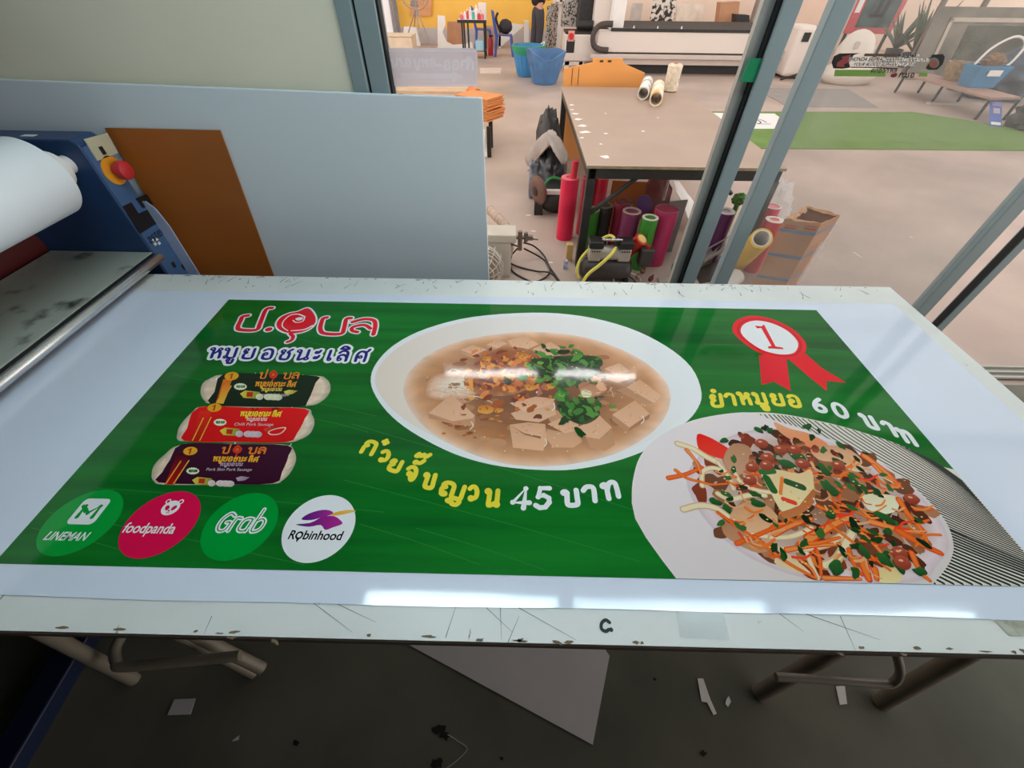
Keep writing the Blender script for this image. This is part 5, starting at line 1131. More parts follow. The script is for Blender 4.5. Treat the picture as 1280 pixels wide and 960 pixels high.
# --- blower with wire cage, hose and cables
bx = at(612, 320, Y=2.62); bw = thing('blower', 'pale floor blower with a wire cage and corrugated hose beside the white foam board', 'blower', (bx.x - .1, 2.75, 0))
M_pale = simple('pale_grey_enamel', (200, 190, 178), rough=.5, var=.08)
cx_, cy_, cz_ = bx.x - .06, 2.62, .165
for k in range(9): MB().tube([(cx_ + (.155 * cos(t)) * sqrt(max(.05, 1 - ((k - 4) / 5.2) ** 2)), cy_ - .16 + k * .03, cz_ + .155 * sin(t) * sqrt(max(.05, 1 - ((k - 4) / 5.2) ** 2))) for t in (2 * pi * q / 28 for q in range(28))], .0042, 6, closed=True).build('cage_ring', M_wire, bw, smooth=60)
for k in range(14): t = 2 * pi * k / 14; MB().tube([(cx_ + .155 * cos(t) * f_, cy_ + y_, cz_ + .155 * sin(t) * f_) for y_, f_ in ((-.165, .5), (-.12, .8), (-.04, .99), (.04, .99), (.09, .8))], .0038, 6, smooth=3).build('cage_wire', M_wire, bw, smooth=60)
MB().cyl((cx_, cy_ - .05, cz_), (cx_, cy_ + .10, cz_), .09, n=24).build('motor', simple('tan_motor', (150, 132, 116), rough=.5), bw, smooth=40)
p = at(642, 292, z=.33)
MB().box(cx_ - .1, p.x + .02, p.y - .05, p.y + .12, .28, .34).build('control_box', M_pale, bw, bevel=.008)
MB().box(cx_ - .05, p.x - .02, p.y - .04, p.y + .10, 0, .28).build('stand', M_pale, bw, bevel=.008)
hp = [at(612, 262, z=.3), at(622, 272, z=.28), at(632, 283, z=.25), at(637, 300, z=.2), at(634, 320, z=.09)]
H_ = crom(hp, 12); rs = [.036 + .004 * sin(i * 1.7) for i in range(len(H_))]; MB().tube(H_, rs, 14).build('corrugated_hose', simple('tan_hose', (196, 172, 154), rough=.6), bw, smooth=60)
vb = at(650, 300, z=.2)
mb = MB().cyl((vb.x - .03, vb.y, .22), (vb.x + .07, vb.y, .22), .014, n=12).cyl((vb.x, vb.y, .12), (vb.x, vb.y, .27), .018, n=12).cyl((vb.x + .045, vb.y, .19), (vb.x + .045, vb.y, .26), .016, n=12).box(vb.x + .05, vb.x + .10, vb.y - .015, vb.y + .015, .205, .235).cyl((vb.x + .09, vb.y, .212), (vb.x + .14, vb.y, .206), .006, n=8)
mb.build('valve_block', simple('brass_grey_valve', (140, 124, 112), rough=.4, metal=.5, var=.3), bw, smooth=40)
c = crop(590, 270, 9.846); M_cable = simple('black_cable', (44, 38, 36), rough=.5)
def cable(pts, label, zs=None, r=.007):
    P = [at(*q, z=(zs[i] if zs else .008)) for i, q in enumerate(c(*pts))]
    tag(MB().tube(P, r, 8, smooth=7).build('power_cable', M_cable, smooth=60), label, 'cable', 'black cables on the workshop floor')
cable(((640, 330), (760, 370), (880, 480), (950, 620), (1020, 720), (1110, 850), (1150, 900)), 'black cable running from the blower valve to the left leg of the plywood table', (.15, .06, .008, .008, .008, .008, .008))
cable(((560, 400), (490, 480), (468, 590), (500, 680), (620, 760), (760, 810), (880, 770), (955, 700), (950, 620), (860, 520), (640, 400)), 'black cable lying in a round loop on the floor beside the blower', (.12, .04, .008, .008, .008, .012, .008, .024, .026, .008, .1))
cable(((390, 510), (470, 580), (620, 640), (800, 680), (960, 700), (1060, 800), (1100, 880)), 'black cable crossing straight through the round cable loop', (.05, .022, .008, .008, .045, .008, .008))
cable(((400, 360), (480, 350), (560, 372)), 'short black cable at the valve of the blower', (.16, .2, .17), .006)
for px, py in ((667, 289), (688, 328), (660, 269)): p = at(px, py, z=.001); mb = MB(); flat_blob(mb, p.x, p.y, .02, .012, .0015); tag(mb.build('paper_scrap', M_paper), 'tiny white paper scrap on the workshop floor near the cables', 'scrap', 'white scraps near the cables')

# --- stack of orange sheets on a dark stand, light bench top and roll end beside it
M_osheet = simple('orange_fibre_sheet', (232, 150, 84), rough=.7, var=.08)
sx_, sy_ = at(600, 140, Y=5.75).x, 5.75; zb, zt = .365, .60
st = thing('dark_stand', 'dark steel stand under the stack of orange sheets left of the walkway', 'stand', (sx_ - .1, sy_, 0))
MB().box(sx_ - .55, sx_ - .01, sy_ - .2, sy_ + .25, zb - .035, zb - .004).build('stand_top', M_steel, st)
for lx, ly in ((at(613, 190, z=.02).x - .03, sy_ - .2), (sx_ - .55, sy_ - .2), (sx_ - .55, sy_ + .2), (at(613, 190, z=.02).x - .03, sy_ + .2)): MB().box(lx, lx + .05, ly, ly + .05, 0, zb - .035).build('leg', M_steel, st)
NS_ = 13; tip = at(630, 138, Y=sy_).x
for k in range(NS_):
    z_ = zb + (zt - zb) * k / NS_; hx = random.uniform(-.02, .012); rz_ = radians(-33) + random.uniform(-.06, .06)
    R = Matrix.Rotation(rz_, 3, 'Z'); pts = [R @ Vector(q) for q in ((0, 0, 0), (-.48, 0, 0), (-.48, .34, 0), (0, .34, 0))]
    pts = [p_ + Vector((tip + hx - .19, sy_ - .14, z_)) for p_ in pts]
    tag(MB().prism(pts, (0, 0, .013)).build('orange_sheet', M_osheet), 'thin orange fibre sheet in the stack beside the foam board', 'sheet', 'stacked orange fibre sheets')
p = at(603, 172, Y=5.62); tag(MB().grid(lambda u, v: (p.x - .05 + .09 * u + .02 * v, 5.50 + .02 * sin(v * 7 + u * 3), .02 + .30 * (1 - v)), 8, 12).build('white_rag', M_paper, smooth=60, solid=.004), 'white rag hanging below the stack of orange sheets', 'rag')
wbz = at(540, 108, Y=6.5).z
bt = thing('side_bench', 'low bench with a pale wooden top behind the grey direction sign', 'bench', (-1.2, 6.6, 0))
MB().box(at(484, 108, Y=6.5).x, at(585, 108, Y=6.5).x, 6.2, 7.0, wbz - .03, wbz).build('bench_top', simple('pale_wood', (214, 180, 148), rough=.7), bt)
x0_, x1_ = at(484, 108, Y=6.5).x, at(585, 108, Y=6.5).x
for lx in (x0_ + .03, x1_ - .08):
    for ly in (6.23, 6.92): MB().box(lx, lx + .05, ly, ly + .05, 0, wbz - .03).build('leg', M_steel, bt)
A = at(597, 118, Y=6.2); tag(MB().pipe(A, A + Vector((-.10, .14, .0)), .06, .035, 24).cyl(A + Vector((-.05, .07, -A.z)), A + Vector((-.05, .07, -.055)), .02, n=10).build('orange_roll', simple('orange_paper', (228, 132, 60), rough=.7), smooth=40), 'orange paper roll end beside the pale wooden bench', 'roll')

# --- grey direction sign stuck on the glass
class Stick(Art):
    def __init__(s, Y): super().__init__(); s.Y = Y; PZ[0] = 0
    def pt(s, p):
        if isinstance(p, Vector): return Vector((p.x, p.y, 0))
        q = at(p[0], p[1], Y=s.Y); return Vector((q.x, q.z, 0))
    def build(s, name, parent, label=None, mat=None):
        s.v = [Vector((v.x, s.Y - v.z, v.y)) for v in s.v]; return super().build(name, parent, label, mat)
GY = WY + .0445
sg = thing('window_sign', 'grey translucent sticker with pale letters and an arrow on the glass', 'sign', (0, GY, 1.4))
a = Stick(GY); P = []
TL, TR, BR, BL = [a.pt(p) for p in ((480, 60), (597, 60), (597, 108), (486, 108))]
def rquad(Q, q):
    out = []
    for i in range(4):
        p, a_, b_ = Q[i], Q[i - 1], Q[(i + 1) % 4]; d1, d2 = (a_ - p).normalized(), (b_ - p).normalized()
        for k in range(6): t = k / 5; out.append(p + d1 * q * (1 - t) ** 2 + d2 * q * t ** 2)
    return out
def poly2(self, P, col): z = self.lay(); self.face([Vector((p.x, p.y, z)) for p in P], [col] * len(P))
poly2(a, rquad([TL, TR, BR, BL], .02), (1, 1, 1)); a.build('sign_film', sg, mat=mk_film('grey_sign_film', rgb(196, 192, 202), .88, .4))
a = Stick(GY - .0006); c = crop(470, 0, 8); pl = rgb(184, 190, 200)
a.stroke(c((130, 505), (1000, 510), (1002, 850), (160, 852)), .004, pl, k=0, closed=True)
thai(a, [('no', (150, 665), (60, 0), (0, -72)), ('aa', (225, 665), (40, 0), (0, -72)), ('dot', (272, 665), (30, 0), (0, -60)), ('oo', (290, 665), (55, 0), (0, -72)), ('bo', (375, 665), (55, 0), (0, -72)), ('uu', (375, 665), (55, 0), (0, -60)), ('ho', (455, 665), (60, 0), (0, -72)), ('oo', (540, 665), (50, 0), (0, -72)), ('oo', (680, 690), (60, 0), (0, -80)), ('oo', (765, 690), (60, 0), (0, -80)), ('ko', (850, 690), (60, 0), (0, -80)), ('ko', (920, 690), (50, 0), (0, -80)), ('ii', (900, 690), (60, 0), (0, -80))], c, .008, pl)
a.stroke(c((605, 652), (655, 654)), .008, pl, k=0)
a.poly(c((240, 728), (760, 734), (758, 706), (870, 764), (762, 820), (762, 792), (258, 790)), pl)
a.build('sign_lettering', sg, mat=mk_film('pale_sign_film', rgb(250, 252, 255), .62, .4))

# --- black sticker on the right glass panel
HYs = WY + .0185
hs = thing('window_sticker', 'black and white motor club sticker on the right glass panel', 'sticker', (1.2, HYs, 1.45))
a = Stick(HYs); c = crop(1030, 0, 5.12); BK = (.012, .012, .014)
a.poly(c((48, 400), (64, 360), (100, 342), (230, 340), (190, 352), (160, 400), (168, 432), (120, 440), (60, 438)), BK)
a.poly(c((80, 425), (84, 400), (120, 376), (110, 366), (176, 348), (160, 380), (158, 400), (128, 412), (130, 430)), rgb(214, 96, 92))
a.poly(c((262, 342), (468, 346), (460, 362), (254, 360)), rgb(84, 70, 50)); a.poly(c((480, 346), (590, 348), (584, 362), (474, 362)), rgb(40, 44, 40)); 
thai(a, [(k, (486 + i * 26, 362), (18, 0), (4, -14)) for i, k in enumerate(('ho', 'no', 'bo', 'aa', 'lo'))], c, .0016, rgb(206, 206, 200))
a.poly(c((70, 446), (400, 448), (392, 490), (64, 488)), rgb(110, 150, 70)); a.poly(c((610, 462), (664, 462), (660, 490), (604, 490)), rgb(110, 150, 70))
P0, P1 = a.pt(c((160, 391))[0]), a.pt(c((668, 391))[0])
def line(body, p, q, h, col=BK, sh=.22):
    o, e = a.pt(c(p)[0]), a.pt(c(q)[0]); n0 = len(a.v); w = a.text(body, o, (e - o), Vector((0, 1, 0)), col, bold=.02)
    for i in range(n0, len(a.v)):
        v = a.v[i]; t = (v - o); k = t.dot((e - o)) / (e - o).length_squared; up = t.y - k * (e - o).y
        s_ = h / 1.0; k2 = k / w; a.v[i] = Vector((o.x + (e - o).x * k2 + up * s_ * sh, o.y + (e - o).y * k2 + up * s_, v.z))
hh = (a.pt(c((160, 366))[0]).y - a.pt(c((160, 391))[0]).y) / .72
a.poly(c((164, 364), (676, 370), (668, 394), (156, 392)), rgb(226, 222, 216)); a.poly(c((186, 398), (590, 400), (582, 424), (178, 422)), rgb(226, 222, 216))
line('HONDA SRIPRACHANWATTANAYONT', (164, 390), (668, 392), hh); line('YOUR BLOOD SUPHAN CUP 2018', (184, 421), (578, 423), hh * .85)
thai(a, [(k, (300 + i * 24, 466), (17, 0), (5, -24)) for i, k in enumerate(('so', 'ko', 'oo', 'wo', 'aa', 'ho', 'lo'))], c, .0022, BK)
a.stroke(c((172, 430), (310, 432), (470, 440)), .003, rgb(60, 20, 20)); a.blob(c((448, 482))[0], .012, rgb(110, 30, 36), asp=.5); thai(a, [(k, (480 + i * 36, 494), (22, 0), (6, -26)) for i, k in enumerate(('ko', 'mo', 'oo'))], c, .003, BK)
a.poly(c((690, 350), (760, 346), (774, 364), (760, 410), (724, 446), (670, 448), (650, 436), (672, 400)), BK); a.poly([c((704 + 34 * cos(t), 402 - 34 * sin(t)))[0] for t in (2 * pi * k / 24 for k in range(24))], rgb(170, 160, 150)); a.poly([c((700 + 26 * cos(t), 410 - 24 * sin(t)))[0] for t in (2 * pi * k / 24 for k in range(24))], rgb(206, 124, 96))
M_print = bpy.data.materials.new('sticker_print'); M_print.use_nodes = True; _n = M_print.node_tree; _a = _n.nodes.new('ShaderNodeAttribute'); _a.attribute_name = 'Col'; _n.links.new(_a.outputs['Color'], _n.nodes['Principled BSDF'].inputs['Base Color']); _t = _n.nodes.new('ShaderNodeBsdfTranslucent'); _n.links.new(_a.outputs['Color'], _t.inputs[0]); _m = _n.nodes.new('ShaderNodeMixShader'); _n.links.new(_n.nodes['Principled BSDF'].outputs[0], _m.inputs[1]); _n.links.new(_t.outputs[0], _m.inputs[2]); _n.links.new(_m.outputs[0], _n.nodes['Material Output'].inputs[0])
a.build('sticker_print', hs, mat=M_print)
# green tape on the left stile
P = [at(*q, Y=WY + .010) for q in ((938, 73), (953, 73), (942, 103), (925, 102))]
tag(MB().prism([Vector((p.x, WY + .010, p.z)) for p in P], (0, .0015, 0)).build('green_tape', simple('green_tape', (0, 150, 96), rough=.35)), 'strip of green tape across the left door stile', 'tape')
# ------------------------------------------------------------------ mats and papers on the workshop floor
M_turf = mk('green_turf_mat', rgb(118, 150, 78), rough=.95, var=.12, scale=3, bump=.5, bscale=220)
M_gmat = simple('grey_floor_mat', (158, 150, 144), rough=.8, var=.12)
def mat_on(name, px, mat, label, cat, th, z0=0):
    P = [at(*p, z=z0) for p in px]; return tag(MB().prism([Vector((p.x, p.y, z0 + .0005)) for p in P], (0, 0, th)).build(name, mat), label, cat)
mat_on('turf_mat', [(885, 140), (1140, 140.5), (1205, 150), (1240, 157), (1330, 161), (1330, 189), (948, 186), (905, 172)], M_turf, 'long green artificial turf mat on the workshop floor', 'mat', .008)
mat_on('floor_mat', [(955, 110), (1060, 112), (1098, 134.5), (985, 134), (958, 119)], M_gmat, 'grey floor mat lying behind the green turf mat', 'mat', .006)
mat_on('floor_sheet', [(600, 85), (627, 85), (626, 92), (600, 92)], simple('pinkish_sheet', (226, 204, 192), rough=.7), 'flat pinkish sheet on the floor in front of the blue chairs', 'sheet', .004)
pp = thing('paper_sheet', 'large white paper with a dark line drawing lying on the green turf mat', 'paper', at(930, 150, z=.01))
mb = MB(); P = [at(*p, z=.0095) for p in ((886, 141), (968, 142), (978, 149), (974, 161), (905, 161), (910, 154), (892, 152), (898, 148))]; mb.prism(P, (0, 0, .001)); mb.build('page', M_paper, pp)
mb = MB()
for pts in (((945, 153), (946, 149), (952, 150), (958, 153)), ((944, 154), (955, 155), (963, 155)), ((947, 150), (951, 153), (948, 155))): ribbon(mb, [at(*q, z=.0108) for q in pts], .02, .0112 + .0004 * random.random())
mb.build('line_drawing', M_dark, pp)
for px, py, s in ((1066, 315, .03), (1137, 296, .02)):
    A = at(px, py, z=.001); B = at(px + 11, py + 7, z=.001) if s > .025 else at(px + 5, py + 1, z=.001); n = Vector((-(B - A).y, (B - A).x, 0)).normalized() * .008
    tag(MB().prism([A - n * .4, B - n * .3, B + n * .5, A + n], (0, 0, .001)).build('paper_scrap', M_paper), 'thin white paper strip on the floor right of the cardboard box' if s > .025 else 'tiny white paper chip on the bare floor right of the cardboard box', 'scrap')

# --- cardboard box with blue tape, plastic bag and film
def cb(px, py, z): return at(px, py, z=z)
h = .55; T = [cb(981, 274, h), cb(1026, 280, h), cb(1050, 269, h), cb(1007, 258, h)]
bxo = thing('cardboard_box', 'tall open cardboard box with blue tape bands standing right of the plywood table', 'box', (T[1].x, T[1].y, 0))
cen = sum(T, Vector((0, 0, 0))) / 4; B_ = [Vector((cen.x + (p.x - cen.x) * .94, cen.y + (p.y - cen.y) * .94, 0)) for p in T]
def wall_(a0, a1, b0, b1, nu=14, nv=10, seed=0):
    mb_.grid(lambda u, v: (a0.lerp(a1, u)).lerp(b0.lerp(b1, u), v) + Vector((0, 0, (.012 * mnoise.noise(Vector((u * 5 + seed, 3, 0)))) if v > .99 else 0)), nu, nv)
mb_ = MB()
for i in range(4): j = (i + 1) % 4; wall_(B_[i], B_[j], T[i], T[j], seed=i * 3)
mb_.add(B_, [(0, 1, 2, 3)]); mb_.build('carton', M_card, bxo, solid=.005)
M_btape = simple('blue_tape', (112, 140, 176), rough=.4)
for hz in (.86, .55, .24):
    mb = MB()
    for i in range(4):
        j = (i + 1) % 4
        def pt_(k, f): q = B_[k].lerp(T[k], f); d_ = Vector((q.x - cen.x, q.y - cen.y, 0)).normalized() * .006; return q + d_
        a0, a1 = pt_(i, hz), pt_(j, hz); b0, b1 = pt_(i, hz + .035), pt_(j, hz + .035); mb.add([a0, a1, b1, b0], [(0, 1, 2, 3)])
    mb.build('blue_tape', M_btape, bxo)
mb_ = MB()   # torn flaps folded inwards, with the dark opening between
for i, f in ((0, .35), (3, .42), (2, .2)):
    j = (i + 1) % 4; inn = lambda p, q: p.lerp(Vector((cen.x, cen.y, h - .03)), q)
    mb_.grid(lambda u, v: T[i].lerp(T[j], u).lerp(inn(T[i].lerp(T[j], u), f * (.8 + .3 * mnoise.noise(Vector((u * 4, i, 0))))), v) + Vector((0, 0, .016 * mnoise.noise(Vector((u * 4, v * 3, i))))), 12, 5)
mb_.build('flap', simple('torn_cardboard', (206, 160, 120), rough=.9, var=.12), bxo, solid=.004)
mb = MB()
for (u0, u1, f, k) in ((.08, .42, .90, 0), (.62, .95, .92, 0), ):
    p = B_[k].lerp(T[k], f).lerp(B_[k + 1].lerp(T[k + 1], f), u0); q = B_[k].lerp(T[k], f).lerp(B_[k + 1].lerp(T[k + 1], f), u1); off = Vector((-.2, -1, 0)).normalized() * .005
    cu = bpy.data.curves.new('lettering', 'FONT'); cu.body = 'BOX' if 0 else '||'; cu.size = 1; bpy.data.curves.remove(cu)
    mb.add([p + off, q + off, q + off + Vector((0, 0, .012)), p + off + Vector((0, 0, .012))], [(0, 1, 2, 3)]); mb.add([p + off + Vector((0, 0, .02)), q + off + Vector((0, 0, .02)), q + off + Vector((0, 0, .026)), p + off + Vector((0, 0, .026))], [(0, 1, 2, 3)])
mb.build('red_print', simple('faded_red_ink', (190, 84, 66), rough=.8), bxo)
M_clear = mk_film('clear_plastic_film', (.86, .84, .82), .28, .1)
p0, p1 = cb(1058, 288, .36), cb(1012, 365, .0)
fl = MB().grid(lambda u, v: Vector((B_[1].x + .06 + .22 * u, B_[1].y - .05 + .30 * u, 0)) + Vector((.02 * sin(u * 9), 0, .40 * v)), 14, 6)
tag(fl.build('plastic_film', M_clear, smooth=60, solid=.001), 'clear plastic film wrapped round the right side of the cardboard box', 'film')
p = cb(986, 246, .40); mb = MB(); lump(mb, (p.x + .0, p.y + .16, .22), (.15, .13, .24), .35, 3, 4, flat=0)
tag(mb.build('plastic_bag', mk_film('milky_plastic', (.92, .89, .88), .75, .25), smooth=40), 'crumpled milky plastic bag standing behind the cardboard box', 'bag')
p = cb(889, 318, .14); mb = MB(); q0, q1 = cb(880, 318, .13), cb(912, 300, .2)
mb.grid(lambda u, v: q0.lerp(q1, u) + Vector((0, .05 * sin(v * 5), .05 * cos(v * 5) - .02)), 6, 12); mb.add([q0 + Vector((-.02, -.02, -.12)), q0 + Vector((.03, 0, -.02)), q1 + Vector((0, .04, -.02)), q1 + Vector((0, .04, -.19))], [(0, 1, 2, 3)])
tag(mb.build('film_sheet', mk_film('smoky_film', (.75, .72, .70), .6, .15), smooth=60, solid=.002), 'bent clear film sheet lying between the two door stiles', 'film')
A, B = cb(876, 352, .02), cb(922, 338, .05); tag(MB().prism([Vector((A.x, A.y, .0)), Vector((B.x, B.y, 0)), Vector((B.x, B.y + .3, .0)), Vector((A.x, A.y + .3, 0))], (0, 0, .012)).build('dark_board', simple('dark_grey_panel', (70, 62, 58), rough=.4), bevel=.002), 'dark grey panel lying on the floor below the bent film between the stiles', 'panel')
p = cb(924, 249, .42); mb = MB(); lump(mb, (p.x, p.y, .42), (.05, .05, .04), .4, 4, 8); mb.cyl((p.x, p.y, 0), (p.x, p.y, .40), .02, n=8); tag(mb.build('green_wrap', simple('green_wrap', (92, 148, 60), rough=.6), smooth=60), 'green wrapping scrap on a stick above the purple roll between the stiles', 'wrap')

# ------------------------------------------------------------------ far end of the workshop
def ground(px, py): return at(px, py, z=0)
# two blue chairs
M_bchair = simple('blue_plastic', (58, 84, 170), rough=.4, var=.05)
def make_chair():
    t = thing('plastic_chair', '', 'chair', (0, 0, 0), 'blue plastic chairs by the yellow wall')
    MB().grid(lambda u, v: (-.21 + .42 * u, -.21 + .42 * v, .43 - .02 * sin(pi * u) + .02 * v), 8, 8).build('seat', M_bchair, t, smooth=60, solid=.018)
    for sx in (-1, 1):
        for sy in (-1, 1): MB().cyl((sx * .19, sy * .19, .43), (sx * .23, sy * .24, 0), .036, .03, n=8).build('leg', M_bchair, t, smooth=60)
        MB().tube([(sx * .19, .20, .42), (sx * .20, .26, .70), (sx * .17, .29, .88)], .032, 8, smooth=4).build('back_post', M_bchair, t, smooth=60)
    for k in range(4): MB().tube([(-.13 + .087 * k, .21, .44), (-.12 + .08 * k, .26, .68), (-.105 + .07 * k, .28, .85)], .024, 6, smooth=3).build('back_slat', M_bchair, t, smooth=60)
    MB().tube([(-.18, .29, .87), (0, .31, .90), (.18, .29, .87)], .03, 8, smooth=4).build('top_rail', M_bchair, t, smooth=60)
    return t
ch1 = make_chair(); g = ground(630, 70); ch1.location = (g.x, g.y + .05, 0); ch1.rotation_euler = (0, 0, radians(92)); ch1['label'] = 'blue plastic chair with a black backpack on its seat'
ch2 = copy_thing(ch1); g = ground(604, 62); ch2.location = (g.x, g.y + .2, 0); ch2.rotation_euler = (0, 0, radians(95)); ch2['label'] = 'blue plastic chair behind the paint bottle table'
c0 = ch1.location; bp_ = thing('backpack', 'black backpack on the seat of the blue chair', 'bag', (c0.x + .05, c0.y, .44))
mb = MB(); lump(mb, (c0.x + .04, c0.y, .60), (.18, .15, .15), .1, 2, 2, flat=.449); mb.build('bag_body', simple('black_purple_cloth', (50, 42, 48), rough=.7), bp_, smooth=60)
mb = MB(); mb.tube([(c0.x - .1, c0.y - .1, .5), (c0.x - .2, c0.y - .08, .75), (c0.x - .16, c0.y, .86)], .03, 8, smooth=4); mb.build('strap', M_black, bp_, smooth=60)
# side table with paint bottles
g = ground(584, 72); tx, ty = g.x, g.y; zt_ = at(592, 24, Y=ty).z
sd = thing('side_table', 'small black legged table holding paint bottles by the yellow wall', 'table', (tx, ty, 0))
x0_, x1_ = at(573, 24, Y=ty).x, at(608, 24, Y=ty).x
MB().box(x0_, x1_, ty - .2, ty + .35, zt_ - .03, zt_).build('tabletop', M_white, sd); MB().box(x0_ - .01, x1_ + .01, ty - .21, ty - .2, zt_ - .06, zt_).build('edge_strip', M_black, sd)
for lx in (x0_ + .1, x0_ + .25, x1_ - .05):
    MB().cyl((lx, ty - .17, 0), (lx, ty - .17, zt_ - .03), .022, n=8).build('leg', M_black, sd); 
for lx in (x0_ + .1, x1_ - .05): MB().cyl((lx, ty + .3, 0), (lx, ty + .3, zt_ - .03), .022, n=8).build('leg', M_black, sd)
MB().box(x0_ + .1, x1_ - .03, ty - .15, ty + .28, .14, .16).build('lower_shelf', simple('brown_shelf', (140, 110, 90), rough=.7), sd)
bc = [((226, 110, 130), .10), ((240, 236, 236), .24), ((214, 70, 90), .16), ((230, 120, 120), .12), ((90, 176, 150), .14), ((240, 236, 230), .12), ((200, 60, 80), .12), ((226, 224, 226), .20)]
bl2 = ['short pink paint bottle', 'tall white paint bottle', 'red paint bottle', 'pale red paint bottle', 'mint green paint bottle', 'short white paint bottle', 'small crimson paint bottle', 'second tall white paint bottle']
for k, ((col, hh_), lb) in enumerate(zip(bc, bl2)):
    x_ = x0_ + .1 + (x1_ - x0_ - .2) * ((k * 5) % 8) / 7; b_ = thing('paint_bottle', lb + ' on the small black legged table', 'bottle', (x_, ty - .1 + .06 * (k % 3), zt_), 'paint bottles on the side table')
    MB().lathe([(0, 0), (.045, 0), (.048, .01), (.048, hh_ * .75), (.02, hh_ * .88), (.02, hh_)], (x_, ty - .1 + .06 * (k % 3), zt_), n=14).build('bottle_body', simple('bottle_%d' % k, col, rough=.4), b_, smooth=40)
    MB().cyl((x_, ty - .1 + .06 * (k % 3), zt_ + hh_), (x_, ty - .1 + .06 * (k % 3), zt_ + hh_ + .025), .022, n=12).build('cap', M_white, b_, smooth=40)
pbx = at(602, 7, Y=ty); tag(MB().box(pbx.x - .1, pbx.x + .1, ty + .15, ty + .3, zt_, zt_ + .30).build('white_carton', simple('white_carton', (236, 224, 218), rough=.7, col2=rgb(210, 150, 140), scale=12, edge=(.3, .36)), bevel=.005), 'white carton with faded print at the back of the paint bottle table', 'carton')
pb = at(601, 68, Y=ty - .1); tag(MB().box(pb.x - .13, pb.x + .08, ty - .13, ty + .1, .161, .36).build('light_blue_box', simple('light_blue_carton', (160, 206, 226), rough=.6), bevel=.005), 'light blue box on the lower shelf of the paint bottle table', 'box')
g = ground(610, 72); ex = thing('fire_extinguisher', 'red fire extinguisher on the floor beside the paint bottle table', 'extinguisher', (g.x + .05, g.y + .4, 0))
MB().lathe([(0, 0), (.07, 0), (.075, .02), (.075, .30), (.05, .36), (.025, .38), (0, .38)], (g.x + .05, g.y + .4, 0), n=20).build('cylinder', simple('red_enamel', (190, 40, 50), rough=.35), ex, smooth=40); MB().box(g.x + .02, g.x + .12, g.y + .38, g.y + .42, .38, .43).build('valve', M_black, ex, bevel=.006)
# cut-out panel, cardboard sheets, white triangle shelf against the yellow wall
YW = 16.30
def wall_piece(name, px, Y, mat, label, cat, th=.03, holes=None):
    P = [at(*p, Y=Y) for p in px]; return tag(MB().prism([Vector((p.x, Y, max(0, p.z))) for p in P], (0, th, 0)).build(name, mat), label, cat)
wall_piece('cutout_panel', [(547, 58), (547, 19), (556, 20), (557, 30), (553, 40), (558, 52), (566, 56), (580, 55), (590, 52), (592, 62), (547, 62)], 15.2, M_white, 'white board with a wavy cut-out edge standing by the yellow wall', 'board')
wall_piece('cardboard_sheet', [(559, 60), (559, 27), (578, 27), (578, 60)], 15.6, M_card, 'brown cardboard sheet standing behind the white cut-out board', 'cardboard')
wall_piece('cardboard_sheet', [(606, 60), (607, 32), (622, 33), (622, 60)], 15.9, simple('pinkish_cardboard', (206, 166, 146), rough=.85), 'pinkish cardboard sheet standing between the two blue chairs', 'cardboard')
wall_piece('cardboard_sheet', [(512, 20), (515, -6), (540, -6), (539, 20)], 16.33, simple('tan_cardboard', (222, 160, 110), rough=.85), 'tan cardboard square hanging on the yellow wall behind the fan', 'cardboard', .02)
tri = thing('white_shelf', 'white shelf unit with a diagonal brace at the foot of the yellow wall', 'shelf', (0, 15.7, 0))
def wp(px, py, Y=15.7): p = at(px, py, Y=Y); return Vector((p.x, Y, max(0, p.z)))
MB().prism([wp(624, 29), wp(640, 29), wp(656, 31), wp(627, 58), wp(623, 58)], (0, .03, 0)).build('brace_panel', M_white, tri)
MB().prism([wp(655, 60), wp(655, 26), wp(661, 27), wp(661, 60)], (0, .3, 0)).build('post', M_white, tri); MB().prism([wp(623, 60), wp(623, 30), wp(626, 30), wp(626, 60)], (0, .3, 0)).build('post', M_white, tri)
# stand fan
g = ground(524, 62); fn = thing('stand_fan', 'large stand fan with a round cage on tripod legs before the yellow wall', 'fan', (g.x, g.y, 0))
FZ = at(520, 2, Y=g.y).z; fxx = at(519, 0, Y=g.y).x
M_fan = simple('silver_grey_fan', (170, 160, 156), rough=.4, metal=.3)
MB().cyl((fxx, g.y, .45), (fxx, g.y, FZ + .1), .02, n=10).build('pole', M_fan, fn, smooth=40)
for q in ((505, 58), (541, 62), (516, 50)): e = ground(*q); MB().cyl((fxx, g.y, FZ - .12), (e.x, e.y, 0), .016, n=8).build('leg', M_fan, fn, smooth=40)
for k in range(6): r = .07 + .065 * k; MB().tube([(fxx + r * cos(t), g.y - .12 + .05 * k / 5, FZ + .22 + r * sin(t)) for t in (2 * pi * q / 28 for q in range(28))], .006, 6, closed=True).build('cage_ring', M_fan, fn, smooth=60)
for k in range(3):
    t0 = k * 2 * pi / 3 + .4; MB().grid(lambda u, v: (fxx + (.06 + .28 * u) * cos(t0 + .7 * (v - .5)), g.y - .02 + .05 * (v - .5), FZ + .22 + (.06 + .28 * u) * sin(t0 + .7 * (v - .5))), 6, 6).build('blade', simple('grey_blade', (150, 142, 142), rough=.4), fn, smooth=60, solid=.006)
MB().cyl((fxx, g.y - .08, FZ + .22), (fxx, g.y + .16, FZ + .22), .09, n=20).build('motor', M_fan, fn, smooth=40)
MB().tube([(fxx + .40 * cos(t), g.y + .04, FZ + .22 + .40 * sin(t)) for t in (2 * pi * q / 32 for q in range(32))], .012, 8, closed=True).build('rim', M_fan, fn, smooth=60)
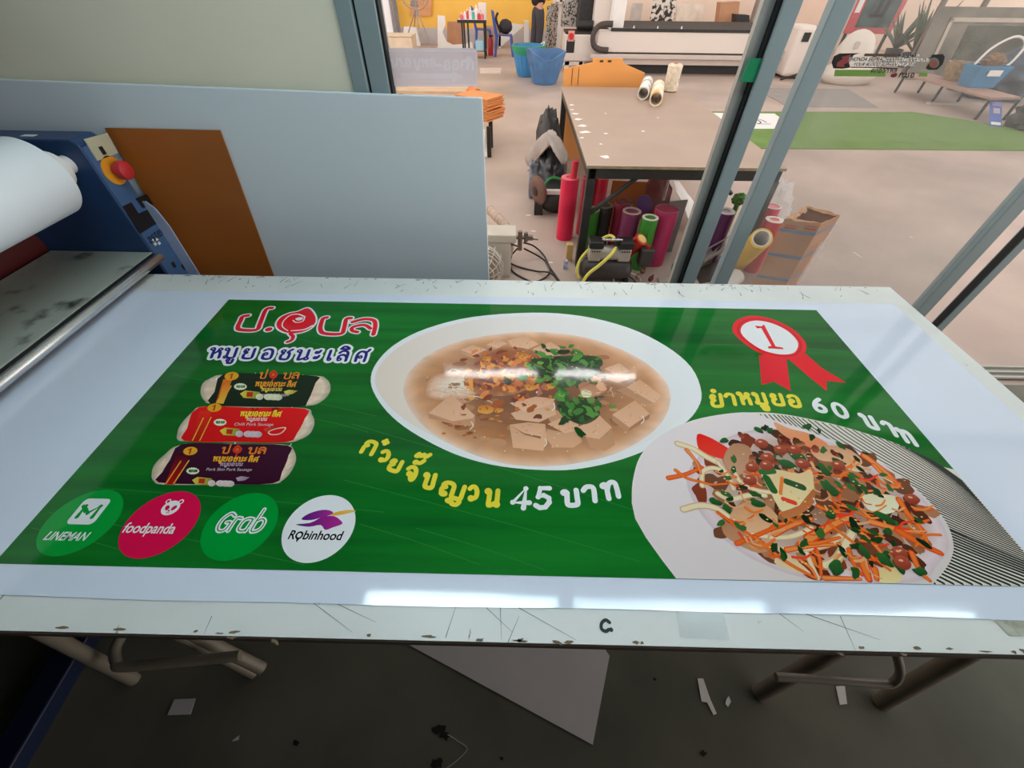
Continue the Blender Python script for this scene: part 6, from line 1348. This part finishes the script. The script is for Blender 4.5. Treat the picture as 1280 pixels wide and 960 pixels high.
# white board by the fan, pale chest, doorway rails at the far left
wall_piece('white_board', [(503, 58), (505, 33), (520, 34), (526, 58)], 15.9, M_white, 'white board standing behind the fan legs', 'board')
g = ground(500, 72); x0_, x1_ = at(475, 60, Y=g.y).x, at(516, 60, Y=g.y).x
ct_ = thing('pale_chest', 'pale beige chest at the far left beyond the grey direction sign', 'chest', ((x0_ + x1_) / 2, g.y, 0)); zc = at(500, 44, Y=g.y).z
M_chest = simple('beige_chest', (226, 204, 178), rough=.7); MB().box(x0_, x1_, g.y, g.y + .6, 0, zc - .04).build('chest_body', M_chest, ct_, bevel=.01); MB().box(x0_ - .015, x1_ + .015, g.y - .015, g.y + .6, zc - .036, zc).build('lid', M_chest, ct_, bevel=.01)
M_bright = simple('white_shutter', (250, 248, 250), rough=.6, var=.02)
x0_, x1_ = at(466, 10, Y=16.36).x, at(490, 10, Y=16.36).x
struct('door_4', MB().box(x0_, x1_, 16.34, 16.4, .3, 2.6).box(x0_, x1_, 16.32, 16.4, 0, .3), M_bright)
for i, px in enumerate((488.5, 492, 495)):
    x_ = at(px, 10, Y=16.2 - i * .05).x; rl = MB().box(x_ - .03, x_ + .03, 16.18 - i * .05, 16.24 - i * .05, 0, 2.6); tag(rl.build('shutter_rail', simple('grey_rail_%d' % i, (150 - 14 * i, 146 - 14 * i, 150 - 14 * i), rough=.5)), 'upright grey steel rail beside the white shutter', 'rail', 'upright rails beside the shutter')

# bins
def bin_(px_, py_, hpx, rt, rb, col, rim, label, gap=False):
    g = ground(px_, py_); g.y += rb; t = thing('waste_bin', label, 'bin', (g.x, g.y, 0), None); hz = at(px_, hpx, Y=g.y).z
    prof = [(0, .004), (rb * .95, .004), (rb, .02), (rb + (rt - rb) * .5, hz * .5), (rt, hz), (rt + .012, hz + .005), (rt + .012, hz + .02), (rt - .012, hz + .02), (rt - .014, hz - .01), (rb - .01 + (rt - rb) * .5, hz * .5), (rb - .015, .03), (0, .03)]
    mb = MB().lathe(prof, (g.x, g.y, 0), n=36)
    if gap:
        for v in mb.v:
            a_ = math.atan2(v.y - g.y, v.x - g.x); dz = .11 * math.exp(-((a_ + 1.5) / .42) ** 2) - .05 * math.exp(-((a_ + 2.6) / .3) ** 2) + .012 * sin(a_ * 5)
            if v.z > hz * .7: v.z -= dz * (v.z - hz * .7) / (hz * .3)
    mb.build('bin_body', col, t, smooth=50)
    mr = MB()
    for k in range(18): a_ = 2 * pi * k / 18; mr.cyl((g.x + (rb + .004) * cos(a_), g.y + (rb + .004) * sin(a_), .04), (g.x + (rt - (rt - rb) * .25) * cos(a_), g.y + (rt - (rt - rb) * .25) * sin(a_), hz * .72), .006, n=6)
    mr.build('moulded_rib', col, t)['kind'] = 'stuff'
    if rim: MB().lathe([(rt - .02, hz - .12), (rt + .014, hz - .02), (rt + .02, hz + .024), (rt - .005, hz + .03), (rt - .03, hz - .1)], (g.x, g.y, 0), n=36).build('liner', rim, t, smooth=50)
    return t, g, hz
M_binb = simple('bright_blue_plastic', (66, 140, 196), rough=.4, var=.08); M_bind = simple('worn_blue_plastic', (84, 128, 176), rough=.45, var=.15)
t, g, hz = bin_(660, 97, 58, .35, .24, M_binb, simple('green_liner', (40, 150, 110), rough=.5), 'blue waste bin with a green liner in front of the standing person')
mb = MB(); mb.tube([(g.x + .30, g.y, hz), (g.x + .34, g.y, hz + .08), (g.x + .26, g.y + .03, hz + .04)], .012, 6, smooth=4); mb.build('white_tie', M_white, t, smooth=60)
bin_(681, 107, 65, .40, .25, M_bind, None, 'worn blue waste bin with a broken rim nearest to the glass', True)

# person at the control panel
g = ground(680, 62); PX, PY = g.x, g.y
pe = thing('person', 'person in a black shirt and dark trousers standing at the machine control panel', 'person', (PX, PY, 0))
M_skin = simple('skin', (222, 166, 140), rough=.5, var=.05); M_shirt = simple('black_shirt', (44, 38, 40), rough=.8); M_trou = simple('charcoal_trousers', (74, 72, 78), rough=.85, var=.12); M_hair = simple('black_hair', (24, 20, 20), rough=.5)
def skin(name, verts, edges, radii, mat, parent, root=0, lv=2):
    me = bpy.data.meshes.new(name); me.from_pydata([(v[0], v[1], v[2]) for v in verts], edges, []); me.materials.append(mat)
    o = bpy.data.objects.new(name, me); COL.objects.link(o); m = o.modifiers.new('skin', 'SKIN'); m.use_smooth_shade = True
    sv = me.skin_vertices[0].data
    for i, r in enumerate(radii): sv[i].radius = r if isinstance(r, tuple) else (r, r); sv[i].use_root = (i == root)
    s_ = o.modifiers.new('sub', 'SUBSURF'); s_.levels = lv; s_.render_levels = lv; o.parent = parent; return o
# local frame: x = facing direction (towards the panel), y = away; z up
V = [(0, 0, .92), (-.01, 0, 1.10), (0, 0, 1.30), (0, 0, 1.42), (.02, 0, 1.50), (.04, 0, 1.60), (.04, 0, 1.68),      # 0-6 pelvis..head
     (0, -.09, .88), (.03, -.10, .50), (.0, -.10, .10), (.14, -.11, .04), (0, .09, .88), (-.02, .10, .50), (-.06, .10, .10), (.08, .11, .04),   # legs 7-14
     (0, -.19, 1.38), (-.04, -.23, 1.10), (.20, -.18, 1.06), (.28, -.16, 1.08), (0, .19, 1.38), (.02, .23, 1.12), (.26, .17, 1.16), (.34, .15, 1.20)]   # arms 15-22
Ed = [(0, 1), (1, 2), (2, 3), (3, 4), (4, 5), (5, 6), (0, 7), (7, 8), (8, 9), (9, 10), (0, 11), (11, 12), (12, 13), (13, 14), (3, 15), (15, 16), (16, 17), (17, 18), (3, 19), (19, 20), (20, 21), (21, 22)]
Rr = [(.10, .14), (.10, .13), (.11, .15), (.07, .10), .05, (.085, .07), (.08, .07), .08, .055, .038, .03, .08, .055, .038, .03, .055, .042, .028, .022, .055, .042, .028, .022]
for hb, sgn in ((18, -1), (22, 1)):     # five fingers on each hand
    w_ = Vector(V[hb])
    for fi, (dy, ln, rr2) in enumerate(((-.03, .075, .008), (-.012, .085, .009), (.006, .08, .009), (.024, .065, .008))):
        n = len(V); V += [tuple(w_ + Vector((.045, dy, .0))), tuple(w_ + Vector((.045 + ln * .55, dy, -.008))), tuple(w_ + Vector((.045 + ln * .95, dy, -.028)))]
        Ed += [(hb, n), (n, n + 1), (n + 1, n + 2)]; Rr += [rr2 * 1.3, rr2, rr2 * .8]
    n = len(V); V += [tuple(w_ + Vector((.02, -sgn * .035, .01))), tuple(w_ + Vector((.055, -sgn * .05, .0)))]; Ed += [(hb, n), (n, n + 1)]; Rr += [.011, .009]
bdy = skin('body', V, Ed, Rr, M_skin, pe)
hd = MB(); hd.ell((.05, 0, 1.62), (.095, .078, .118)); hd.ell((.145, 0, 1.61), (.018, .014, .022), 10, 8)
for s_ in (-1, 1): hd.ell((.04, s_ * .08, 1.61), (.02, .012, .032), 10, 8)
ho = hd.build('head', M_skin, None, smooth=80); ho.parent = bdy
ha = MB(); ha.ell((.03, 0, 1.65), (.10, .085, .105)); hh_o = ha.build('hair', M_hair, None, smooth=80); hh_o.parent = pe
for s_ in (-1, 1):
    eo = MB().ell((.132, s_ * .032, 1.63), (.012, .014, .009), 10, 8).build('eye', M_black, None, smooth=80); eo.parent = bdy
mo = MB().ell((.138, 0, 1.565), (.008, .026, .006), 10, 8).build('mouth', simple('lips', (180, 100, 96), rough=.5), None, smooth=80); mo.parent = bdy
so_ = skin('shirt', [(0, 0, .90), (-.01, 0, 1.10), (0, 0, 1.30), (0, 0, 1.42), (.01, 0, 1.46), (0, -.19, 1.385), (-.035, -.225, 1.15), (0, .19, 1.385), (.02, .225, 1.16)], [(0, 1), (1, 2), (2, 3), (3, 4), (3, 5), (5, 6), (3, 7), (7, 8)], [(.15, .21), (.145, .195), (.15, .20), (.10, .13), .068, .085, .08, .085, .08], M_shirt, pe)
to_ = skin('trousers', [(0, 0, .98), (0, 0, .90), (0, -.09, .84), (.03, -.10, .50), (0, -.10, .09), (0, .09, .84), (-.02, .10, .50), (-.06, .10, .09)], [(0, 1), (1, 2), (2, 3), (3, 4), (1, 5), (5, 6), (6, 7)], [(.13, .18), (.14, .19), .135, .105, .09, .135, .105, .09], M_trou, pe)
for lx, ly in ((.07, -.11), (.01, .11)): s2 = MB().ell((lx, ly, .045), (.135, .05, .05)).box(lx - .12, lx + .12, ly - .045, ly + .045, 0, .02).build('shoe', M_black, None, smooth=60); s2.parent = pe
pe.rotation_euler = (0, 0, radians(24)); pe.scale = (1.12, 1.12, 1.02); pe.location = (PX - .22, PY, 0)
# control stand with screen in front of the person, slotted bars
gx = at(700, 30, Y=15.2); cs = thing('control_stand', 'white control panel on a post beside the person', 'stand', (gx.x, 15.2, 0))
MB().box(gx.x - .06, gx.x + .06, 15.15, 15.27, 0, 1.05).build('post', M_white, cs, bevel=.01)
MB().prism([(gx.x - .14, 15.0, 1.0), (gx.x + .26, 15.0, 1.0), (gx.x + .26, 15.0, 1.22), (gx.x - .06, 15.0, 1.30)], (0, .25, 0)).build('panel_box', M_white, cs, bevel=.01)
MB().box(gx.x + .0, gx.x + .12, 14.985, 15.0, 1.06, 1.2).build('screen', simple('grey_screen', (120, 124, 128), rough=.3), cs); MB().cyl((gx.x - .03, 14.98, 1.08), (gx.x - .03, 15.0, 1.08), .03, n=14).build('dial', M_black, cs)
MB().prism([(gx.x - .06, 15.3, .62), (gx.x - .28, 15.3, .80), (gx.x - .28, 15.3, .90), (gx.x - .06, 15.3, .72)], (0, .06, 0)).build('bracket', M_white, cs)
M_slot = mk('slotted_steel', rgb(190, 182, 176), col2=rgb(70, 64, 60), scale=26, edge=(.44, .5), rough=.4, metal=.4)
for i, px in enumerate((684.5, 689, 694)):
    gp = at(px, 40, Y=14.6 + .1 * i); tag(MB().box(gp.x - .05, gp.x + .05, 14.58 + .1 * i, 14.64 + .1 * i, 0, 1.0 + .03 * i).build('slotted_bar', M_slot), 'upright slotted steel bar beside the person', 'bar', 'slotted bars beside the person')

# cutting machine
M_mach = simple('off_white_enamel', (226, 214, 206), rough=.4, var=.03, scale=1.5); M_mach2 = simple('pale_grey_enamel_machine', (206, 192, 184), rough=.45, var=.05); M_hcomb = mk('black_honeycomb_bed', rgb(64, 56, 52), col2=rgb(26, 24, 24), scale=30, edge=(.4, .6), rough=.7)
cy0, cx0, cx1 = 11.6, 1.55, 6.25
cn = thing('cutting_machine', 'long white flatbed cutting machine with a dark honeycomb bed', 'machine', (3.9, 12.6, 0))
MB().box(cx0 + .12, cx1, cy0, cy0 + 2.4, .38, .74).build('bed_body', M_mach, cn, bevel=.02)
MB().box(cx0 - .0, cx1 - .7, cy0 - .16, cy0 + .02, .29, .36).build('front_ledge', M_mach2, cn, bevel=.01)
MB().box(cx1 - .75, cx1 + .05, cy0 - .16, cy0 + .02, .33, .46).build('front_ledge', M_mach2, cn, bevel=.01)
MB().box(cx0 + .1, cx1, cy0 - .06, cy0 + 2.3, .18, .30).build('base_plinth', M_mach2, cn)
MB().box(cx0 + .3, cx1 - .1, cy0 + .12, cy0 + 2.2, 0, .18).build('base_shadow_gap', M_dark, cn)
MB().box(cx0 + .4, cx1 - .1, cy0 + .06, cy0 + 2.3, .74, .765).build('honeycomb_bed', M_hcomb, cn)
MB().box(cx0 + .4, cx1 - .08, cy0 - .02, cy0 + .06, .735, .79).build('front_rail', M_dark, cn, bevel=.008)
for k in range(4): x_ = at(763 + 30 * k, 32, Y=cy0).x; MB().cyl((x_, cy0 + .02, .79), (x_, cy0 + .02, .83), .02, .008, n=10).build('rail_clip', M_white, cn)
# left end box
bxl, bxr = at(706, 40, Y=12.0).x, at(760, 40, Y=12.0).x
lb = MB().box(bxl, bxr, 11.75, 12.5, .20, .66).build('end_box', M_mach, cn, bevel=.02)
MB().box(bxl + .01, bxr, 11.8, 12.5, .66, .70).build('box_top', M_dark, cn)
def fp_(px, py): p = at(px, py, Y=11.75); return p
p = fp_(714, 45); MB().box(p.x - .07, p.x + .07, 11.735, 11.75, p.z - .09, p.z + .09).build('stop_plate', simple('pink_plate', (226, 150, 140), rough=.5), lb); MB().cyl((p.x, 11.70, p.z), (p.x, 11.74, p.z), .055, n=16).build('stop_button', simple('red_stop_button', (206, 40, 40), rough=.4), lb, smooth=40)
p = fp_(713, 58); MB().box(p.x - .09, p.x + .09, 11.742, 11.75, p.z - .11, p.z + .11).build('black_window', M_black, lb)
for px in (709, 727): p = fp_(px, 78); MB().box(p.x - .05, p.x + .05, 11.78, 11.86, 0, .20).build('leg', M_mach, cn)
p = fp_(718, 74); MB().box(fp_(704, 74).x, fp_(729, 74).x, 11.78, 11.86, .12, .19).build('foot_rail', M_mach, cn)
# gantry column, its plate and the looped cable chain
gx0, gx1 = at(742, 20, Y=12.1).x, at(772, 20, Y=12.1).x
MB().box(gx0, gx1, 12.0, 13.6, .76, 1.75).build('gantry_column', M_mach, cn, bevel=.02)
MB().box(at(765, 20, Y=11.7).x, at(781, 20, Y=11.7).x, 11.66, 11.98, .74, 1.75).build('gantry_plate', M_white, cn, bevel=.02)
MB().box(at(724, 20, Y=12.3).x, at(740, 20, Y=12.3).x, 12.3, 12.9, .70, 1.7).build('gantry_motor', M_dark, cn, bevel=.02)
MB().cyl((at(722, 24, Y=12.0).x, 12.0, .80), (at(742, 24, Y=12.0).x, 12.0, .80), .085, n=20).build('rotary_axis', M_dark, cn, smooth=40)
MB().box(at(705, 3, Y=12.6).x, at(736, 3, Y=12.6).x, 12.9, 13.2, .7, 1.7).build('gantry_guard', M_slot, cn)
CH = [at(*q, Y=11.56) for q in ((766, 30), (752, 31), (744, 38), (741, 48), (743, 58), (750, 62), (760, 63))]
MB().tube(CH, .055, 8, smooth=5).build('cable_chain', simple('black_cable_chain', (74, 64, 60), rough=.6, var=.3, scale=25), cn, smooth=50)
# right end housing with rounded shell and cables
rx0 = at(985, 60, Y=11.4).x; sh = MB()
sh.prism([(rx0, 11.2, .05), (rx0 + .62, 11.2, .03), (rx0 + .60, 11.2, .55), (rx0 + .5, 11.2, .80), (rx0 + .3, 11.2, .90), (rx0, 11.2, .90)], (0, .5, 0)); es = sh.build('end_housing', M_mach, cn, bevel=.06)
for dx, dz in ((.12, .72), (.34, .74)): MB().box(rx0 + dx, rx0 + dx + .14, 11.18, 11.2, dz - .08, dz + .07).build('socket_plate', M_dark if dx < .3 else M_mach2, es)
MB().tube([(rx0 + .5, 11.15, .60), (rx0 + .52, 11.1, .40), (rx0 + .35, 11.05, .16), (rx0 - .1, 11.0, .03)], .022, 8, smooth=6).build('power_lead', M_dark, cn, smooth=60)
# things behind the machine
wall_piece('cream_board', [(842, 70), (846, 4), (880, 5), (878, 70)], 15.4, simple('cream_panel', (240, 224, 208), rough=.6), 'cream panel leaning on the far wall behind the cutting machine', 'panel')
wall_piece('brown_carton', [(892, 70), (901, 3), (925, 2), (917, 70)], 14.8, M_card, 'brown carton standing on the far side of the cutting machine', 'carton', .3)
wall_piece('speckled_board', [(804, 70), (818, -4), (846, -4), (838, 70)], 15.0, mk('black_white_offcut_board', rgb(226, 216, 206), col2=rgb(50, 46, 44), scale=9, edge=(.47, .52), rough=.7), 'black and white perforated offcut board behind the cutting machine', 'board')
wall_piece('dark_crate', [(912, 90), (920, 18), (937, 19), (930, 90)], 14.2, M_dark, 'dark crate beside the brown carton behind the cutting machine', 'crate', .3)
wall_piece('grey_post', [(926, 70), (950, -4), (975, -4), (950, 70)], 15.2, simple('grey_cloth_curtain', (150, 138, 134), rough=.8, var=.2), 'grey upright panel behind the right end of the cutting machine', 'panel', .2)
wall_piece('grey_sheet', [(780, 70), (790, 4), (804, 4), (794, 70)], 15.6, simple('pale_grey_sheet', (206, 196, 190), rough=.6), 'pale grey sheet behind the gantry of the cutting machine', 'sheet')

# ------------------------------------------------------------------ right side of the workshop
Yp = 14.6
po = thing('framed_poster', 'red framed dark poster at the top right behind the glass', 'poster', (9.6, Yp, 0))
def pq(px, py): p = at(px, py, Y=Yp); return Vector((p.x, Yp, p.z))
BLp, BRp = pq(1054, 42), pq(1113, 42); zt_ = BLp.z + 1.6
MB().box(BLp.x, BRp.x, Yp, Yp + .05, BLp.z, zt_).build('frame', simple('red_frame', (214, 96, 102), rough=.5), po, bevel=.01)
fw = .13; MB().box(BLp.x + .22, BRp.x - fw, Yp - .006, Yp, BLp.z + fw, zt_ - fw).build('picture', mk('dark_teal_print', rgb(86, 104, 102), col2=rgb(46, 58, 58), scale=3, rough=.35), po)
MB().box(BLp.x + .04, BLp.x + .17, Yp - .006, Yp, BLp.z + .42, BLp.z + 1.0).build('white_caption', M_paper, po)
mb = MB()
for dx in (0, .17): mb.prism([(BLp.x + .55 + dx, Yp - .008, BLp.z + .36), (BLp.x + .68 + dx, Yp - .008, BLp.z + .37), (BLp.x + .76 + dx, Yp - .008, BLp.z + 1.2), (BLp.x + .62 + dx, Yp - .008, BLp.z + 1.2)], (0, .002, 0)); mb.box(BLp.x + .46 + dx, BLp.x + .68 + dx, Yp - .008, Yp - .006, BLp.z + .33, BLp.z + .40)
mb.build('printed_legs', M_black, po)
for lx in (BLp.x + .05, BRp.x - .12): MB().box(lx, lx + .07, Yp + .01, Yp + .05, 0, BLp.z).build('stand_leg', M_dark, po)
# white pod
g = ground(1056, 107); g.y -= .05; g.x += .15; pd = thing('white_pod', 'white rounded plastic shell standing on the floor behind the black sticker', 'shell', (g.x, g.y + .3, 0))
M_pod = simple('glossy_white_shell', (232, 220, 208), rough=.3, var=.05)
mb = MB(); lump(mb, (g.x, g.y + .35, .16), (.56, .40, .24), .03, 1, 1, flat=0); mb.build('shell_base', M_pod, pd, smooth=60)
q = at(1074, 62, Y=g.y + .35); mb = MB(); lump(mb, (q.x - .08, q.y, .46), (.36, .28, .42), .03, 1, 2, flat=.2); mb.build('shell_dome', M_pod, pd, smooth=60)
q2 = at(1073, 58, Y=g.y + .06); MB().box(q2.x - .05, q2.x + .05, q.y - .25, q.y - .22, q2.z - .05, q2.z + .07).build('hatch', M_mach2, pd, bevel=.01)
# spiky plants
M_leaf = simple('grey_green_leaf', (112, 120, 104), rough=.5, var=.25)
def agave(px, py, s, label, n=15):
    g = ground(px, py); t = thing('agave_plant', label, 'plant', (g.x, g.y, 0), 'spiky plants along the right side'); mb = MB(); rnd = random.Random(px)
    for k in range(n):
        a_ = 2 * pi * k / n + rnd.uniform(-.2, .2); tilt = rnd.uniform(.25, 1.0); L = s * rnd.uniform(.75, 1.1); w = s * .09; dv = Vector((cos(a_) * sin(tilt), sin(a_) * sin(tilt), cos(tilt))); sd_ = Vector((-sin(a_), cos(a_), 0)); b0 = Vector((g.x, g.y, .28))
        p1, p2 = b0 + dv * L * .45, b0 + dv * L; p2.z -= .06 * s
        mb.add([b0 - sd_ * w * .5, b0 + sd_ * w * .5, p1 + sd_ * w * .6, p2, p1 - sd_ * w * .6, p1 - dv.cross(sd_) * w * .3], [(0, 1, 2, 5), (0, 5, 4), (5, 2, 3), (4, 5, 3)])
    mb.build('leaves', M_leaf, t, solid=.012); MB().lathe([(0, 0), (.16 * s, 0), (.2 * s, .28), (.17 * s, .28), (.15 * s, .2), (0, .2)], (g.x, g.y, 0), n=20).build('pot', simple('dark_pot', (70, 66, 64), rough=.6), t, smooth=40)
agave(1110, 78, 1.0, 'grey green spiky plant left of the leaning grey panel'); agave(1132, 84, 1.15, 'larger spiky plant at the lower left corner of the leaning grey panel'); agave(1268, 80, .9, 'spiky plant at the far right behind the dark blue cloth')
# leaning grey panel with pale inner frame and two upright posts
Yg = 11.6
gp = thing('leaning_screen', 'large grey panel with a pale inner outline leaning behind the blue basket', 'panel', (9.3, Yg, 0))
def gq(px, py, Y=Yg): p = at(px, py, Y=Y); return Vector((p.x, Y, p.z))
xL, xR = gq(1150, 50).x, gq(1330, 60).x; zT = gq(1172, 8).z
MB().prism([(xL, Yg - .25, 0), (xR, Yg - .25, 0), (xR, Yg, zT), (xL, Yg, zT)], (0, .04, 0)).build('panel_sheet', mk('smoky_grey_sheet', rgb(150, 142, 132), rough=.7, spec=.2, col2=rgb(116, 112, 104), scale=2), gp)
i0, i1 = xL + .35, xR - .35
fr_ = lambda x, z, w, hh: MB()
mb = MB(); zi = zT - .16
for (xa, xb, za, zb_) in ((i0, i1, zi - .07, zi), (i0, i0 + .07, .3, zi), (i1 - .07, i1, .3, zi)):
    yo = lambda z: Yg - .25 + .25 * z / zT - .02
    mb.prism([(xa, yo(za), za), (xb, yo(za), za), (xb, yo(zb_), zb_), (xa, yo(zb_), zb_)], (0, .008, 0))
mb.build('pale_outline', simple('pale_tape_outline', (186, 174, 160), rough=.5), gp)
mb = MB(); yo = lambda z: Yg - .25 + .25 * z / zT - .012; mb.prism([(i0 + .45, yo(.3), .3), (i1 - .12, yo(.3), .3), (i1 - .12, yo(zi - .12), zi - .12), (i0 + .45, yo(zi - .12), zi - .12)], (0, .008, 0)); mb.build('dark_inset', mk('dark_smoky_inset', rgb(112, 110, 102), rough=.7, spec=.2, col2=rgb(84, 84, 78), scale=3), gp)
for px, lab in ((1183, 'left dark steel post rising beside the leaning grey panel'), (1236, 'right dark steel post rising behind the leaning grey panel')):
    x_ = at(px, 0, Y=11.9).x; tag(MB().box(x_ - .04, x_ + .04, 11.9, 11.98, 0, 2.6).build('steel_post', simple('grey_brown_post', (128, 118, 108), rough=.5)), lab, 'post')
# low bench, basket, cloth, leaflet
b1, b2, b3 = ground(1119, 116), ground(1166, 128), ground(1220, 150)
be = thing('low_bench', 'low reddish plank bench holding the blue basket', 'bench', (7.9, 9, 0)); bz = .30
MB().prism([(b1.x, b1.y, bz - .03), (b3.x, b3.y, bz - .03), (b3.x + .55, b3.y + .1, bz - .03), (b1.x + .55, b1.y + .1, bz - .03)], (0, 0, .03)).build('bench_plank', simple('reddish_plank', (178, 142, 126), rough=.6, var=.2), be)
for b_ in (b1, b2, b3):
    for dx in (.02, .48): MB().cyl((b_.x + dx, b_.y + .03, bz - .03), (b_.x + dx - .02, b_.y + .02, 0), .022, n=8).build('leg', M_dark, be)
p = at(1213, 80, z=.45); bk = thing('blue_basket', 'blue plastic basket with a tall white hoop handle on the low bench', 'basket', (p.x, p.y, bz)); p = Vector((7.95, 8.75, 0)); bk.location = (p.x, p.y, bz)
mb = MB(); w0, w1, hh_ = .20, .27, .30
vs = [Vector((p.x + sx * w, p.y + sy * w * .7, z)) for w, z in ((w0, bz), (w1, bz + hh_), (w1 - .02, bz + hh_), (w0 - .02, bz + .02)) for sx, sy in ((-1, -1), (1, -1), (1, 1), (-1, 1))]
fs = [(0, 3, 2, 1), (12, 13, 14, 15)] + [(a_ * 4 + k, a_ * 4 + (k + 1) % 4, (a_ + 1) * 4 + (k + 1) % 4, (a_ + 1) * 4 + k) for a_ in range(3) for k in range(4)]
mb.add(vs, fs).build('basket_body', simple('blue_basket_plastic', (80, 138, 180), rough=.4), bk, bevel=.008)
MB().tube([(p.x - .25, p.y, bz + hh_), (p.x - .12, p.y + .02, bz + hh_ + .22), (p.x + .15, p.y + .03, bz + hh_ + .36), (p.x + .38, p.y + .02, bz + hh_ + .26), (p.x + .34, p.y, bz + hh_ + .04), (p.x + .25, p.y, bz + hh_ - .04)], .018, 8, smooth=6).build('handle', M_white, bk, smooth=60)
MB().box(p.x - .1, p.x + .12, p.y - .205, p.y - .19, bz + .17, bz + .25).build('white_clip', M_white, bk)
mb = MB(); lump(mb, (p.x + .04, p.y, bz + hh_ + .04), (.16, .11, .10), .4, 3, 6); mb.build('contents', simple('brown_contents', (150, 122, 98), rough=.8, var=.3), bk, smooth=60)
wb_ = thing('woven_basket', 'tan woven basket on the bench behind the blue basket', 'basket', (p.x + .1, p.y + .62, bz)); mb = MB().lathe([(0, 0), (.16, 0), (.22, .12), (.24, .26), (.21, .26), (.19, .12), (0, .02)], (p.x + .08, p.y + .60, bz), n=24); mb.build('basket_body', mk('woven_tan', rgb(186, 160, 128), col2=rgb(130, 108, 84), scale=30, rough=.8), wb_, smooth=50)
mb = MB(); q = at(1247, 100, z=.3); lump(mb, (q.x + .30, q.y + .2, .30), (.60, .55, .40), .28, 2, 14, n=40, m=26, flat=0); tag(mb.build('blue_cloth', simple('slate_blue_cloth', (94, 102, 112), rough=.6, bump=.5, bscale=8, var=.2), smooth=60), 'dark blue cloth bundle heaped at the near end of the low bench', 'cloth')
mb = MB(); q = at(1275, 150, z=.15); lump(mb, (q.x + .42, q.y + .15, .14), (.30, .30, .24), .35, 3, 21, n=36, m=24, flat=0); tag(mb.build('dark_sack', simple('dark_grey_sack', (82, 78, 72), rough=.8, bump=.6, bscale=9, var=.3), smooth=60), 'dark grey sack on the floor beside the blue leaflet', 'sack')
q0, q1 = ground(1236, 158), ground(1248, 159.5); lz = .36
lf = thing('blue_leaflet', 'blue and white printed leaflet propped up at the right end of the turf mat', 'leaflet', (q0.x, q0.y, 0))
A, B = Vector((q0.x, q0.y, .01)), Vector((q1.x + .04, q1.y, .01)); C_, D_ = A + Vector((.17, .45, .24)), B + Vector((.17, .45, .24))
MB().prism([A, B, D_, C_], (.0, .004, -.004)).build('leaflet_sheet', simple('leaflet_blue', (76, 108, 186), rough=.35), lf)
up = Vector((-.0, -.004, .003)); L2 = lambda u, v: A.lerp(B, u).lerp(C_.lerp(D_, u), v) + up
MB().add([L2(.1, .05), L2(.9, .05), L2(.9, .16), L2(.1, .16)], [(0, 1, 2, 3)]).build('white_band', M_paper, lf); MB().add([L2(.25, .5), L2(.8, .5), L2(.8, .72), L2(.25, .72)], [(0, 1, 2, 3)]).build('photo_patch', simple('grey_pink_patch', (190, 176, 190), rough=.4), lf); MB().add([L2(.1, .8), L2(.9, .8), L2(.9, .96), L2(.1, .96)], [(0, 1, 2, 3)]).build('header_patch', simple('purple_patch', (140, 130, 180), rough=.4), lf)
p = at(1194, 112, z=.02); tag(MB().ell((p.x, p.y + .1, .055), (.09, .14, .055)).build('green_bottle', simple('sea_green_plastic', (96, 168, 150), rough=.35), smooth=60), 'small sea green bottle under the low bench', 'bottle')
p0, p1 = ground(1162, 131), ground(1236, 134); tag(MB().box(p0.x, p1.x, p0.y, p0.y + .1, 0, .03).build('floor_strip', simple('pale_strip', (190, 182, 174), rough=.5)), 'pale metal strip on the floor in front of the low bench', 'strip')
# workshop tube lamps high above (seen only as reflections in the banner)
tube_lamp(-1.0, .35, 3.97, 3.9, M_tube_shop, 'white tube lamp high above the left side of the plywood work table', .03)
tube_lamp(.55, 1.9, 3.97, 3.9, M_tube_shop, 'white tube lamp high above the right side of the plywood work table', .03)
